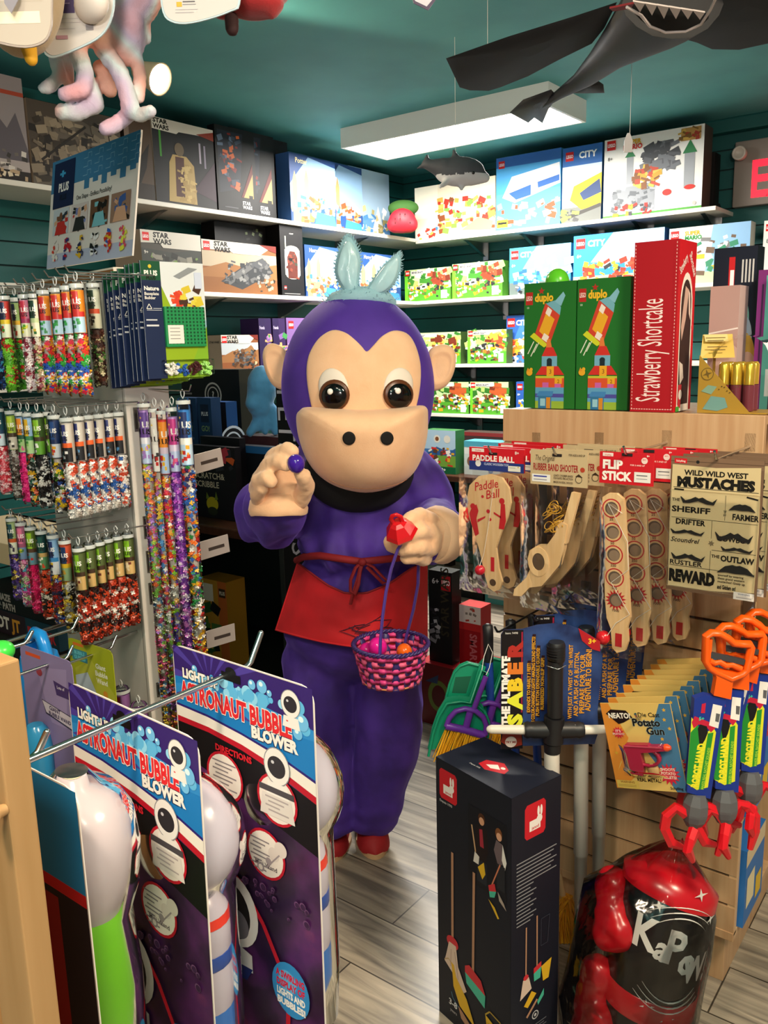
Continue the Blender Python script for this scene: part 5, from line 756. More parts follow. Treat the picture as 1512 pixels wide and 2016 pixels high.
# ------------------------------------------------------------------ lower hooks of the gondola
def tag_px(P, pts, off=0): return P.ps(pts, off)
BLKR = mat('#16161a', .45); BLADE = mat('#d9d2c8', .4)
P = Pl(1090, 1240, dist=1.70, x=RH); s = 1.70/1660
SB = thing('toy_sword', 'front light-up toy sword with black hilt and white crossguard arms', 'toy sword', P.o, group='toy swords on the gondola')
BLUEFX = mat('#0d1d4a', .4, kind='bluefx', h2='#34508c')
mb = MB(); mb.M = P.M; mb.prism(tag_px(P, [(986, 1250), (992, 1240), (1028, 1238), (1058, 1230), (1090, 1227), (1122, 1231), (1146, 1240), (1180, 1262), (1186, 1300), (1176, 1400), (1178, 1440), (1170, 1464), (1030, 1468), (986, 1474)], 0), -.0015, .0015, BLUEFX)
A0 = P.p(986, 1474); A1 = P.p(1186, 1227); aw, ah = A1[0]-A0[0], A1[1]-A0[1]; am = P.M @ Mx.Translation((A0[0], A0[1], .0016))
it = [('P', [(0, 0), (0, .93), (.03, .97), (.22, .965), (.22, 0)], '#120c10'), ('P', [(.0, .06), (.02, .14), (.1, .12), (.2, .2), (.215, .03), (.1, .01)], '#8a2a1a'), ('R', .2, .3, .215, .95, '#8f1a3a'), ('T', 'Item: 9498', .04, .935, .016, '#c8c4c0', {}), ('T', 'THE ULTIMATE', .085, .2, .06, '#f0ebe6', dict(rot=90, bold=.08, maxw=.68*ah/aw))]
for k, c in enumerate(('#dfe03a', '#dfe03a', '#e8c42a', '#d8762a', '#a82a24')): it += [('T', 'SABER'[k], .205, .2+.137*k, .105, c, dict(rot=90, bold=.09, sx=1.25))]
for k, tx in enumerate(('EXPANDS TO NEARLY 3 FEET!', '3 COLOR-CHANGING LIGHTS! AMAZING SOUND EFFECTS!', 'PUSH BUTTON EXPANDABLE GUARDS!', 'RUBBERIZED NON-SLIP GRIP!')): it += [('R', .265+.045*k, (.3, .22, .27, .32)[k]-.01, .298+.045*k, (.72, .93, .84, .76)[k], '#2a0d10'), ('T', tx, .292+.045*k, (.3, .22, .27, .32)[k], .026, '#d89a2a', dict(rot=90, bold=.04, maxw=(.4, .69, .55, .42)[k]*ah/aw))]
for k, tx in enumerate(('WITH JUST A TWIST OF THE WRIST', 'AND A PUSH OF A BUTTON,', 'PREPARE FOR YOUR', 'ADVENTURE TO BEGIN!')): it += [('T', tx, .71+.052*k+.01*k, .24+.02*k, .03+.004*k, '#d8922a', dict(rot=90, bold=.04, maxw=(.6, .52, .5, .5)[k]*ah/aw))]
it += [('P', [(.76, .97), (.98, .86), (.98, .78), (.9, .8), (.8, .87)], '#a81a24'), ('T', '3+', .86, .845, .04, '#e8b82a', dict(bold=.05)), ('E', .1, .06, .045, .045, '#d8c8c0'), ('T', 'TRY ME', .1, .05, .018, '#8a2a24', dict(al='c', bold=.05))]
mb.M = Mx(); art(mb, am, aw, ah, it, lift=.0003); mb.build('printed_card', SB)
mb = MB(); T = lambda px, py, o=.024: V((*P.p(px, py), o))
mb.M = P.M; mb.tube([T(1091, 1256), T(1091, 1262), T(1090, 1290), T(1089, 1291)], [.016, .019, .019, .018], BLKR, 16); mb.tube([T(1089, 1292), T(1088, 1400)], .0165, BLKR, 16); mb.tube([T(1087, 1402), T(1084, 1450)], .022, BLKR, 16); mb.tube([T(1083, 1452), T(1083, 1470)], [.019, .0175], BLKR, 16)
for k in range(5): mb.tube([T(1090, 1262+5*k), T(1090, 1264+5*k)], .0198, BLKR, 16)
mb.tube([T(1028, 1427), T(1034, 1427), T(1040, 1427), T(1046, 1427), T(1090, 1427), T(1122, 1427), T(1128, 1427), T(1134, 1427), T(1144, 1427)], [.015, .0185, .0165, .018, .018, .018, .0165, .0185, .015], BLKR, 16); mb.build('hilt', SB)
for (a, b) in ((960, 1030), (1142, 1212)):
    mb = MB(); mb.M = P.M; e = (a, b) if a < 1000 else (b, a); d_ = 1 if a < 1000 else -1; mb.tube([T(e[0]-5*d_, 1426), T(e[0]-2*d_, 1426), T(e[0]+4*d_, 1426), T(e[1], 1427)], [.003, .007, .0095, .0105], BLADE, 14); mb.build('guard_arm', SB)
mb = MB(); mb.M = P.M; zt = T(1082, 1470); zb = V((zt.x+.012, -P.o.z+.012, .024)); mb.tube([zt, zt.lerp(zb, .45), zt.lerp(zb, .451), zt.lerp(zb, .99), zb], [.0165, .0165, .0145, .0135, .008], BLADE, 14); mb.build('blade', SB)
mb = MB(); mb.M = P.M; mb.tube([T(1070, 1300, .03), T(1090, 1302, .046), T(1108, 1300, .03)], .001, CHROME, 5); mb.build('twist_tie', SB)
for k, lb in enumerate(('second toy sword behind the front one, white blade right of the navy box', 'third toy sword at the back, rightmost white blade')):
    c = copy_tree(SB); q = (W(1148, 1233, 1.79), W(1184, 1228, 1.87))[k]; c.location = q; c['label'] = lb
    for ch in c.children:
        if ch.name.startswith('blade'): ch.scale = (1, 1, 1); ch.rotation_euler = (0, 0, 0)
    c.location.z = SB.location.z
h1 = W(1090, 1240, 1.70); 
t = peg(-.82, h1.z-.005, .27, BLKR); t['label'] = 'dark hook holding the toy swords'; t['group'] = 'slatwall peg hooks'
# broom and dustpan set
P = Pl(958, 1232, dist=1.90, x=RH); GRN_ = mat('#128a68', .35); PUR_ = mat('#6a2f9f', .35); YEL_ = mat('#f5b31c', .6); BLU_ = mat('#1a3f94', .35)
BR = thing('broom_set', 'toy broom with a green dustpan and purple brush, left of the swords', 'toy broom', P.o, group='toy broom sets')
mb = MB(); mb.M = P.M; T = lambda px, py, o=0: V((*P.p(px, py), o)); g_ = T(962, 1302); mb.tube([T(960, 1228), T(960, 1232), T(961, 1250), g_], [.004, .0125, .0125, .0115], BLKR, 12); mb.build('handle_grip', BR)
b_ = V((g_.x+.03, -P.o.z+.14, 0)); mb = MB(); mb.M = P.M; mb.tube([g_, b_], .0105, BLU_, 12); mb.build('pole', BR)
mb = MB(); mb.M = P.M; b2 = b_; mb.prism([(b2.x-.04, b2.y+.02), (b2.x+.04, b2.y+.02), (b2.x+.06, b2.y-.02), (b2.x-.06, b2.y-.02)], -.015, .015, GRN_); mb.build('broom_head', BR)
mb = MB(); mb.M = P.M; mb.prism([(b2.x-.055, b2.y-.02), (b2.x+.055, b2.y-.02), (b2.x+.07, b2.y-.137), (b2.x-.07, b2.y-.137)], -.012, .012, YEL_); mb.build('bristles', BR)
pan = [(944, 1309), (957, 1314), (944, 1350), (934, 1376), (950, 1388), (958, 1408), (957, 1440), (945, 1452), (846, 1478), (842, 1474), (851, 1432), (862, 1400), (878, 1374), (905, 1370), (924, 1373), (934, 1345)]
mb = MB(); mb.M = P.M; mb.prism(P.ps(pan, .03), .024, .028, GRN_)
lip = [T(a, b, .033) for a, b in [(842, 1476), (851, 1432), (862, 1400), (878, 1374), (905, 1370), (924, 1373), (945, 1309), (957, 1314), (936, 1376), (950, 1388), (959, 1408), (957, 1440)]]; mb.tube(lip, .0035, GRN_, 8); mb.build('dustpan', BR)
mb = MB(); mb.M = P.M; mb.prism(P.ps([(945, 1309), (920, 1303), (905, 1309), (893, 1322), (884, 1345), (877, 1372), (924, 1374)], .01), .004, .007, GRN_); mb.tube([T(a, b, .009) for a, b in [(877, 1372), (884, 1345), (893, 1322), (905, 1309), (922, 1303), (945, 1309)]], .003, GRN_, 8); mb.prism(P.ps([(890, 1365), (897, 1334), (928, 1332), (918, 1366)], .01), .007, .0075, mat('#1a5a44', .5)); mb.build('rear_dustpan', BR)
mb = MB(); mb.M = P.M; q = lambda pts: [T(a, b, .044) for a, b in pts]
mb.tube(q([(952, 1318), (944, 1340), (930, 1378), (926, 1386)]), .0065, PUR_, 10, flat=.7); mb.tube(q([(876, 1414), (882, 1398), (894, 1385), (912, 1380), (932, 1384), (947, 1396), (953, 1412), (951, 1430)]), .0065, PUR_, 10); mb.tube(q([(922, 1386), (916, 1408), (913, 1420)]), .0085, PUR_, 10, flat=.6); mb.tube(q([(875, 1413), (912, 1421), (950, 1432)]), .0095, PUR_, 10); mb.build('brush_handle', BR)
mb = MB(); mb.M = P.M; rr = random.Random(4)
for k in range(64):
    u = k/63+rr.uniform(-.01, .01); a = T(877+70*u, 1417+18*u, .044+rr.uniform(-.006, .006)); b = T(851+96*u-8*u*u, 1478-18*u+rr.uniform(-4, 3), .044+rr.uniform(-.01, .01)); mb.tube([a, b], .0013, YEL_, 4)
mb.build('brush_bristles', BR)['kind'] = 'stuff'
mb = MB(); mb.M = P.M; mb.tube([T(945, 1310, .034), T(951, 1286, .02), T(960, 1264, .014), T(968, 1280, .016), T(960, 1306, .03), T(953, 1316, .04)], .0009, WHITE, 5); mb.build('string_loop', BR)
for k, lb in enumerate(('second toy broom set, just behind the green dustpan', 'rearmost toy broom set, black grip near the slatwall')):
    c = copy_tree(BR); c.location = BR.location+V((.028, .06, 0))*(k+1); c['label'] = lb
t = peg(BR.location.x+.02*2, BR.location.z-.004, GY-BR.location.y+.02, BLKR); t['label'] = 'dark hook holding the toy brooms'; t['group'] = 'slatwall peg hooks'
# yellow straw broom on the floor behind the navy box
q = onp(1108, 1862, 2, 0); q = V((q.x, q.y, 0)); t = thing('straw_broom', 'yellow straw toy broom head on the floor right of the navy box', 'toy broom', q)
mb = MB(); rr = random.Random(8); ym = [mat('#e09a1a', .6), mat('#c9801a', .6)]
for k in range(80): a = q+V((rr.uniform(-.02, .02), rr.uniform(-.01, .01), .15)); b = q+RH*rr.uniform(-.075, .06)+V((0, rr.uniform(-.02, .02), .004+.02*rr.random())); mb.tube([a, a.lerp(b, .5)+V((0, 0, .006)), b], [.003, .0035, .002], rr.choice(ym), 4)
mb.build('bristles', t)['kind'] = 'stuff'
mb = MB(); mb.tube([q+V((0, 0, .13)), q-RH*.06+V((0, 0, .45))], .009, mat('#c9a47a', .5), 10); mb.build('handle', t)
# potato pistol cards
P = Pl(1262, 1400, Y=1.575); r_ = R(10.5)
c4 = [P.p(*k) for k in ((1182, 1385), (1322, 1385), (1350, 1558), (1215, 1553))]
ux = V((c4[1][0]-c4[0][0]+c4[2][0]-c4[3][0], c4[1][1]-c4[0][1]+c4[2][1]-c4[3][1]))/2; uy = V((c4[0][0]-c4[3][0]+c4[1][0]-c4[2][0], c4[0][1]-c4[3][1]+c4[1][1]-c4[2][1]))/2
cw, ch = ux.length, uy.length; ang = math.atan2(ux.y, ux.x)*.5+(math.atan2(uy.y, uy.x)-pi/2)*.5; cen = V((sum(k[0] for k in c4)/4, sum(k[1] for k in c4)/4))
CM = P.M @ Mx.Translation((cen.x, cen.y, 0)) @ Mx.Rotation(ang, 4, 'Z') @ Mx.Translation((-cw/2, -ch/2, 0))
it = [('R', 0, 0, 1, 1, '#dcb868'), ('P', [(0, 1), (.12, 1), (.32, .6), (0, .1)], '#dc8a34') , ('P', [(0, .12), (0, 0), (.1, 0), (.45, .25), (.3, .5)], '#dc8a34'), ('P', [(.85, 1), (1, 1), (1, 0), (.86, 0), (.55, .45), (.62, .6)], '#44749a'), ('P', [(.85, 1), (.6, .62), (.42, .98), (.5, 1)], '#dcb868')]
it += [('S', x, y, .012, .024, 5, '#d8a83a') for x, y in ((.9, .93), (.93, .72), (.8, .6), (.88, .82), (.3, .5), (.2, .3), (.1, .42))]
it += [('P', [(.06, .88), (.14, .93), (.36, .92), (.44, .84), (.3, .78), (.22, .76)], '#1c0d10'), ('T', 'NEATO!', .25, .83, .06, '#f0e8dc', dict(al='c', bold=.06, maxw=.32)), ('T', 'Die Cast', .52, .85, .05, '#18140f', dict(bold=.02, maxw=.36)), ('T', 'Potato', .42, .745, .085, '#18140f', dict(bold=.05, maxw=.5, oc='#8fb0c4', ob=.03)), ('T', 'Gun', .6, .65, .085, '#18140f', dict(bold=.05, maxw=.32, oc='#8fb0c4', ob=.03)), ('S', .19, .66, .045, .075, 12, '#c9243a'), ('T', "IT'S", .19, .665, .03, '#f0d8d0', dict(al='c', bold=.03)), ('T', 'SPUDTASTIC', .19, .635, .02, '#f0d8d0', dict(al='c', bold=.03, maxw=.18)), ('S', .8, .2, .08, .13, 14, '#c9243a'), ('T', 'SHOOTS', .79, .24, .032, '#f0e0d0', dict(al='c', bold=.04, maxw=.2)), ('T', 'POTATO', .79, .195, .032, '#f0e0d0', dict(al='c', bold=.04, maxw=.2)), ('T', 'PELLETS!', .79, .15, .032, '#f0e0d0', dict(al='c', bold=.04, maxw=.22)), ('T', 'REAL METAL!', .5, .1, .04, '#2a1c12', dict(al='c', bold=.03, maxw=.34)), ('R', .02, .01, .34, .1, '#d8b85a'), ('T', 'WARNING', .18, .07, .025, '#8a4a1a', dict(al='c', bold=.03)), ('R', .04, .045, .3, .05, '#9a7a3a'), ('R', .04, .028, .3, .033, '#9a7a3a'), ('T', 'Schylling', .78, .03, .03, '#1a1510', dict(bold=.03, maxw=.18))]
ordn = ('front', 'second', 'third', 'fourth', 'fifth', 'sixth', 'seventh', 'eighth', 'rearmost'); PG = None
for k in range(9):
    if PG is None:
        t = PG = thing('toy_pistol_card', '', 'toy card', P.o, group='toy pistol cards'); mb = boxmesh(MB(), CM, cw, ch, .003, '#dcb868', front=it); mb.build('printed_card', t)
        mb = MB(); mb.M = CM; G_ = mat('#a01f3f', .3); X = lambda a, b: (a*cw, b*ch)
        mb.prism([X(.26, .5), X(.3, .555), X(.62, .56), X(.64, .545), X(.84, .55), X(.85, .5), X(.62, .475), X(.5, .465), X(.5, .3), X(.47, .2), X(.3, .22), X(.3, .42)], .003, .017, G_); mb.prism([X(.28, .535), X(.82, .53), X(.82, .545), X(.28, .55)], .017, .0185, mat('#c04a60', .15)); mb.ring([[(V((.57*cw, .405*ch, .01))+V((.028*cos(j*pi/8)*r2, .02*sin(j*pi/8)*r2, zz))) for j in range(16)] for r2, zz in ((1, -.004), (1, .004), (.75, .004), (.75, -.004), (1, -.004))], G_, True, False, False); mb.build('toy_pistol', t)
        mb = MB(); mb.M = CM; mb.lathe([(.001, 0)], G_, 3) if False else None; mb.tube([(*X(.84, .525), .01), (*X(.88, .525), .01), (*X(.92, .525), .01)], [.0075, .0075, .004], mat('#e04a1a', .3), 10); mb.build('orange_muzzle', t)
        mb = MB(); mb.M = CM; mb.ball((*X(.61, .25), .008), (.012, .016, .007), mat('#b08a5a', .6)); mb.build('potato', t)
        mb = MB(); mb.M = CM; n = 11; rows = []
        for j in range(n+1): rows.append([(cw*(.16+.76*i/n), ch*(.16+.46*j/n), .0035+.021*min(1, 2.2*(1-abs(2*i/n-1)))*min(1, 2.2*(1-abs(2*j/n-1)))) for i in range(n+1)])
        mb.ring(rows[::-1], CLEARBL, False); mb.build('blister', t)
    else: t = copy_tree(PG); t.location = PG.location+V((.004*k+.0015*(k > 1), .03*k, .003*k+rnd.uniform(-.003, .003))); t.rotation_euler = (0, R(rnd.uniform(-2.5, 2.5)), 0)
    t['label'] = f'{ordn[k]} yellow and blue card with a red toy pistol in the hanging row'
t = peg(P.o.x+.0, P.o.z-.012, GY-P.o.y+.02); t['label'] = 'hook holding the toy pistol cards'; t['group'] = 'slatwall peg hooks'
# robot grabber hands
P = Pl(1415, 1300, dist=1.53, x=RH); T = lambda px, py, o=0: V((*P.p(px, py), o)); OR_ = mat('#f05a0a', .35); GRY = mat('#5a5a5e', .4); RD_ = mat('#d01220', .3)
RB = thing('grabber_hand', '', 'toy', P.o, group='robot grabber toys')
mb = MB(); mb.M = P.M
loop = [(1390, 1252), (1400, 1246), (1416, 1247), (1434, 1257), (1444, 1266), (1460, 1268), (1476, 1268), (1479, 1274), (1470, 1318), (1462, 1326), (1438, 1336), (1408, 1322), (1396, 1314), (1388, 1300)]
mb.tube([T(*k) for k in loop], .0072, OR_, 10, closed=True, up=(0, 0, 1), flat=1.5); mb.prism(P.ps([(1396, 1312), (1462, 1326), (1440, 1338), (1436, 1374), (1402, 1366), (1408, 1330)]), -.008, .008, OR_); mb.tube([T(1398, 1258), T(1394, 1310)], .005, OR_, 8); mb.build('handle', RB)
mb = MB(); mb.M = P.M; mb.prism(P.ps([(1394, 1282), (1466, 1298), (1463, 1308), (1392, 1293)]), -.004, .004, mat('#3a3a3e', .4)); mb.build('squeeze_bar', RB)
mb = MB(); mb.M = P.M; mb.tube([T(a, b, .002) for a, b in ((1396, 1300), (1406, 1305), (1416, 1302), (1428, 1310), (1440, 1308), (1458, 1316))], .006, OR_, 8); mb.build('trigger', RB)
B0 = T(1398, 1570); e = [(1366, 1374), (1388, 1367), (1428, 1374), (1397, 1571), (1351, 1558)]
mb = MB(); mb.M = P.M; mb.prism(P.ps(e), -.012, .004, mat('#14308a', .35)); zf = .0043; ap = lambda pts, c, z=0: mb.add([(*P.p(*k), zf+z) for k in pts][::-1], [tuple(range(len(pts)))], mat(c, .38))
ap([(1360, 1410), (1372, 1430), (1388, 1440), (1404, 1432), (1408, 1440), (1392, 1548), (1370, 1553), (1350, 1540)], '#d8d82a', .0001); ap([(1358, 1440), (1372, 1425), (1384, 1450), (1366, 1545), (1350, 1540)], '#1f8a2e', .0002); ap([(1392, 1442), (1403, 1440), (1384, 1552), (1374, 1552)], '#1f8a2e', .0002); ap([(1372, 1432), (1377, 1424), (1390, 1428), (1392, 1440), (1386, 1455), (1376, 1470)], '#0c0c10', .0004); ap([(1366, 1408), (1360, 1420), (1364, 1432), (1374, 1424), (1390, 1430), (1398, 1440), (1408, 1430), (1404, 1416), (1396, 1420)], '#c01a3a', .0003); ap([(1402, 1384), (1420, 1388), (1412, 1432), (1394, 1426)], '#e8e4e0', .0004); ap([(1408, 1402), (1416, 1404), (1413, 1420), (1406, 1418)], '#5a5a5e', .0005); ap([(1380, 1384), (1388, 1382), (1386, 1402), (1378, 1402)], '#c01a3a', .0004)
q = T(1372, 1548); ang2 = math.degrees(math.atan2(T(1385, 1470).y-q.y, T(1385, 1470).x-q.x)); hh_ = (T(1370, 1500).y-T(1370, 1513).y)
mb.text('ROBOT HAND', q.x, q.y, hh_, mat('#e8e02a', .4), zf+.0006, bold=.08, rot=ang2, maxw=(T(1385, 1462)-q).length); q2 = T(1383, 1552); mb.text('MAKES REAL RATCHET SOUNDS!', q2.x, q2.y, hh_*.4, mat('#a8d83a', .4), zf+.0006, bold=.03, rot=ang2, maxw=(T(1396, 1470)-q2).length); q3 = T(1374, 1416); mb.text('5+', q3.x, q3.y, hh_*.5, mat('#3ac8a8', .4), zf+.0006, bold=.05); mb.build('card_sleeve', RB)
mb = MB(); mb.M = P.M; c0 = T(1374, 1564, -.004); c1 = T(1366, 1628, -.004); d = c1-c0
mb.tube([c0, c0+d*.28, c0+d*.55, c0+d*.62, c0+d*.8, c0+d*.82, c1], [.017, .025, .026, .0255, .0225, .0215, .014], GRY, 8, smooth=False); mb.build('wrist_cup', RB)
def claw(pts, w=.011): mb.tube([T(a, b, z) for a, b, z in pts], [w*1.1]+[w]*(len(pts)-2)+[w*.55], RD_, 6, flat=.8, smooth=False)
for nm, pts in (('claw', [(1382, 1610, 0), (1398, 1594, .0), (1414, 1600, 0), (1428, 1622, 0), (1424, 1650, 0), (1412, 1684, 0)]), ('claw', [(1350, 1602, 0), (1330, 1590, 0), (1312, 1606, 0), (1308, 1630, 0), (1322, 1660, 0), (1344, 1668, 0)]), ('claw', [(1356, 1618, .03), (1344, 1628, .045), (1336, 1645, .05), (1350, 1672, .04)])):
    mb = MB(); mb.M = P.M; claw(pts); mb.build(nm, RB)
for k, lb in enumerate(('front orange-handled robot grabber with a blue and green card sleeve', 'second robot grabber, its dark green sleeve behind the front one', 'third robot grabber along the hook', 'rearmost robot grabber, claws at the right frame edge')):
    c = RB if k == 0 else copy_tree(RB); c['label'] = lb
    if k: c.location = RB.location+V((.016, .04, .006))*k; c.rotation_euler = (0, R((0, -5, 4, -4)[k]), R((0, 5, -4, 6)[k]))
t = peg(GX1-.01, P.o.z+.022, .24); t['label'] = 'hook holding the robot grabbers'; t['group'] = 'slatwall peg hooks'
# boxing bag in its clear wrapper
B = V((-.555, 1.585, .002)); Tp = onp(1326, 1700, 1, 1.66); axv = (Tp-B).normalized(); HL = (Tp-B).length
x_ = (RH-axv*RH.dot(axv)).normalized(); y_ = axv.cross(x_); KM = Mx((x_, y_, axv)).transposed().to_4x4(); KM.translation = B; BKV = mat('#0d0c0e', .22); REDV = mat('#b8101e', .25)
t = thing('punch_bag', 'black and red toy punching bag with white comic lettering on the floor', 'toy', B); rk = .098
bm_ = lambda z: rk*(1+.02*noise.noise(V((z*9, 1, 0))))
mb = MB(); mb.M = KM; mb.lathe([(rk*.8, 0), (rk*.97, .012), (rk, .04)]+[(bm_(HL*k/12), HL*k/12) for k in range(2, 11)]+[(rk*.93, HL*.9), (rk*.6, HL*.97), (.02, HL)], BKV, 36)
af = -pi/2-.03                         # the side turned to the customers
def onbag(t_, a, z, h, m, r_=1.012, bold=.06, rot=0, sx=1):
    vs, fs, w = glyphs(t_, bold, 0); c_, s_ = cos(R(rot)), sin(R(rot)); o = []; bm = bmesh.new(); q = [bm.verts.new((x, y, 0)) for x, y in vs]
    for f in fs:
        try: bm.faces.new([q[i] for i in f])
        except ValueError: pass
    bmesh.ops.triangulate(bm, faces=bm.faces[:]); bmesh.ops.subdivide_edges(bm, edges=bm.edges[:], cuts=4, use_grid_fill=True); bm.verts.index_update()   # follow the curve of the bag
    vs = [(v.co.x, v.co.y) for v in bm.verts]; fs = [tuple(v.index for v in f.verts) for f in bm.faces]; bm.free()
    for u, v in vs: X_ = (u-w/2)*h*sx; Y_ = v*h; o.append((rk*r_*cos(a+(X_*c_-Y_*s_)/rk), rk*r_*sin(a+(X_*c_-Y_*s_)/rk), z+X_*s_+Y_*c_))
    mb.add(o, fs, m)
WH = mat('#dcdad6', .4)
for ch_, da, dz, hs, ro in (('K', -.62, .034, .056, 6), ('a', -.30, .024, .044, -8), ('P', -.02, .022, .058, 2), ('o', .25, .002, .05, -10), ('W', .57, -.018, .046, 4), ('!', .93, -.026, .052, -8)): onbag(ch_, af+da*1.02-.02, HL*.62+dz-.016, hs*1.25, WH, bold=.045, rot=ro-6, sx=.78)
for z_, r0_, sg in ((HL*.62+.1, .055, 1), (HL*.62-.075, .05, -1)):
    for j in range(3):
        pts = []
        for i in range(13): u = -1+2*i/12; a = af+u*(.75-.08*j)+.05; z = z_+sg*(.03*(1-u*u)-.012*j); r_ = rk*1.014; pts.append((r_*cos(a), r_*sin(a), z))
        mb.tube(pts, [.0004+.002*sin(pi*i/12) for i in range(13)], WH, 4, flat=.6)
for (da, dz) in ((-.5, .12), (.3, .16), (.75, .1), (-.35, -.1), (.55, -.14), (.1, -.12)):
    c_ = (rk*1.014*cos(af+da), rk*1.014*sin(af+da), HL*.62+dz); tx = (-sin(af+da), cos(af+da))
    mb.add([(c_[0]+tx[0]*r2*cos(j*pi/4+.3), c_[1]+tx[1]*r2*cos(j*pi/4+.3), c_[2]+r2*sin(j*pi/4+.3)) for j in range(8) for r2 in ((.016 if j % 2 == 0 else .004),)], [tuple(range(8))], WH)
mb.build('bag_body', t)
mb = MB(); mb.M = KM; mb.lathe([(rk*1.001, HL*.30), (rk*1.02, HL*.305), (rk*1.02, HL*.415), (rk*1.001, HL*.42)], REDV, 36, False, False); mb.build('red_band', t)
mb = MB(); mb.M = KM; mb.ring([[(rk*k_*cos(a*pi/18), rk*k_*sin(a*pi/18), HL*(z0+dz*cos(a*pi/18-af+.9))) for a in range(36)] for k_, z0, dz in ((1.02, .86, .05), (1.02, .93, .04), (.66, .99, .02), (.3, 1.03, 0))], REDV, True, False, True); mb.build('red_top', t)
L = lambda a, r_, z: KM @ V((r_*cos(a), r_*sin(a), z)); al = pi-.02
gl = skin([('e', L(al-.25, rk+.012, HL*.80), (.042, .04, .05)), ('c', L(al, rk+.01, HL*.72), L(al+.1, rk+.012, HL*.6), .04, .036), ('e', L(al+.35, rk+.006, HL*.66), (.034, .03, .04)), ('c', L(al, rk+.016, HL*.6), L(al-.1, rk+.016, HL*.62), .03, .03)], REDV, .008, 4, lambda v, n: .004*noise.noise(v*40)); gl.build('boxing_glove', t)
gl = skin([('e', L(al-.1, rk+.0125, HL*.36), (.042, .042, .05)), ('c', L(al-.1, rk+.016, HL*.3), L(al-.05, rk+.018, HL*.18), .038, .036), ('e', L(al+.3, rk+.01, HL*.2), (.036, .032, .036)), ('c', L(al-.1, rk+.02, HL*.15), L(al-.1, rk+.02, HL*.07), .03, .03)], REDV, .008, 4, lambda v, n: .004*noise.noise(v*40+V((3, 0, 0)))); gl.build('boxing_glove', t)
mb = MB(); mb.M = KM; rows = []
for k, (z, r_) in enumerate(((.004, .9), (.03, 1.25), (HL*.2, 1.42), (HL*.4, 1.4), (HL*.6, 1.4), (HL*.8, 1.34), (HL*.93, 1.05), (HL*1.03, .6), (HL*1.1, .24), (HL*1.13, .2), (HL*1.2, .36))):
    row = []
    for a in range(40):
        an = a*pi/20; w_ = rk*r_*(1+.05*noise.noise(V((cos(an)*2.5, sin(an)*2.5, z*16)))+.05*(z > HL*.9)*sin(an*9)); g = max(0, cos(an-al))**2*.45*(HL*.02 < z < HL*.9)*rk
        w_ = min(w_, rk*1.12) if False else w_*(.80+.0) if cos(an-al) < .2 else w_; row.append(((w_+g)*cos(an), (w_+g)*sin(an), z))
    rows.append(row)
mb.ring(rows, CLEARBAG, True, False, False); mb.build('clear_wrapper', t)

# ------------------------------------------------------------------ navy broom-set box on the floor
q = [V((-.976, 1.439, 0)), V((-.751, 1.377, 0))]; jx = (q[1]-q[0]).normalized(); JM = frame(q[0], jx); jw, jh, jd = .232, .652, .149
a = jh/jw; rab = lambda x, y, s_, asp: [('P', [(x, y+s_*.1), (x+.08*s_*asp, y), (x+s_*.72*asp, y), (x+s_*.8*asp, y+s_*.1), (x+s_*.8*asp, y+s_*.9), (x+.72*s_*asp, y+s_), (x+.08*s_*asp, y+s_), (x, y+s_*.9)], '#c8202c'), ('R', x+.18*s_*asp, y+.2*s_, x+.6*s_*asp, y+.5*s_, '#f0e8e4'), ('E', x+.56*s_*asp, y+.47*s_, .11*s_, .12*s_, '#f0e8e4'), ('E', x+.52*s_*asp, y+.7*s_, .045*s_, .15*s_, '#f0e8e4'), ('E', x+.63*s_*asp, y+.7*s_, .045*s_, .15*s_, '#f0e8e4'), ('T', 'janod', x+.4*s_*asp, y+.24*s_, .09*s_, '#c8202c', dict(al='c', maxw=.3*s_*asp))]
BX = '#171a26'
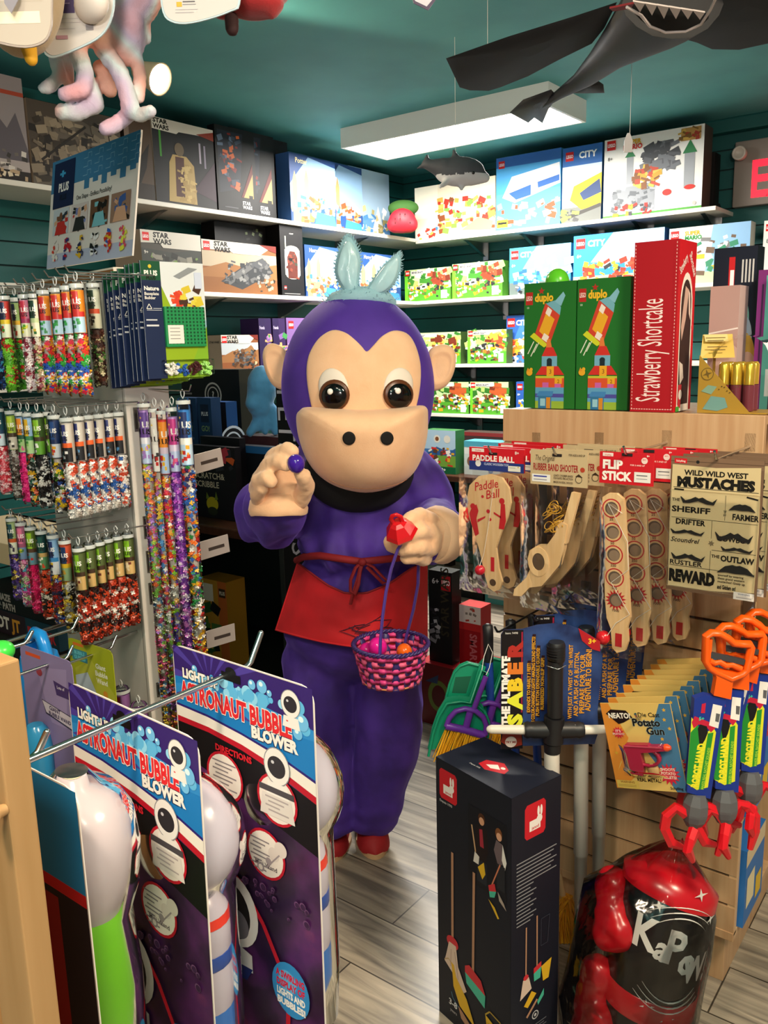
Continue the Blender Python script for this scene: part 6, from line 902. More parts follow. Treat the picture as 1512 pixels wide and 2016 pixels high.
fr = [('R', 0, 0, 1, 1, BX)]+rab(.05, .86, .11, a)+[('T', 'Depuis 1970', .05, .845, .009, '#c8c8cc', dict(maxw=.2)), ('R', .45, .62, .95, .9, '#12141e'), ('E', .63, .87, .016, .02, '#4a2a1a'), ('E', .63, .862, .012, .014, '#d09a7a'), ('P', [(.54, .78), (.56, .845), (.7, .84), (.72, .77), (.66, .7), (.56, .7)], '#1c1216'), ('P', [(.6, .83), (.64, .835), (.66, .77), (.61, .77)], '#a02a3a'), ('R', .57, .64, .7, .72, '#20242e'), ('L', [(.5, .83), (.55, .74)], .006, '#c8a07a'), ('P', [(.52, .7), (.54, .74), (.6, .73), (.59, .7)], '#d8d2cc'), ('P', [(.58, .69), (.66, .72), (.68, .68), (.64, .655)], '#dcb02a'),
    ('E', .85, .855, .015, .02, '#7a4a2a'), ('E', .855, .845, .012, .014, '#d8a284'), ('P', [(.79, .79), (.82, .83), (.9, .825), (.93, .76), (.84, .745)], '#6a5a60'), ('P', [(.9, .825), (.95, .77), (.93, .74), (.89, .77)], '#e8e4e0'), ('R', .83, .66, .93, .75, '#22242c'), ('L', [(.87, .75), (.76, .655)], .005, '#c87a5a'), ('P', [(.72, .65), (.8, .67), (.82, .645), (.73, .63)], '#c8323a'), ('P', [(.73, .63), (.82, .645), (.8, .62), (.74, .61)], '#4ab49a'), ('P', [(.72, .6), (.8, .585), (.86, .555), (.84, .55)], '#dcb02a'), ('P', [(.84, .65), (.92, .62), (.95, .6), (.86, .62)], '#a89a90'),
    ('L', [(.23, .68), (.22, .33)], .0115, '#b08468'), ('L', [(.53, .66), (.51, .27)], .0115, '#b08468'), ('E', .22, .33, .03, .024, '#c8323a'), ('P', [(.17, .325), (.27, .325), (.3, .25), (.42, .18), (.38, .165), (.26, .2), (.1, .235), (.13, .27)], '#d8c0b0'), ('L', [(.2, .3), (.19, .23)], .004, '#b89a8a'), ('L', [(.25, .3), (.3, .2)], .004, '#b89a8a'), ('P', [(.4, .28), (.46, .295), (.62, .27), (.68, .225), (.4, .255)], '#c8323a'), ('P', [(.4, .255), (.68, .225), (.67, .175), (.42, .215)], '#4ab49a'),
    ('L', [(.1, .24), (.16, .255), (.22, .24)], .004, '#b89a6a'), ('P', [(.2, .25), (.24, .245), (.27, .205), (.42, .15), (.54, .065), (.32, .1), (.23, .16), (.22, .2)], '#dcae2a'), ('P', [(.68, .155), (.8, .14), (.98, .09), (.9, .0), (.78, .005), (.72, .06)], '#dcae2a'), ('P', [(.7, .13), (.84, .1), (.97, .085), (.8, .14)], '#b8901f'), ('L', [(.68, .155), (.74, .18), (.88, .17), (.98, .09)], .005, '#b8983a'), ('P', [(.3, .095), (.36, .085), (.58, .035), (.56, .015), (.34, .055)], '#b08468'), ('P', [(.56, .035), (.74, .02), (.76, 0), (.56, 0)], '#6ab8a0'), ('L', [(.3, .09), (.22, .11), (.2, .13)], .003, '#5a8aa8'), ('T', '3-8', .16, .075, .024, '#d8d8dc', dict(bold=.03)), ('T', 'years', .18, .05, .012, '#a8a8ac', {})]
sd = [('R', 0, 0, 1, 1, BX)]+rab(.26, .83, .12, jh/jd)+[('R', .1, .76-.013*k, .1+(.82 if k < 7 else .4)-.06*(k % 3), .764-.013*k, '#8a8a90') for k in range(18)]+[('L', [(.3, .52), (.3, .33)], .006, '#b08468'), ('L', [(.52, .54), (.53, .35)], .006, '#b08468'), ('P', [(.24, .33), (.36, .33), (.42, .28), (.18, .26)], '#d8c0b0'), ('E', .3, .335, .012, .01, '#c8323a'), ('P', [(.46, .35), (.62, .36), (.62, .34), (.46, .33)], '#c8323a'), ('P', [(.46, .33), (.62, .34), (.6, .3), (.47, .3)], '#4ab49a'), ('P', [(.62, .34), (.84, .35), (.78, .28), (.66, .28)], '#dcae2a'), ('P', [(.26, .23), (.42, .27), (.52, .25), (.34, .215)], '#dcae2a'), ('L', [(.32, .18), (.54, .225)], .01, '#b08468'), ('P', [(.54, .215), (.68, .25), (.68, .225), (.56, .2)], '#4ab49a'), ('E', .5, .17, .016, .016, '#b8b8bc'), ('E', .5, .17, .012, .012, BX), ('E', .5, .17, .006, .006, '#b8b8bc')]+[('R', .26, .13-.01*k, .74-.05*(k % 2), .134-.01*k, '#5a5c66') for k in range(6)]+[('E', .5, .045, .016, .016, '#b8b8bc'), ('E', .5, .045, .012, .012, BX), ('L', [(.6, .42), (.6, .52), (.78, .52), (.74, .42), (.6, .42)], .002, '#3a3e4c')]
tbox('tall navy toy box with mop and broom pictures standing on the floor', JM, jw, jh, jd, BX, front=fr, right=sd, top='#1c2030', topart=[('R', 0, 0, 1, 1, '#1c2030')]+[('P', [(.36, .34), (.48, .28), (.66, .4), (.64, .52), (.52, .62), (.36, .5)], '#c8202c'), ('P', [(.42, .4), (.5, .37), (.58, .44), (.5, .52)], '#f0e8e4'), ('E', .58, .5, .04, .03, '#f0e8e4'), ('T', 'Depuis 1970', .3, .24, .03, '#c8c8cc', dict(maxw=.2))])

# ------------------------------------------------------------------ back table and floor goods seen right of the monkey
TZ = .80; ty = onp(900, 938, 2, TZ).y
t = thing('table', 'long dark brown table against the back wall, right of the monkey', 'table', (-2.2, 4.5, 0)); mb = MB(); mb.rbox(-3.25, -1.0, ty, 5.0, TZ-.035, TZ, DARKWOOD, .005); mb.build('tabletop', t)
for x in (-3.2, -1.06): 
    for y in (ty+.06, 4.93): mb = MB(); mb.rbox(x-.03, x+.03, y-.03, y+.03, 0, TZ-.035, mat('#1a100c', .5), .004); mb.build('leg', t)
def tb(label, px0, px1, py1, Y, z, c, d, art_, **k):
    a = onshelf(px0, 1, Y, z); b = onshelf(px1, 1, Y, z); h = onp(px0, py1, 1, Y).z-z; return tbox(label, frame((a.x, Y, z+.001), (1, 0, 0)), b.x-a.x-.003, h, d, c, front=art_(h/(b.x-a.x)), **k)
tb('green and blue farm toy box marked 3+ beside the monkey muzzle', 836, 898, 846, ty+.05, TZ, '#4f86b8', .1, lambda a: [('R', 0, .45, 1, 1, '#a8c4d8'), ('R', 0, .4, 1, .56, '#3f6fa8'), ('P', [(0, .4), (.4, .62), (.8, .5), (1, .6), (1, .4)], '#2f5a90'), ('R', 0, .14, 1, .42, '#6f9a3a'), ('R', 0, 0, 1, .16, '#0f5a34'), ('E', .42, .8, .09, .09, '#d8d4c8'), ('E', .74, .8, .09, .09, '#d8d4c8'), ('E', .42, .8, .05, .05, '#7a4a2a'), ('B', .1, .18, .95, .6, ['#c9302a', '#d8a22a', '#e8e4dc', '#5a3a2a', '#c9302a'], 26, 5, .1), ('T', '3+', .55, .05, .08, '#f0f0ec', dict(bold=.04))], side='#2f6a3a')
tb('teal and white craft toy box behind the paddle packets', 914, 985, 868, ty+.09, TZ, '#d8dcd8', .12, lambda a: [('R', 0, .82, 1, 1, '#4a9ab0'), ('T', 'CUT', .3, .7, .12, '#5a6a74', dict(bold=.05)), ('R', 0, 0, 1, .62, '#c4d0cc'), ('E', .2, .4, .14, .16, '#7a5a4a'), ('E', .75, .15, .08, .08, '#4a8ab8')], top='#4a9ab0')
tb('dark box lying behind the teal craft box', 905, 992, 850, ty+.3, TZ, '#3a2a2a', .12, lambda a: [('R', 0, .9, 1, 1, '#7a2a2a')])
Pf = W(900, 1446, 3.2); fy = Pf.y
tb('dark red boxed game with ring pictures on the floor behind the dustpan', 826, 962, 1302, fy, 0, '#6a1418', .22, lambda a: [('R', 0, 0, 1, 1, '#5a1216'), ('E', .3, .5, .2, .26, '#5a6a2a'), ('E', .3, .5, .13, .18, '#4a1014'), ('E', .68, .4, .16, .22, '#4a6a3a'), ('E', .68, .4, .1, .15, '#4a1014'), ('P', [(.4, .2), (.55, .5), (.5, .1)], '#8a2a24'), ('P', [(.1, .7), (.3, .85), (.28, .7)], '#2a3a5a')], top='#b01a20', topart=[('R', 0, 0, 1, 1, '#b8222a'), ('L', [(.4, .4), (.8, .4)], .06, '#e8c8c0'), ('L', [(.4, .55), (.7, .55)], .04, '#e8c8c0'), ('E', .85, .5, .1, .1, '#d86a60'), ('E', .85, .5, .07, .07, '#b8222a')])
zr = onp(826, 1302, 1, fy).z+.002
tb('black boxed building toy standing on the dark red game', 846, 892, 1122, fy+.03, zr, '#121214', .07, lambda a: [('R', .55, .8, .95, .96, '#b01f24'), ('T', 'LEGO', .75, .86, .05, '#ffffff', dict(al='c', bold=.05, maxw=.34)), ('T', 'STAR WARS', .86, .3, .1, '#3a3424', dict(rot=90)), ('B', .1, .1, .45, .6, ['#8a8a90', '#c8c8cc', '#2a2a30'], 16, 5, .06), ('T', '6+', .15, .86, .06, '#c8c8cc', {})])
tb('bright red game box with a white side strip on the dark red game', 905, 948, 1190, fy+.06, zr, '#a8161e', .08, lambda a: [('R', .0, .72, 1, 1, '#e8e0da'), ('B', .2, .75, .8, .97, ['#8a8078', '#c04a3a'], 8, 3, .05), ('R', .0, .6, 1, .72, '#c82a2a'), ('T', 'SMART', .5, .55, .13, '#d0707a', dict(rot=-90, bold=.04, maxw=1.4))], top='#c82a2a')
py = onp(975, 1190, 2, 0).y
tb('teal boxed toy on the floor by the back wall', 955, 1015, 1118, min(py, 4.7), 0, '#4a8f8f', .12, lambda a: [('R', .1, .15, .9, .8, '#a8a8a0'), ('E', .4, .4, .12, .12, '#c87a5a')])
tb('black boxed toy with a yellow ring on the floor by the back wall', 898, 952, 1130, min(py, 4.7)+.02, 0, '#121216', .1, lambda a: [('E', .6, .5, .2, .2, '#b8982a'), ('E', .6, .5, .13, .13, '#121216'), ('R', .2, .4, .36, .6, '#a8a8a8')])
# ------------------------------------------------------------------ person in the monkey costume
VEL = mat('#472793', .75, kind='velvet', h2='#33196f'); VELH = mat('#4c2a98', .7, kind='velvet', h2='#43248a'); FLE = mat('#efc29a', .8, kind='fleece', h2='#e7b78e'); APR = mat('#c8101e', .75, kind='cloth', h2='#b40e1a'); APRD = mat('#8a0c18', .75, kind='cloth', h2='#7c0a14')
RM = Mx((RH, FH, UP)).transposed()
pc = W(700, 1650, 2.42); PS = thing('person', 'person in a purple monkey costume holding up an egg and an Easter basket', 'person', (pc.x, pc.y, 0))
def smooth_loop(pts, n=6):
    o = []; N = len(pts)
    for i in range(N):
        p0, p1, p2, p3 = [V(pts[(i+k-1) % N]) for k in range(4)]
        for j in range(n):
            t_ = j/n; o.append(.5*((2*p1)+(p2-p0)*t_+(2*p0-5*p1+4*p2-p3)*t_*t_+(3*p1-p0-3*p2+p3)*t_**3))
    return o
class Star:                           # star-shaped outline in view coordinates
    def __init__(s, c, pts): s.c = V(c); s.o = pts
    def at(s, r, i): return s.c+(s.o[i]-s.c)*r
    def r(s, px, py):
        d = V((px, py))-s.c; n = len(s.o); best = 9
        for i in range(n):
            a, b = s.o[i]-s.c, s.o[(i+1) % n]-s.c; e = b-a; den = d.x*e.y-d.y*e.x
            if abs(den) < 1e-9: continue
            t_ = (a.x*e.y-a.y*e.x)/den; u = (a.x*d.y-a.y*d.x)/den
            if t_ > 0 and -.001 <= u <= 1.001: best = min(best, 1/t_)
        return best
def dome(mb, st, fn, m, rings=(1, .97, .9, .78, .62, .45, .28, .12), skirt=None):
    n = len(st.o); rows = []
    if skirt: rows.append([skirt(*st.at(.985, i)) for i in range(n)])
    for r in rings: rows.append([fn(*st.at(r, i), r) for i in range(n)])
    mb.ring([x[::-1] for x in rows], m, True, bool(skirt), True); return mb
# suit: one continuous skin
ZW = W(712, 1090, 2.3).z
def folds(v, n):
    z = v.z; a = .010*noise.noise(V((v.x*9, v.y*9, z*2.2)))+.008*noise.noise(V((v.x*22, v.y*22, z*5)))
    if z < .22: a += .007*sin(z*95+3*noise.noise(v*7))*(1-z/.22)
    if z > .98: a += .008*noise.noise(V((v.x*16, v.y*16, z*3+9)))
    a += .009*sin(v.dot(RH)*78+3*noise.noise(v*6))*math.exp(-((z-ZW)/.10)**2)-.016*abs(noise.noise(V((v.x*7, v.y*7, z*4.5+3))))+.004
    a += .007*sin(z*34+v.x*26+5*noise.noise(v*5))*(.4 if z < .9 else .8); return a
PR = [('e', W(705, 1000, 2.43), (.205, .15, .17), RM), ('c', W(622, 945, 2.42), W(795, 945, 2.42), .105, .105), ('e', W(712, 1065, 2.42), (.205, .165, .10), RM), ('e', W(702, 1150, 2.42), (.185, .15, .14), RM), ('e', W(692, 1235, 2.42), (.205, .16, .16), RM),
      ('c', W(606, 950, 2.41), W(533, 1015, 2.33), .088, .096), ('c', W(533, 1015, 2.33), W(545, 1000, 2.12), .096, .074), ('c', W(812, 945, 2.41), W(848, 1035, 2.36), .088, .092), ('c', W(848, 1035, 2.36), W(852, 1052, 2.14), .09, .07),
      ('c', W(762, 1290, 2.42), W(765, 1470, 2.42), .108, .103), ('c', W(765, 1470, 2.42), W(738, 1596, 2.42), .103, .074), ('e', W(738, 1606, 2.42), (.076, .08, .035), RM), ('c', W(625, 1290, 2.42), W(624, 1460, 2.40), .108, .098), ('c', W(624, 1460, 2.40), W(650, 1606, 2.40), .098, .07), ('e', W(650, 1616, 2.40), (.072, .08, .035), RM)]
bd = skin(PR, VEL, .011, 5, folds); bd.build('body', PS)
# collar, mask
mb = MB(); mb.ball(W(708, 925, 2.34), (.155, .15, .12), mat('#060608', .9), 28, 16, RM); mb.build('neck_cover', PS)
HC = W(705, 764, 2.31); HR = (.207, .20, .252)
HDm = MB(); HDm.ball(HC, HR, VELH, 48, 32, RM); HD = HDm.build('mask_head', PS)
def head(px, py, off=0.0):
    d = ray(px, py); o = CAM-HC; L_ = lambda q: V((q.dot(RH)/HR[0], q.dot(FH)/HR[1], q.dot(UP)/HR[2])); O, D = L_(o), L_(d)
    a, b, c = D.dot(D), 2*O.dot(D), O.dot(O)-1; q = b*b-4*a*c
    if q < 0: q = 0
    p = CAM+d*((-b-q**.5)/(2*a)); e = p-HC; n = (RH*(e.dot(RH)/HR[0]**2)+FH*(e.dot(FH)/HR[1]**2)+UP*(e.dot(UP)/HR[2]**2)).normalized(); return p+n*off
heart = [(722, 692)]+[(735, 680), (752, 662), (775, 651), (800, 656), (816, 676), (827, 712), (828, 750), (822, 790), (812, 812), (780, 830), (715, 835), (650, 830), (620, 812), (611, 790), (604, 745), (605, 712), (613, 688), (630, 664), (655, 650), (680, 655), (700, 670), (712, 682)]
def sharp(pts, n=4): o = smooth_loop(pts, n); o[0] = V(pts[0]); return o
mb = MB(); dome(mb, Star((717, 765), sharp(heart)), lambda x, y, r: head(x, y, .006*(1-r**8)**.5+.0005), FLE, (1, .985, .95, .85, .7, .5, .3, .12), lambda x, y: head(x, y, -.004)); mb.build('face', HD)
mz = Star((713, 878), sharp([(583, 822), (590, 808), (606, 801), (660, 803), (717, 806), (780, 803), (826, 798), (840, 803), (843, 818), (841, 860), (829, 905), (808, 938), (772, 960), (720, 970), (668, 960), (630, 938), (604, 905), (588, 862)]))
def mdist(x, y, r):
    k = (y-806)/164; e = 2.125+.055*min(1, max(0, k))+.05*abs((x-713)/130)**2; return e-.125*max(0, 1-r**3.4)**.55*(1-.12*k)
def muz(x, y, off=0): return W(x, y, mdist(x, y, min(1, mz.r(x, y)))-off)
mb = MB(); dome(mb, mz, lambda x, y, r: W(x, y, mdist(x, y, r)), FLE, (1, .99, .965, .92, .85, .75, .62, .48, .34, .2, .08), lambda x, y: W(x, y, 2.27)); MZ = mb.build('muzzle', HD)
K9 = mat('#070707', .85)
for x, y in ((687, 863), (762, 863)):
    mb = MB(); c = smooth_loop([(x+13*cos(j*pi/4), y+13.5*sin(j*pi/4)) for j in range(8)], 3); dome(mb, Star((x, y), c), lambda a, b, r: muz(a, b, .003), K9, (1, .7, .35), lambda a, b: muz(a, b, -.002)); mb.build('nostril', HD)
mb = MB(); mb.tube([muz(648+k*9.5, 944+18*(1-((k-8)/8)**2)**.8 if abs(k-8) < 8 else 944, .0) for k in range(17)], .0013, mat('#b8825e', .8), 6); mb.build('mouth_seam', HD)
for nm, c, rx, ry, pc_, pr in (('l', (658, 764), 28.5, 39, (661, 777), 25.5), ('r', (782, 761), 28, 37, (780, 776), 24.5)):
    el = lambda c_, a, b, tl=0: Star(c_, smooth_loop([(c_[0]+a*cos(j*pi/6)*cos(tl)-b*sin(j*pi/6)*sin(tl), c_[1]+a*cos(j*pi/6)*sin(tl)+b*sin(j*pi/6)*cos(tl)) for j in range(12)], 2))
    tl = -.2 if nm == 'l' else .2
    mb = MB(); dome(mb, el(c, rx, ry, tl), lambda x, y, r: head(x, y, .006+.007*(1-r*r)**.5), mat('#e4d9cc', .5), (1, .95, .8, .5, .2), lambda x, y: head(x, y, .002)); ey = mb.build('eye', HD)
    mb = MB(); dome(mb, el(pc_, pr+3, pr+4), lambda x, y, r: head(x, y, .0125+.006*(1-r*r)**.5), mat('#5a3014', .35), (1, .9, .6, .2), lambda x, y: head(x, y, .004)); mb.build('iris', HD)
    mb = MB(); dome(mb, el((pc_[0]+.5, pc_[1]+2), pr-2.5, pr-1.5), lambda x, y, r: head(x, y, .017+.007*(1-r*r)**.5), mat('#060506', .12), (1, .9, .6, .2), lambda x, y: head(x, y, .008)); mb.build('pupil', HD)
    mb = MB(); dome(mb, el((pc_[0]-5, pc_[1]-7), 4.8, 5.5), lambda x, y, r: head(x, y, .0255+.002*(1-r*r)**.5), mat('#f0ece6', .4), (1, .6, .2), lambda x, y: head(x, y, .016)); mb.build('eye_highlight', HD)  # highlight on the pupil, put in as a pale dome
for sx, pts, pin in ((-1, [(562, 690), (548, 679), (532, 676), (520, 686), (517, 705), (522, 730), (532, 752), (545, 764), (560, 766), (566, 740), (567, 712)], (541, 721)), (1, [(845, 690), (858, 681), (876, 678), (892, 686), (898, 704), (894, 732), (882, 756), (866, 767), (850, 768), (842, 745), (841, 712)], (871, 722))):
    st = Star(pin, smooth_loop(pts, 3)); mb = MB(); dome(mb, st, lambda x, y, r: W(x, y, 2.31-.020*(1-r**3)**.5+.006*(r < .6)), FLE, (1, .96, .88, .76, .66, .58, .4, .15), lambda x, y: W(x, y, 2.335)); mb.build('ear', HD)
# rabbit ear headband
SAT = mat('#b8dce4', .16, kind='cloth', h2='#a4d0dc'); FUR = mat('#a0cad6', .9, kind='fleece', h2='#8cbac8')
hb = thing('headband', 'pale blue satin rabbit ear headband on top of the monkey head', 'headband', W(706, 590, 2.30))
mb = MB(); arc = [(645, 603, 2.30), (660, 590, 2.27), (685, 583, 2.25), (708, 581, 2.245), (735, 581, 2.25), (757, 586, 2.27), (772, 598, 2.30)]
vs = [W(*a) for a in arc]; mb.tube(vs, [.014, .02, .022, .023, .022, .02, .014], FUR, 14); rr = random.Random(2)
for k in range(160): i = rr.randrange(len(vs)-1); p = vs[i].lerp(vs[i+1], rr.random()); d = (RH*rr.uniform(-1, 1)+UP*rr.uniform(-.4, 1)-FH*rr.uniform(-.3, 1)).normalized(); mb.tube([p+d*.018, p+d*.030], [.0012, .0003], FUR, 4)
mb.build('band', hb)
for pts, c, d0 in (([(684, 582), (668, 560), (659, 535), (663, 505), (672, 480), (683, 465), (694, 470), (704, 488), (710, 510), (709, 535), (706, 560), (704, 582)], (685, 530), 2.25), ([(716, 580), (735, 548), (755, 522), (775, 505), (786, 500), (790, 512), (787, 535), (778, 556), (764, 572), (745, 582)], (758, 545), 2.25)):
    st = Star(c, smooth_loop(pts, 4)); E_ = thing if False else None; mb = MB()
    dome(mb, st, lambda x, y, r: W(x, y, d0-.012*(1-r**4)**.5), FUR, (1, .95, .8, .4, .1), lambda x, y: W(x, y, d0+.02)); n = len(st.o)
    for k in range(n*7):
        i = rr.randrange(n); p = st.at(rr.uniform(.9, 1.0), i); q = st.at(rr.uniform(1.05, 1.12), i); dd = d0+rr.uniform(-.006, .02); a, b = W(*p, dd), W(q.x+rr.uniform(-3, 3), q.y+rr.uniform(-3, 3), dd); mb.tube([a, b], [.0014, .0004], FUR, 4)
    eo = mb.build('rabbit_ear', hb); mb = MB(); dome(mb, st, lambda x, y, r: W(c[0]+(x-c[0])*.83, c[1]+(y-c[1])*.86, d0-.0125-.008*(1-r*r)**.5-.004*noise.noise(V((x*.06, y*.03, 3)))), SAT, (1, .95, .85, .7, .5, .3, .12), lambda x, y: W(c[0]+(x-c[0])*.83, c[1]+(y-c[1])*.86, d0-.004)); mb.build('satin_lining', eo)
# gloves
def glove(name, prims): 
    mb = skin(prims, FLE, .005, 2, lambda v, n: .002*noise.noise(v*38)+.0015*noise.noise(v*80)); return mb.build(name, PS)
def cuff(name, a, b, r0, r1):
    d = (b-a).normalized(); mb = MB(); mb.tube([a, a+d*.004, a.lerp(b, .3), a.lerp(b, .7), b-d*.004, b, b-d*.02], [r0*.95, r0, r0*1.03, (r0+r1)/2*1.03, r1, r1*.96, r1*.86], FLE, 28)
    mb.v = [v+V((1, 1, 1))*.004*noise.noise(v*28) for v in mb.v]; return mb.build(name, PS)
G = lambda x, y, d: W(x, y, d)
def fing(*p): return [('c', G(*a[:3]), G(*b[:3]), a[3], b[3]) for a, b in zip(p, p[1:])]
glove('glove', [('e', G(543, 958, 2.085), (.058, .036, .060), RM), ('e', G(560, 985, 2.09), (.05, .04, .042), RM)]+fing((522, 932, 2.07, .021), (541, 897, 2.03, .020), (566, 884, 2.0, .0185), (577, 888, 1.985, .016))+fing((512, 945, 2.06, .021), (530, 915, 2.015, .020), (552, 909, 1.985, .0195), (564, 916, 1.972, .017))+fing((504, 962, 2.06, .020), (510, 948, 2.01, .020), (526, 940, 1.985, .019), (534, 948, 1.98, .017))+fing((508, 985, 2.07, .018), (506, 972, 2.03, .018), (516, 962, 2.0, .016))+fing((590, 985, 2.08, .024), (603, 958, 2.04, .022), (598, 938, 2.0, .019), (590, 931, 1.985, .016)))
cuff('glove_cuff', G(547, 1006, 2.10)+UP*-.012, G(547, 972, 2.11)+UP*.0, .072, .064)
glove('glove', [('e', G(832, 1062, 2.06), (.052, .036, .052), RM), ('e', G(850, 1050, 2.09), (.048, .04, .05), RM)]+fing((846, 1022, 2.07, .021), (826, 1014, 2.03, .020), (806, 1022, 1.99, .018), (797, 1030, 1.975, .016))+fing((848, 1052, 2.06, .021), (828, 1044, 2.0, .020), (808, 1052, 1.975, .018), (798, 1060, 1.975, .016))+fing((846, 1080, 2.06, .021), (824, 1078, 2.0, .020), (804, 1080, 1.975, .018), (796, 1084, 1.98, .016))+fing((838, 1100, 2.07, .019), (818, 1098, 2.02, .018), (800, 1098, 1.995, .016))+fing((820, 1090, 2.08, .02), (795, 1082, 2.04, .019), (772, 1074, 2.02, .0185), (766, 1066, 2.01, .016)))
cuff('glove_cuff', G(872, 1052, 2.13), G(846, 1056, 2.085), .074, .066)
# shoes
SH = mat('#a8121c', .7, kind='cloth', h2='#90101a'); SO = mat('#c9a27a', .6)
for tx, ty_, yaw in ((-1.452, 1.806, .12), (-1.556, 1.708, -.1)):
    T0 = V((tx, ty_, 0))+FH*.035; f = (-FH*cos(yaw)+RH*sin(yaw)).normalized(); r = V((-f.y, f.x, 0)); c = T0-f*.115; mb = MB(); rows = []
    for k in range(13):
        u = k/12; wv = .047*(1-(2*u-1)**4)**.5*(1.08 if u > .6 else .92)+.002; hv = (.055+.04*max(0, .62-u))*(1-max(0, (u-.5)*2)**3)**.5*(1-max(0, .1-u)*3)+.004
        rows.append([c+f*(-.125+.25*u)+r*wv*cos(a*pi/8)+V((0, 0, .014+hv*sin(a*pi/8))) for a in range(9)])
    mb.ring([x[::-1] for x in rows], SH, False); so = mb.build('shoe', PS)
    mb = MB(); o = [c+f*(.127*cos(j*pi/14))+r*(.051*(1.06 if cos(j*pi/14) > 0 else .94)*sin(j*pi/14)) for j in range(28)]; mb.ring([[p+V((0, 0, z)) for p in o] for z in (.0005, .006, .016)], SO); mb.build('sole', so)
# apron, tie and bow
top = [(586, 1108), (612, 1128), (645, 1152), (680, 1168), (720, 1168), (765, 1150), (805, 1122), (842, 1102)]; hem = [(543, 1240), (585, 1252), (632, 1263), (680, 1271), (722, 1275), (768, 1276), (806, 1272), (842, 1262)]
def lerp_pts(p, u): x = u*(len(p)-1); i = min(int(x), len(p)-2); f_ = x-i; return (p[i][0]*(1-f_)+p[i+1][0]*f_, p[i][1]*(1-f_)+p[i+1][1]*f_)
def apr(u, v, off=0):
    a, b = lerp_pts(top, u), lerp_pts(hem, u); x, y = a[0]*(1-v)+b[0]*v, a[1]*(1-v)+b[1]*v
    return W(x, y, 2.228+.17*abs(2*u-1)**2.4-.012*v+.006*sin(u*17+v*2)*v+.004*noise.noise(V((u*6, v*5, 2)))-off)
mb = MB(); N1, N2 = 28, 14; fr_ = [[apr(i/N1, j/N2) for i in range(N1+1)] for j in range(N2+1)]; bk = [[apr(i/N1, j/N2, -.004) for i in range(N1+1)] for j in range(N2+1)]
mb.ring([x[::-1] for x in fr_], APR, False); mb.ring(bk, APR, False); mb.tube([apr(i/24, 1) for i in range(25)], .003, APR, 6); mb.tube([apr(i/24, .0) for i in range(25)], .003, APRD, 6); mb.tube([apr(0, j/8) for j in range(9)], .0025, APR, 6); AP = mb.build('apron', PS)
mb = MB(); rr = random.Random(6)
for k in range(7):
    u0, v0 = .5+rr.uniform(-.02, .2), .35+rr.uniform(0, .35); p = [apr(u0+.09*sin(j*.9+k), v0+.05*j+.03*cos(j*1.7+k), .004) for j in range(6)]; mb.tube(p, .0011, mat('#3a1030', .7), 4)
mb.build('embroidered_logo', AP)
fold = [(588, 1130), (620, 1160), (660, 1186), (712, 1192), (770, 1176), (842, 1130)]
mb = MB(); wl = [(584, 1103, 2.40), (598, 1096, 2.33), (630, 1094, 2.27), (670, 1100, 2.24), (712, 1106, 2.23), (760, 1101, 2.24), (805, 1096, 2.29), (838, 1094, 2.36), (848, 1096, 2.40)]; mb.tube([W(*q) for q in wl], .0105, APRD, 8, flat=1.0); mb.build('apron_tie', PS)
mb = MB()
for pts in (([(712, 1106, 2.215), (700, 1118, 2.20), (690, 1142, 2.195), (690, 1164, 2.195), (699, 1170, 2.19), (705, 1150, 2.195), (708, 1125, 2.20), (713, 1108, 2.21)]), ([(714, 1106, 2.215), (735, 1116, 2.20), (752, 1134, 2.20), (764, 1146, 2.205), (754, 1148, 2.2), (738, 1132, 2.2), (722, 1116, 2.205)]), ([(712, 1108, 2.21), (704, 1140, 2.20), (694, 1172, 2.20), (690, 1190, 2.20)])):
    mb.tube([W(*q) for q in pts], .0065, APRD, 8, flat=.5, up=None)
mb.ball(W(713, 1107, 2.207), (.013, .01, .011), APRD); mb.build('bow', AP)

# ------------------------------------------------------------------ what the person holds
def egg(label, c, r, col, group=None):
    mb = MB(); mb.M = Mx.Translation(c) @ Mx.Rotation(.5, 4, 'X') @ Mx.Rotation(.3, 4, 'Y'); mb.lathe([(r*sin(pi*k/14)*(1-.12*cos(pi*k/14)), -r*1.22*cos(pi*k/14)) for k in range(15)], mat(col, .12), 20, False, False); return tag(mb.build('plastic_egg'), label, 'egg', group)
egg('purple plastic egg pinched between the raised glove fingers', W(583, 914, 1.965), .0205, '#3f1f9c')
BC = W(769, 1268, 2.06); BC = V((BC.x, BC.y, BC.z)); bk_ = thing('basket', 'pink and purple woven basket hanging from the left glove', 'basket', BC-UP*.1)
PK = mat('#e0408a', .4); PK2 = mat('#e8608a', .4); PU = mat('#3a2a6a', .4); ns = 16; Hb = .098; rad = lambda z: .074+.022*(z/Hb)
mb = MB()
for k in range(ns):
    for side in (1,):
        a = 2*pi*k/ns; wd_ = .0095; tn = V((-sin(a), cos(a), 0)); nn = V((cos(a), sin(a), 0))
        pts = [BC+nn*(rad(z)+.0022*cos(pi*(z/Hb*6+k)))+V((0, 0, z-Hb)) for z in [Hb*j/18 for j in range(19)]]; mb.ring([[p+tn*wd_, p-tn*wd_, p-tn*wd_-nn*.001, p+tn*wd_-nn*.001] for p in pts], PU, True, True, True)
mb.build('upright_strips', bk_)
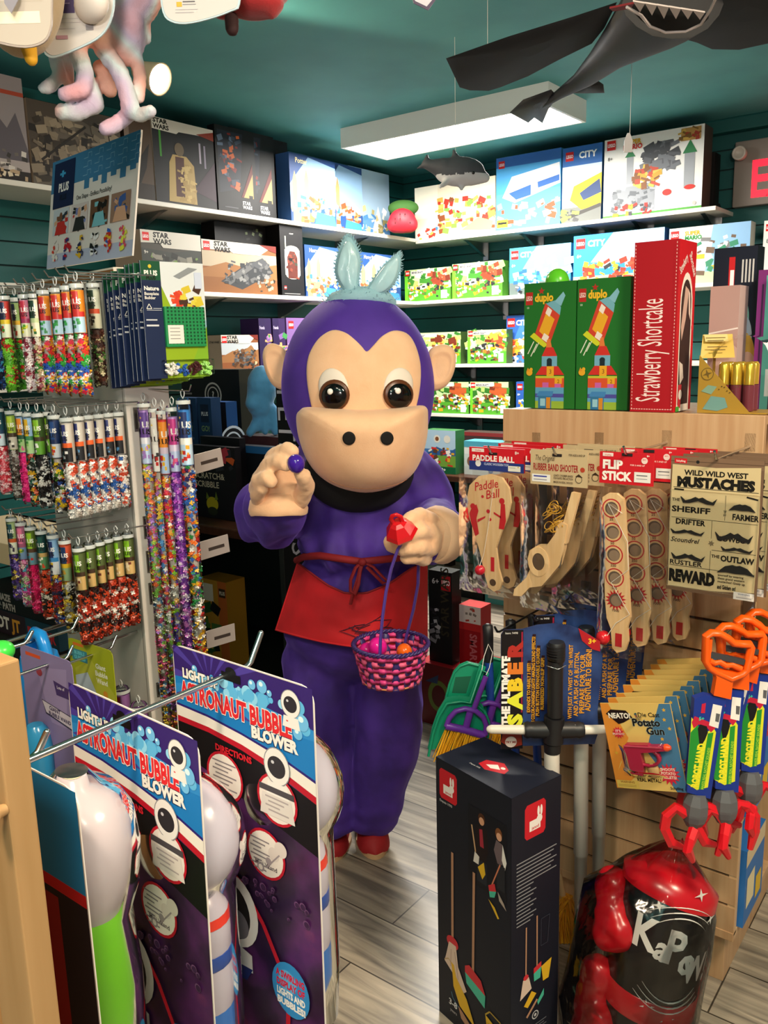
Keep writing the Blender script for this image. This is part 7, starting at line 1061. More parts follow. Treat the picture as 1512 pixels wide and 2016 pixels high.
for row in range(6):
    mb = MB(); z0 = Hb*(row+.5)/6; hw_ = Hb/6*.47; R_ = []
    for j in range(ns*8): a = 2*pi*j/(ns*8); r_ = rad(z0)-.0026*max(-1, min(1, 1.6*cos(a*ns+pi*row)))+.0004; nn = V((cos(a), sin(a), 0)); R_.append([BC+nn*(r_)+V((0, 0, z0-Hb+hw_)), BC+nn*(r_+.0008)+V((0, 0, z0-Hb)), BC+nn*r_+V((0, 0, z0-Hb-hw_)), BC+nn*(r_-.001)+V((0, 0, z0-Hb))])
    R_.append(R_[0]); mb.ring(R_, PK if row % 2 else PK2, True, False, False); mb.build('woven_strip', bk_)
mb = MB()
for ph in (0, pi): mb.tube([BC+V(((rad(Hb)+.003*cos(a*26+ph))*cos(a), (rad(Hb)+.003*cos(a*26+ph))*sin(a), .002+.003*sin(a*26+ph))) for a in [2*pi*j/208 for j in range(208)]], .0036, PU, 6, closed=True)
mb.build('braided_rim', bk_)
mb = MB(); mb.M = Mx.Translation(BC-UP*Hb); mb.lathe([(0, .001), (rad(0), .001), (rad(0)+.003, .004), (rad(0), .006), (0, .006)], mat('#d88a5a', .5), 32, False, False); mb.build('base', bk_)
mb = MB(); hp = [(748, 1290, 1.975), (749, 1262, 1.972), (753, 1215, 1.972), (760, 1165, 1.972), (770, 1120, 1.968), (783, 1082, 1.962), (795, 1062, 1.958), (806, 1056, 1.97), (818, 1072, 2.02), (824, 1110, 2.07), (823, 1150, 2.10), (814, 1200, 2.12), (802, 1245, 2.13), (796, 1272, 2.135)]
mb.tube([W(*q) for q in hp], .0055, mat('#4f3a92', .3), 10, flat=.6); mb.build('handle', bk_)
egg('bright pink plastic egg inside the woven basket', W(744, 1275, 2.06), .024, '#e81f9a', 'eggs in the basket'); egg('orange plastic egg at the basket front', W(796, 1284, 2.03), .020, '#f0661a', 'eggs in the basket'); egg('second pink egg deep in the basket behind the first', W(722, 1282, 2.09), .02, '#d81f8a', 'eggs in the basket')
bl = thing('toy_bell', 'red faceted plastic bell held in the left glove', 'bell', W(787, 1037, 1.955)); RB_ = mat('#d0141e', .18)
bax = (UP*.80+RH*-.25-FH*.5).normalized(); bx_ = (RH-bax*RH.dot(bax)).normalized(); mb = MB(); mb.M = frame(W(789, 1040, 1.955), bx_, bax.cross(bx_) if False else (bax.cross(bx_)*1)); 
BM = Mx((bx_, bax.cross(bx_), bax)).transposed().to_4x4(); BM.translation = W(787, 1040, 1.955); mb.M = BM; mb.lathe([(.012, -.026), (.036, -.022), (.041, -.014), (.037, -.004), (.022, .016), (.013, .022)], RB_, 7, True, True, False); mb.build('bell_body', bl)
mb = MB(); mb.M = BM; mb.tube([(-.010, 0, .02), (-.012, 0, .034), (-.006, 0, .044), (.004, 0, .045), (.012, 0, .036), (.011, 0, .02)], .0042, RB_, 8, flat=1.4); mb.build('loop', bl)
# ------------------------------------------------------------------ black banner and blue plush behind
q = W(566, 950, 2.68); t0 = onp(566, 722, 1, q.y)
tbox('tall black display box with white sideways lettering behind the monkey', frame((W(541, 950, 2.68).x, q.y, .001), (1, 0, 0)), .13, t0.z, .08, '#08080a', name='display_box', front=[('T', 'PETE', .04, .955, .05, '#c8c8cc', dict(rot=-90, bold=.0, sx=1.0)), ('T', 'ES', .3, .66, .05, '#b8b8bc', dict(rot=-90, bold=.0))])
K_ = 3.42/2.86; Bp = lambda x, y, d=2.86: W(x, y, d*K_); BLP = mat('#3f86b8', .85, kind='fleece', h2='#377ca8'); k3 = lambda *r: tuple(x*K_ for x in r)
mb = skin([('e', Bp(516, 762), k3(.05, .05, .072), RM), ('e', Bp(512, 790), k3(.046, .05, .06), RM), ('c', Bp(500, 770), Bp(497, 795, 2.83), *k3(.022, .024)), ('c', Bp(514, 808), Bp(508, 838), *k3(.028, .022)), ('c', Bp(506, 832), Bp(492, 853, 2.84), *k3(.02, .014)), ('c', Bp(534, 806), Bp(542, 850), *k3(.021, .014)), ('c', Bp(519, 815, 2.85), Bp(522, 850, 2.85), *k3(.016, .012))], BLP, .006, 2, lambda v, n: .002*noise.noise(v*50)); PT = tag(mb.build('plush_toy'), 'light blue long-legged plush seen from behind left of the monkey ear', 'plush toy')
# ------------------------------------------------------------------ wooden rack in the left foreground, its hooks and bubble toys
RB_Y = .285; xr = onp(88, 1735, 1, RB_Y).x; RY = onp(32, 1735, 0, xr).y; zt = onp(36, 1296, 1, RB_Y).z
FWD = mat('#a5825a', .5, kind='wood', h2='#94724a', sc=(40, 40, 2.5)); FWD2 = mat('#b08050', .5, kind='wood', h2='#9c6e40', sc=(40, 40, 2.5))
t = thing('display_rack', 'blond wooden rack end in the left foreground holding the bubble toys', 'display rack', (-.85, RB_Y, 0))
mb = MB(); mb.rbox(xr-.05, xr, RY, RB_Y, .02, zt, FWD, .0015); mb.build('end_post', t)
mb = MB(); mb.box(-1.55, xr-.05, RY+.002, RB_Y-.002, .02, zt-.004, FWD2); mb.build('panel', t)
mb = MB(); mb.rbox(-1.6, -1.55, RY, RB_Y, .02, zt, FWD, .002); mb.build('end_post', t)
mb = MB(); mb.rbox(-1.6, xr+.02, RY-.12, RB_Y+.16, 0, .03, FWD2, .003); mb.build('foot', t)
p = onp(-5, 1600, 1, RY-.006); mb = MB(); mb.M = frame((p.x, RY, p.z), (1, 0, 0)); mb.lathe([(.004, 0), (.005, .006), (.007, .008), (.0075, .012), (.005, .016), (.0, .0165)], FWD, 16, True, False); mb.build('knob', t)
def rod(label, x, z, y1, tip=.03, r=.0036, y0=RB_Y):
    t = thing('peg_hook', label, 'hook', (x, y0, z), group='steel hooks of the left rack'); mb = MB(); mb.tube([(x, y0, z), (x, y1-.008, z), (x, y1, z+.004), (x, y1+tip*.55, z+tip)], r, CHROME, 12); mb.ball((x, y1+tip*.55, z+tip), r, CHROME, 10, 6); mb.build('hook_rod', t)
    mb = MB(); mb.rbox(x-.02, x+.02, y0, y0+.004, z-.02, z+.02, CHROME, .001); mb.build('hook_plate', t)
CY1, CY2, CY0 = .50, .62, .36
h1 = onp(243, 1420, 1, CY1); h2 = onp(468, 1318, 1, CY2)
rx, rz = (h1.x+h2.x)/2, (h1.z+h2.z)/2
rod('long steel hook running through the two astronaut bubble cards', rx, rz, .665, .035)
NEB = mat('#1a0d24', .3, kind='nebula')
def burst(u, v, n=14):
    o = []
    for k in range(n):
        a = 2*pi*k/n; q = []
        for da in (-.07, .07):
            c, d = cos(a+da), sin(a+da); L = min([.4]+([(1-u)/c] if c > 0 else [u/-c])+([(1-v)/(d*.5)] if d > 0 else [.06/(-d*.5+1e-6)])); q.append((u+L*c, v+L*d*.5))
        o.append(('P', [(u+.05*cos(a), v+.025*sin(a))]+q, '#4a3a98'))
    return o
def astro(u, v, s, as_, body=1):      # little helmeted figure
    return [('E', u, v, s, s*1.12, '#8a8a92'), ('E', u, v, s*.94, s*1.06, '#e9e5e2'), ('E', u-.02*s*as_, v-.04*s, s*.68, s*.64, '#2c2a30'), ('E', u-.3*s*as_, v+.2*s, s*.12, s*.1, '#c8c8d0')]+([('P', [(u-.75*s*as_, v-1.0*s), (u+.75*s*as_, v-1.0*s), (u+.9*s*as_, v-1.9*s), (u-.9*s*as_, v-1.9*s)], '#e9e5e2'), ('R', u-.5*s*as_, v-1.45*s, u-.3*s*as_, v-1.35*s, '#d8403a')] if body else [])
CW, CHT = .236, .50; ca = CHT/CW
def circ(u, v, r=.058): return [('E', u, v, r*1.12, r*1.12, '#b8142a'), ('E', u, v, r, r, '#e6dcd6')]
def lines(u, v, w, n, c='#8a8086', st=.011): return [('R', u-w/2+.02*(k % 2), v-st*k, u+w/2-.03*(k % 3), v-st*k+.004, c) for k in range(n)]
back = [('R', 0, 0, 1, 1, NEB), ('P', [(0, 1), (1, 1), (1, .76), (.6, .79), (.3, .81), (0, .815)], '#0b0a0f'), ('P', [(0, .72), (0, .81), (.3, .805), (.6, .78), (1, .73), (1, .6), (.5, .66)], '#0b090e'),
    ('P', [(0, .80), (.25, .80), (.5, .788), (.75, .765), (1, .73), (1, .75), (.75, .785), (.5, .805), (.25, .817), (0, .82)], '#b8142a'), ('P', [(0, .815), (.25, .814), (.5, .803), (.75, .782), (1, .748), (1, .785), (.75, .815), (.5, .834), (.25, .845), (0, .848)], '#e8e2da'),
    ('P', [(0, .843), (.25, .84), (.5, .828), (.75, .81), (1, .78), (1, 1), (0, 1)], '#2a1a72'), ('P', [(0, .849), (.25, .846), (.5, .834), (.75, .816), (1, .787), (1, 1), (0, 1)], '#1878c0'), ('P', [(0, .93), (1, .9), (1, 1), (0, 1)], '#34206c'), ('P', [(0, .9), (.4, .935), (1, .905), (1, .88), (.5, .87), (0, .87)], '#2a86cc')]+burst(.28, .93)
for k in range(46): rr = random.Random(k+3); u = rr.uniform(.1, .98); back.append(('E', u, .905+.03*rr.random()-.01*u, .006+.016*rr.random(), 0, '#8fd0f0')[:4]+(0,)+('#8fd0f0',) if False else ('E', u, .9+.05*rr.random(), *((.005+.013*rr.random(),)*2), rr.choice(['#5fb4e4', '#8fd0f0', '#4aa0d8'])))
for u, v, r in ((.17, .955, .01), (.13, .935, .006), (.6, .965, .012), (.67, .968, .016), (.72, .958, .008), (.93, .915, .02), (.9, .885, .014)): back += [('E', u, v, r, r, '#6fb8e8'), ('E', u-.006, v+r*.35, r*.4, r*.35, '#d8f0fa')]
back += [('R', .38, .955, .52, .975, '#0a0a0c'), ('E', .45, .978, .018, .012, '#0a0a0c'), ('T', 'LIGHT-UP', .07, .925, .024, '#f2ede6', dict(bold=.07, maxw=.28, oc='#0a0a10', ob=.06)), ('T', 'ASTRONAUT BUBBLE', .05, .868, .046, '#d8262e', dict(bold=.06, maxw=.9, oc='#f0e4de', ob=.05, sx=.62)), ('T', 'BLOWER', .9, .836, .028, '#eee8e2', dict(al='r', bold=.08, maxw=.32, oc='#14204a', ob=.06))]
back += astro(.86, .95, .03, ca)+circ(.74, .70)+circ(.36, .70)+circ(.64, .545)+[('T', 'DIRECTIONS', .3, .765, .016, '#c81a2a', dict(bold=.06, maxw=.28))]+lines(.36, .735, .18, 8)+lines(.6, .575, .14, 8)+[('T', 'Mini Wand', .56, .51, .012, '#5a5056', dict(bold=.03, maxw=.2)), ('E', .75, .575, .02, .02, '#d8ccc8'), ('E', .7, .555, .018, .018, '#d8ccc8'), ('L', [(.74, .56), (.64, .51)], .004, '#9a8e94'), ('E', .66, .53, .01, .01, '#9a8e94'), ('E', .6, .505, .012, .012, '#9a8e94'), ('E', .6, .505, .007, .007, '#e6dcd6')]
back += astro(.75, .785, .042, ca)+[('R', .62, .715, .86, .73, '#4a464c'), ('P', [(.64, .71), (.84, .71), (.86, .655), (.62, .655)], '#d8d0cc')]+lines(.74, .70, .16, 4, '#a89ea0')
for k in range(26): rr = random.Random(k+60); r_ = .004+.008*rr.random(); u, v = rr.uniform(.25, .95), .46-.06*rr.random(); back += [('E', u, v, r_, r_, '#6a4470'), ('E', u+.002, v-.001, r_*.8, r_*.8, '#3a1f44')]
back += [('L', [(.3, .47), (.45, .43), (.6, .35), (.72, .25), (.76, .17), (.74, .05)], .014, '#b8142a')]+[('E', .38, .345, .085, .1, '#d8d2d0'), ('E', .36, .34, .066, .078, '#151318'), ('E', .4, .31, .04, .04, '#6a6670'), ('P', [(.12, .3), (.3, .26), (.5, .24), (.5, .19), (.2, .18)], '#c8c4c6'), ('E', .2, .27, .008, .008, '#b83a3a'), ('R', .3, .24, .36, .246, '#c83a3a'), ('P', [(.15, .19), (.5, .2), (.45, .16), (.2, .15)], '#1a2a6a')]
back += [('E', .78, .21, .062, .062*1.18, '#2f86c4'), ('E', .76, .23, .03, .03, '#5aa8d8'), ('T', 'A SWIRLING', .78, .235, .018, '#c81a3a', dict(al='c', bold=.07, maxw=.2)), ('T', 'DISPLAY OF', .78, .21, .018, '#c81a3a', dict(al='c', bold=.07, maxw=.2)), ('T', 'LIGHTS AND', .78, .185, .018, '#eee8e2', dict(al='c', bold=.07, maxw=.2)), ('T', 'BUBBLES!', .78, .16, .018, '#eee8e2', dict(al='c', bold=.07, maxw=.2))]
rc = lambda w, h, r=.018: [(w-r+r*cos(a*pi/8), h-r+r*sin(a*pi/8)) for a in range(5)]+[(r-r*sin(a*pi/8), h-r+r*cos(a*pi/8)) for a in range(5)]+[(r-r*cos(a*pi/8), r-r*sin(a*pi/8)) for a in range(5)]+[(w-r+r*sin(a*pi/8), r-r*cos(a*pi/8)) for a in range(5)]
def bubble_card(label, Y, xl_, ztop, rz_=0, lean=0, kind='white', name='bubble_blower_card'):
    t = thing(name, label, 'toy card', (xl_+CW*.45, Y, ztop-.018), group='bubble blower cards'); M0 = Mx.Translation((xl_+CW*.45, Y, ztop-.018)) @ Mx.Rotation(rz_, 4, 'Z') @ Mx.Rotation(lean, 4, 'Y'); M = M0 @ frame((-CW*.45, 0, .018-CHT), (1, 0, 0)); t.matrix_world = M0
    t.location = M0.to_translation(); t.rotation_euler = M0.to_euler()
    mb = MB(); mb.M = M; mb.prism(rc(CW, CHT), -.0006, .0006, mat('#d8cfca', .5)); inner = rc(CW-.003, CHT-.003, .017)
    mb.M = Mx(); art(mb, M @ Mx.Translation((.0015, .0015, .0006)), CW-.003, CHT-.003, back if kind != 'green' else [('R', 0, 0, 1, 1, '#16101a'), ('R', 0, .8, 1, 1, '#1878b0'), ('R', 0, .775, 1, .8, '#b8141e'), ('R', .35, 0, .8, .76, '#8a1016'), ('R', .38, .955, .52, .975, '#0a0a0c')], lift=.0001, step=.000012)
    mb.build('printed_card', t)
    # toy and blister stand on the far side (towards -z of the card frame)
    ax = M @ frame((CW*.62, 0, 0), (1, 0, 0), (0, 0, -1)); ax = M @ Mx.Translation((CW*.60, 0, -.052)); zz = lambda y: y*CHT
    def lath(prof, m, nm, seg=24, sy=.8):
        b = MB(); b.M = ax @ Mx.Rotation(-pi/2, 4, 'X'); b.lathe([(r, y) for r, y in prof], m, seg, True, True, True, sy); return b.build(nm, t)
    if kind == 'white':
        WT = mat('#b9b3c2', .3); lath([(.0, zz(.8))]+[(.064*sin(a), zz(.665)+.066*cos(a)) for a in [pi*k/14 for k in range(1, 13)]]+[(.028, zz(.535))], WT, 'helmet'); lath([(.03, zz(.53)), (.042, zz(.51)), (.048, zz(.44)), (.046, zz(.40))], WT, 'torso'); lath([(.047, zz(.40)), (.049, zz(.385)), (.047, zz(.365))], mat('#2a4a9a', .35), 'belt'); lath([(.046, zz(.365)), (.05, zz(.31)), (.046, zz(.25))], WT, 'lower_body'); lath([(.046, zz(.25)), (.05, zz(.2)), (.048, zz(.08)), (.04, zz(.06))], mat('#2f6ab8', .3), 'bottle'); lath([(.0432, zz(.495)), (.0455, zz(.475)), (.0462, zz(.47))], mat('#d83a2a', .35), 'red_stripe')
        lath([(.0, zz(.82))]+[(.071*sin(a), zz(.665)+.074*cos(a)) for a in [pi*k/14 for k in range(1, 11)]]+[(.055, zz(.53)), (.056, zz(.4)), (.058, zz(.2)), (.054, zz(.05)), (.02, zz(.04))], CLEARBL, 'blister', 28)
    else:
        lath([(.010, zz(.925)), (.016, zz(.925)), (.018, zz(.905)), (.04, zz(.89)), (.056, zz(.85)), (.062, zz(.79)), (.058, zz(.72)), (.045, zz(.665)), (.04, zz(.64))], mat('#b5abb2', .2), 'dome', 28); lath([(.04, zz(.64)), (.048, zz(.61)), (.052, zz(.5)), (.05, zz(.3)), (.04, zz(.06))], mat('#5fa81a', .3), 'green_bottle'); lath([(.011, zz(.926)), (.0, zz(.927))], mat('#d8c8a8', .5), 'cap')
        lath([(.018, zz(.935)), (.03, zz(.91)), (.05, zz(.89)), (.063, zz(.85)), (.068, zz(.79)), (.063, zz(.7)), (.052, zz(.64)), (.057, zz(.5)), (.054, zz(.05)), (.02, zz(.04))], CLEARBL, 'blister', 28)
    return t
a1 = onp(128, 1345, 1, CY1); a2 = onp(337, 1268, 1, CY2); a0 = onp(152, 1566, 1, CY0)
bubble_card('nearer astronaut bubble blower card, purple top with worn edge', CY1, a1.x, a1.z, R(-2), R(1.2))
bubble_card('farther astronaut bubble blower card at the end of the long hook', CY2, a2.x, a2.z, R(-1), R(.5))
bubble_card('bubble toy card with a green bottle and clear dome, behind the wooden post', CY0, a0.x-CW, a0.z+.004, 0, 0, 'green')
rod('lower steel hook carrying the green bottle bubble card', a0.x-CW*.55, a0.z-.018, CY0+.04, .02)
# wand cards farther along the rack
def small_card(label, Y, pts, w, h, items, base, extra=None, nm='bubble_wand_card'):
    a = onp(pts[0], pts[1], 1, Y); t = thing(nm, label, 'toy card', (a.x-w*.45, Y, a.z), group=None); M = frame((a.x-w, Y, a.z-h), (1, 0, 0)); mb = MB(); mb.M = M; mb.prism(rc(w, h, .014), -.0006, .0006, mat(base, .4)); mb.M = Mx(); art(mb, M @ Mx.Translation((.002, .002, .0006)), w-.004, h-.004, items, lift=.0002); mb.build('printed_card', t)
    if extra: extra(t, M)
    return t, a
def purp(t, M):
    mb = MB(); mb.M = M @ Mx.Translation((.06, .14, .02)) @ Mx.Rotation(-pi/2, 4, 'X'); mb.lathe([(.02, -.1), (.026, -.09), (.028, .02), (.022, .05), (.014, .06)], mat('#2a86b8', .2), 20); mb.build('wand_bottle', t)
t, a = small_card('mauve giant bubble wand card beside the wooden post', .78, (141, 1303), .17, .34, [('R', 0, 0, 1, 1, '#8f80b0'), ('P', [(0, 0), (1, 0), (1, .5), (.6, .3)], '#7f8ac0'), ('P', [(.3, .9), (.9, .95), (.8, .6), (.5, .6)], '#a090c0'), ('R', .1, .955, .4, .975, '#e0562a'), ('P', [(.34, .72), (.96, .68), (.9, .6), (.4, .64)], '#3a3550'), ('P', [(.35, .715), (.95, .675), (.9, .61), (.41, .65)], '#d8d0e0'), ('T', 'GIANT', .48, .675, .025, '#3a2a5a', dict(bold=.05, rot=-4)), ('T', 'BUBBLE WAND', .46, .645, .022, '#3a2a5a', dict(bold=.05, rot=-4, maxw=.45)), ('P', [(.62, .86), (.92, .84), (.96, .78), (.66, .78)], '#4a3470'), ('T', 'Lots of', .68, .82, .018, '#e8e0f0', {}), ('E', .35, .88, .03, .025, '#a03a4a')], '#8f80b0', purp)
rod('short steel hook holding the mauve wand card', t.location.x, a.z-.022, .82, .02, .003)
t, a = small_card('lime green bubble wand card with a yellow badge, below the tubes', 1.0, (221, 1282), .165, .34, [('R', 0, 0, 1, 1, '#a8b01f'), ('P', [(.1, .8), (.5, .9), (1, .7), (1, .3), (.2, .4)], '#b8bc3a'), ('R', .1, .965, .35, .985, '#e0762a'), ('R', .06, .86, .42, .94, '#3a8a9a'), ('T', 'BUBBLE', .24, .905, .025, '#6ac8d8', dict(al='c', bold=.06, maxw=.32)), ('T', 'GUPPIES', .24, .872, .025, '#6ac8d8', dict(al='c', bold=.06, maxw=.32)), ('T', 'Giant', .6, .85, .035, '#eef0d8', dict(bold=.05)), ('T', 'Bubble', .58, .8, .035, '#eef0d8', dict(bold=.05)), ('T', 'Wand', .6, .75, .035, '#eef0d8', dict(bold=.05)), ('P', [(.1, .75), (.4, .8), (.6, .65), (.5, .5), (.1, .5)], '#b8c8d8'), ('E', .78, .6, .07, .075, '#e0b01f'), ('E', .78, .685, .025, .025, '#d8902a'), ('T', 'Lots', .78, .6, .022, '#a86a1a', dict(al='c'))], '#a8b01f')
rod('steel hook through the lime green wand card', t.location.x, a.z-.024, 1.05, .025, .003)
for k, (px, py, Y, tx) in enumerate(((196, 1208, 1.12, 'upper left'), (286, 1238, 1.2, 'upper right'))):
    p = onp(px, py, 1, Y); rod(f'empty steel hook with an upturned end, {tx} of the pair above the lime card', p.x, p.z, Y, .05, .0042)
p = onp(74, 1262, 1, .82); t = thing('bubble_wand', 'bright blue bubble wand handle hooked on a steel rod', 'bubble wand', p); mb = MB(); BW = mat('#1a86d8', .25)
mb.tube([p+V(q) for q in ((-.03, 0, -.03), (-.022, 0, .0), (-.006, 0, .016), (.014, 0, .014), (.022, 0, -.004), (.03, 0, -.03))], .012, BW, 12); mb.build('loop_handle', t); mb = MB(); mb.M = Mx.Translation(p+V((0, 0, -.03))); mb.lathe([(.03, -.16), (.04, -.14), (.042, -.03), (.034, .004)], BW, 24); mb.build('bottle', t)
rod('steel hook carrying the blue bubble wand', p.x-.002, p.z+.001, .9, .02, .003)
p = onp(2, 1282, 1, .6); mb = MB(); mb.ball(p, (.02, .02, .016), mat('#3fd04a', .3)); mb.M = Mx.Translation(p); mb.lathe([(.016, -.01), (.014, -.14), (.002, -.15)], mat('#3fd04a', .3), 16); tag(mb.build('bubble_wand'), 'bright green bubble wand top behind the post corner', 'bubble wand')
rod('steel hook behind the green bubble wand', p.x-.03, p.z-.01, .66, .015, .003)
# low shelf unit with game boxes beyond the tubes
q = W(30, 1240, 2.62); t = thing('shelf_unit', 'dark shelf unit with a cream shelf at the left edge', 'shelf unit', (q.x-.2, q.y, 0)); zg = W(60, 1262, 2.62).z; zc = W(15, 1092, 2.62).z
mb = MB(); mb.rbox(q.x-.5, q.x+.16, q.y, q.y+.3, 0, zg, mat('#15110f', .6), .004); mb.build('plinth', t); mb = MB(); xr_ = W(29, 1092, 2.62).x; mb.rbox(xr_-.5, xr_, q.y, q.y+.3, zc-.035, zc+.035, mat('#d8c09a', .5), .003); mb.build('cream_shelf', t); mb = MB(); mb.box(q.x-.5, q.x+.05, q.y+.28, q.y+.3, zg, zc+.035, mat('#15110f', .6)); mb.build('back', t)
def gb(label, p0, p1, hpy, z, c, items): a, b = onshelf(p0, 1, q.y+.02, z), onshelf(p1, 1, q.y+.02, z); h = onp(p1, hpy, 1, q.y+.02).z-z; tbox(label, frame((a.x, q.y+.02, z+.001), (1, 0, 0)), b.x-a.x, h, .2, c, front=items); return z+h+.002
z1 = gb('blue game box with white and orange capitals, bottom of the pile by the tubes', -40, 118, 1238, zg, '#1a3a4a', [('R', 0, 0, .62, 1, '#2a1a24'), ('T', 'OT', .25, .25, .5, '#d8d0c8', dict(bold=.06)), ('T', 'JT', .45, .25, .5, '#c88a2a', dict(bold=.06)), ('T', 'JUNIOR', .64, .25, .42, '#c02a34', dict(bold=.06, maxw=.33))])
gb('black game box with grey capitals on top of the blue one', -40, 112, 1196, z1, '#141216', [('T', 'MAZE', .27, .55, .34, '#9a9490', dict(bold=.08, maxw=.5)), ('T', '& PATH', .27, .1, .34, '#9a9490', dict(bold=.08, maxw=.6))])

# ------------------------------------------------------------------ things hung from the ceiling
def cord(mb, p, m=None): mb.tube([p, V((p.x, p.y, ZC))], .0008, m or mat('#d8d4c8', .6), 5)
TD = mat('#d9a0a8', .9, kind='tiedye'); D = 1.5; A = lambda x, y, d=D: W(x, y, d); s = D/1660
def limb(*p): return [('c', A(*a[:2], a[3] if len(a) > 3 else D), A(*b[:2], b[3] if len(b) > 3 else D), a[2]*s*.86, b[2]*s*.86) for a, b in zip(p, p[1:])]
t = thing('plush_toy', 'pastel tie-dye plush with long dangling legs hanging top left', 'plush toy', A(215, 60))
skin([('e', A(225, -60, 1.52), (.085, .06, .10), RM), ('e', A(245, 40, 1.52), (.036, .035, .07), RM)]+limb((180, 30, 26), (150, 95, 20, 1.48), (168, 145, 18, 1.48), (162, 178, 17, 1.47), (126, 186, 15, 1.46))+limb((178, 165, 18, 1.50), (188, 205, 19, 1.50), (150, 222, 18, 1.49), (122, 220, 17, 1.48))+limb((130, 60, 20, 1.54), (110, 118, 15, 1.53), (119, 150, 14, 1.52), (97, 170, 14, 1.51), (87, 174, 13, 1.50))+limb((150, 70, 18, 1.55), (130, 115, 14, 1.55), (136, 166, 13, 1.54))+limb((205, 40, 26), (202, 95, 20, 1.49), (234, 138, 19, 1.48), (248, 175, 18, 1.48), (257, 216, 19, 1.48), (275, 228, 14, 1.47), (297, 219, 13, 1.46))+limb((198, 132, 17, 1.52), (217, 178, 16, 1.52))+limb((255, 225, 16, 1.50), (225, 247, 16, 1.48), (207, 254, 15, 1.47))+limb((262, 40, 22), (266, 110, 15, 1.52), (276, 150, 14, 1.51), (272, 192, 14, 1.50))+limb((270, -20, 18, 1.54), (290, 78, 10, 1.54)), TD, .0042, 2, lambda v, n: .0016*noise.noise(v*130)).build('body', t)
def hangtag(t, pts, d, nm, items, col='#c9c4c0', edge='#b4c8d0', thick=.003):
    P = Pl(pts[0][0], pts[0][1], dist=d, x=RH); mb = MB(); o = smooth_loop([P.p(*q) for q in pts], 3); mb.M = P.M; mb.prism([(v.x, v.y) for v in o], -thick, 0, mat(edge, .4)); c = sum((v for v in o), V((0, 0)))/len(o); mb.prism([tuple(c+(v-c)*.95) for v in o], 0, .0006, mat(col, .45))
    for k, (a, b, w_, h_, cc) in enumerate(items): q0, q1 = P.p(a, b+h_), P.p(a+w_, b); mb.add([(q0[0], q0[1], .0009+k*.0001), (q1[0], q0[1], .0009+k*.0001), (q1[0], q1[1], .0009+k*.0001), (q0[0], q1[1], .0009+k*.0001)], [(0, 1, 2, 3)], mat(cc, .45))
    return mb.build(nm, t), P
_, P = hangtag(t, [(100, -120), (160, -125), (225, -120), (226, -20), (224, 20), (212, 55), (190, 78), (150, 98), (110, 113), (92, 110), (86, 92), (95, 20)], 1.40, 'hang_tag', [(105, -5, 40, 32, '#4a3a6a'), (108, -20, 8, 30, '#4f9a3a'), (112, 36, 42, 2, '#b8b0b4'), (108, 44, 50, 2, '#b8b0b4'), (104, 56, 44, 2, '#b8b0b4'), (112, 70, 22, 8, '#a8808c'), (170, 48, 14, 12, '#8a868a'), (108, 6, 30, 3, '#8a7aa0')])
mb = MB(); mb.ball(W(180, 8, 1.385), (.034, .02, .026), mat('#d8cfc8', .5)); mb.build('tag_clip', t); mb = MB(); cord(mb, A(225, -150, 1.52)); mb.build('string', t)
t = thing('plush_toy', 'cream plush bird with a yellow foot in the top left corner', 'plush toy', W(40, 0, 1.3)); CR = mat('#bda98c', .9, kind='fleece', h2='#b09a7c')
skin([('e', W(30, -60, 1.36), (.07, .06, .12), RM), ('e', W(40, 30, 1.36), (.05, .05, .05), RM), ('c', W(15, 40, 1.36), W(60, 62, 1.35), .028, .022)], CR, .007, 4).build('body', t); skin([('c', W(56, 92, 1.345), W(62, 118, 1.33), .012, .0095)], mat('#d8a01f', .7), .004, 3).build('foot', t)
hangtag(t, [(-30, -120), (50, -125), (100, -100), (103, 20), (100, 60), (86, 84), (50, 94), (0, 86), (-30, 70)], 1.28, 'hang_tag', [(-10, 2, 94, 2, '#b8a890'), (-10, 22, 88, 26, '#f0e4c8')], '#bdb1a4', '#a89a92'); mb = MB(); cord(mb, W(40, -200, 1.36)); mb.build('string', t)
mb = MB(); P = Pl(22, 6, dist=1.265, x=RH); mb.M = P.M; mb.prism(P.ps([(6, -20), (38, -20), (36, 2), (23, 27), (10, 8)]), 0, .002, mat('#8f8a94', .4)); mb.build('grey_badge', t)
t = thing('plush_toy', 'red plush with a dark foot peeking in at the top edge', 'plush toy', W(490, 0, 1.5)); skin([('e', W(490, -60, 1.52), (.08, .06, .07), RM), ('e', W(440, 15, 1.5), (.024, .024, .018), RM), ('e', W(500, 8, 1.5), (.05, .04, .022), RM), ('e', W(535, 10, 1.5), (.014, .02, .022), RM)], mat('#a01018', .85, kind='fleece', h2='#8a0c12'), .006, 4).build('body', t); skin([('c', W(456, 38, 1.49), W(457, 58, 1.48), .012, .011)], mat('#2a0a0c', .8), .004, 3).build('foot', t)
hangtag(t, [(300, -120), (460, -125), (476, -60), (472, 8), (455, 22), (410, 38), (365, 47), (335, 42), (320, 24), (312, -30)], 1.40, 'hang_tag', [(348, 4, 10, 10, '#d8a82a'), (360, 2, 24, 3, '#5a5458'), (360, 8, 26, 2, '#8a8488'), (346, 18, 44, 2, '#b4acb0'), (346, 24, 36, 2, '#b4acb0'), (352, -14, 50, 12, '#a86ac0')]); mb = MB(); cord(mb, W(490, -150, 1.52)); mb.build('string', t)
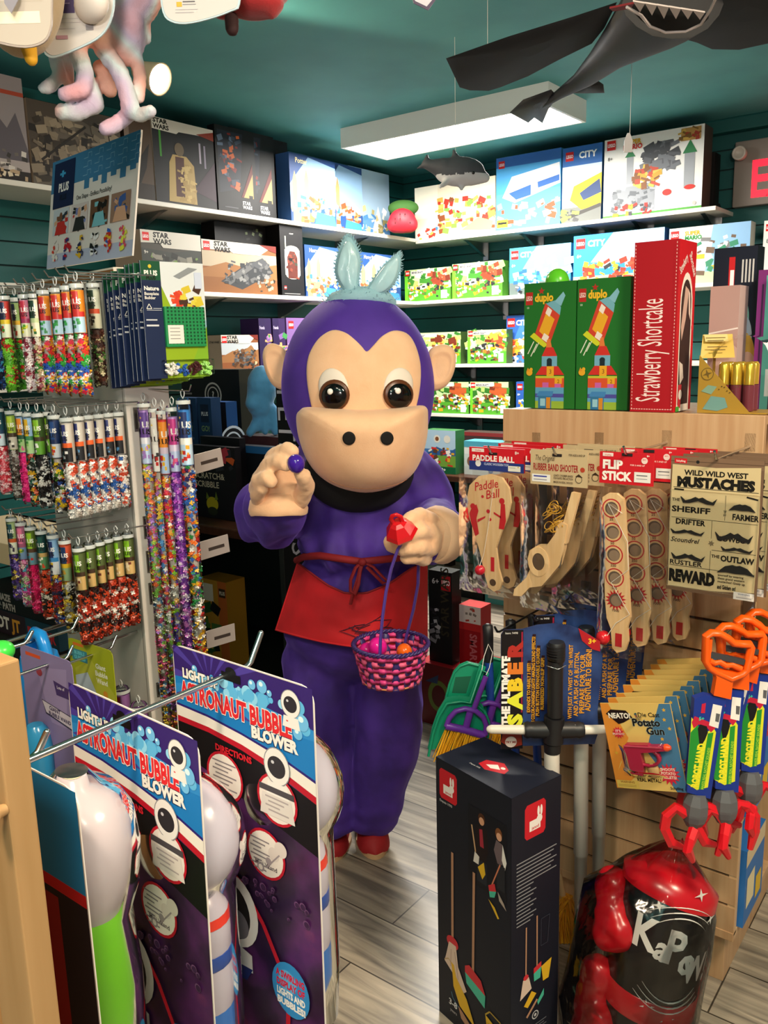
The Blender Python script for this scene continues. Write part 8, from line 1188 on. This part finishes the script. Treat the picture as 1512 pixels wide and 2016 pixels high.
P = Pl(835, 0, dist=1.7, x=RH); mb = MB(); mb.M = P.M; mb.prism(P.ps([(800, -60), (850, -70), (862, -6), (843, 20), (814, 6)]), -.002, 0, mat('#4a3a52', .4)); mb.prism(P.ps([(806, -50), (846, -58), (856, -6), (840, 13), (817, 2)]), 0, .0006, mat('#c8c4cc', .4)); q = P.M @ V((0, .1, 0)); mb.M = Mx(); cord(mb, W(830, -50, 1.7)); tag(mb.build('price_tag'), 'pale hanging tag corner at the top edge near the middle', 'tag')
# black shark kite
KT = mat('#101012', .75, kind='cloth', h2='#161618'); KG = mat('#202023', .6, kind='cloth', h2='#19191b'); zk = 2.36; Kp = lambda x, y, z=zk: onp(x, y, 2, z)
t = thing('kite', 'black shark kite with white teeth hanging under the teal ceiling', 'kite', Kp(1250, 60))
def wing(nm, pts, c, m, z=zk, sag=.02, sm=1):
    st = Star(c, [V(p) for p in pts] if sm == 1 else smooth_loop(pts, sm)); mb = MB(); dome(mb, st, lambda x, y, r: Kp(x, y, z-sag*(1-r*r)), m, (1, .9, .7, .45, .2)); dome(mb, st, lambda x, y, r: Kp(x, y, z+.004-sag*(1-r*r)), m, (1, .9, .7, .45, .2)); return mb.build(nm, t)
wing('wing', [(878, 115), (905, 172), (925, 178), (962, 179), (985, 172), (1040, 150), (1100, 118), (1165, 86), (1190, 55), (1215, 4), (1130, 32), (1000, 72)], (1060, 95), KT)
wing('wing', [(1330, 72), (1372, 84), (1402, 97), (1455, 98), (1520, 84), (1600, 66), (1640, -20), (1480, -60), (1390, -10), (1345, 40)], (1470, 30), KT)
wing('tail_fin', [(1003, 222), (1030, 196), (1085, 176), (1098, 190), (1080, 215), (1068, 243), (1052, 232), (1040, 242)], (1060, 208), KG, zk-.02)
wing('rear_fin', [(1118, 184), (1150, 160), (1172, 155), (1188, 166), (1190, 183), (1150, 184)], (1158, 172), KT, zk-.01)
mb = MB(); bp = [(1325, 12, .125), (1290, 45, .115), (1240, 82, .085), (1195, 118, .055), (1150, 156, .036), (1100, 188, .022), (1062, 212, .012)]
cs = [Kp(x, y, zk-.03) for x, y, r in bp]; mb.tube(cs, [r for _, _, r in bp], KG, 16, flat=.55, up=UP)
mb.v = [v+V((0, 0, 1))*.012*noise.noise(v*11) for v in mb.v]; mb.build('body', t)
zm = zk-.12; mb = MB(); st = Star((1312, 34), smooth_loop([(1236, 8), (1262, 8), (1310, 14), (1360, 20), (1396, 28), (1385, 46), (1352, 62), (1300, 64), (1262, 40)], 2)); dome(mb, st, lambda x, y, r: Kp(x, y, zm+.02*(1-r)), mat('#0a090b', .8), (1, .6, .2)); mb.build('mouth', t)
TW = mat('#c9bdb8', .5)
for k in range(6):
    u = k/5; x = 1258+118*u; y = 8+18*u; w_ = 12; mb = MB(); a, b, c = Kp(x-w_, y-5, zm-.008), Kp(x+w_, y-1, zm-.008), Kp(x+2, y+22-3*abs(k-2), zm-.012); n = V((0, 0, .003)); mb.add([a, b, c, a+n, b+n, c+n], [(0, 1, 2), (5, 4, 3), (0, 3, 4, 1), (1, 4, 5, 2), (2, 5, 3, 0)], TW); mb.build('tooth', t)
mb = MB(); mb.tube([Kp(*q, zm-.012) for q in ((1234, 14), (1262, 30), (1280, 52), (1310, 64), (1350, 62), (1380, 48), (1398, 20), (1412, -10))], .0032, TW, 6); mb.build('jaw_cord', t)
mb = MB(); mb.prism([(0, 0), (.05, .008), (.035, .03), (.0, .02)], 0, .004, mat('#7a1418', .6)); mb.v = [v+Kp(1226, 14, zm-.004)-V((.025, .01, 0)) for v in mb.v]; mb.build('red_mouth_corner', t)
mb = MB(); cord(mb, Kp(1290, 40, zk)+V((0, 0, .02))); mb.build('string', t); mb = MB(); cord(mb, Kp(960, 120, zk)); mb.build('string', t)
# small toy shark
Dk = 3.5; sA = lambda x, y, d=Dk: W(x, y, d); sk = Dk/1660
vs, fs = remesh([('e', sA(905, 338), (.058*Dk/2.02, .05, .056), RM), ('c', sA(875, 332), sA(838, 324), 20*sk, 8*sk), ('c', sA(930, 345), sA(955, 350), 20*sk, 10*sk), ('c', sA(836, 324), sA(822, 332), 5*sk, 3*sk), ('c', sA(836, 322), sA(842, 304), 6*sk, 3*sk), ('c', sA(898, 318), sA(893, 294), 9*sk, 3*sk), ('c', sA(888, 352), sA(866, 368, Dk-.06), 8*sk, 4*sk), ('c', sA(910, 358), sA(908, 374, Dk-.02), 8*sk, 3.5*sk)], .008, 3)
mb = MB(); SHD = mat('#4a4c52', .6); SHW = mat('#d8d8da', .6); zmid = sA(905, 346).z; up_, lo_ = [], []
for f in fs: c = sum((vs[i] for i in f), V())/len(f); (up_ if c.z > zmid+.006*noise.noise(c*20) else lo_).append(f)
mb.add(vs, up_, SHD, True); mb.f += lo_; mb.mats.append(SHW); mb.m += [1]*len(lo_); mb.sm += [True]*len(lo_); t = thing('toy_shark', 'grey and white toy shark hanging below the ceiling light', 'toy', sA(900, 338)); mb.build('body', t)
for x, y in ((932, 340),): mb = MB(); mb.ball(sA(x, y, Dk-.052), .006, BLACK, 10, 6); mb.build('eye', t)
mb = MB(); cord(mb, sA(897, 300)); mb.build('string', t)
p0, p1 = W(1240, 262, 2.6), W(1236, 300, 2.6); t = thing('price_tag', 'folded paper tag on a white string in front of the castle box', 'tag', p1); mb = MB(); mb.M = frame(p1, RH); hh = (p0-p1).length; mb.prism([(-.012, 0), (.012, 0), (.013, hh*.6), (.004, hh), (-.003, hh), (-.011, hh*.6)], -.0015, .0015, mat('#b8b4b4', .5)); mb.build('paper_tag', t); mb = MB(); cord(mb, p0, WHITE); mb.build('string', t)
# red and green cushion in the corner
q = W(792, 430, 5.45); t = thing('cushion', 'red watermelon cushion with green top in the shelf corner', 'cushion', (q.x, q.y, ZT)); mb = skin([('e', V((q.x, q.y, ZT+.072)), (.085, .06, .075), RM), ('c', V((q.x, q.y, ZT+.05))-RH*.05, V((q.x, q.y, ZT+.05))+RH*.05, .05, .05)], mat('#c01424', .6), .01, 4); mb.build('red_body', t)
mb = skin([('e', V((q.x, q.y, ZT+.16))+FH*.09+RH*.01, (.10, .05, .05), RM), ('c', V((q.x, q.y, ZT+.05))+FH*.09-RH*.04, V((q.x, q.y, ZT+.05))+FH*.09+RH*.05, .045, .045)], mat('#2f5a1a', .8), .01, 4); mb.build('green_back', t)
for k in range(6): mb = MB(); mb.ball(V((q.x, q.y, ZT+.03+.025*(k % 3)+.02))-FH*.072+RH*(-.045+.03*(k % 4)), (.004, .002, .006), mat('#1a0808', .5), 8, 6); mb.build('seed', t)

# black cable and box at the end of the top back shelf
c_ = lambda x, y: onp(x, y, 1, YW-.03); mb = MB(); mb.tube([c_(1388, 330), c_(1398, 345), c_(1396, 380), c_(1400, 400), c_(1416, 402), c_(1420, 415), c_(1408, 432), c_(1392, 436)], .004, BLACK, 8); tag(mb.build('cable'), 'black cable looping on the wall between the castle box and exit sign', 'cable')
a = onp(1386, 400, 1, YS+.2); bx('narrow black box behind the large white castle box', a.x-.06, a.x+.05, YS+.19, YS+.29, ZT-.012, .3, '#15110f')
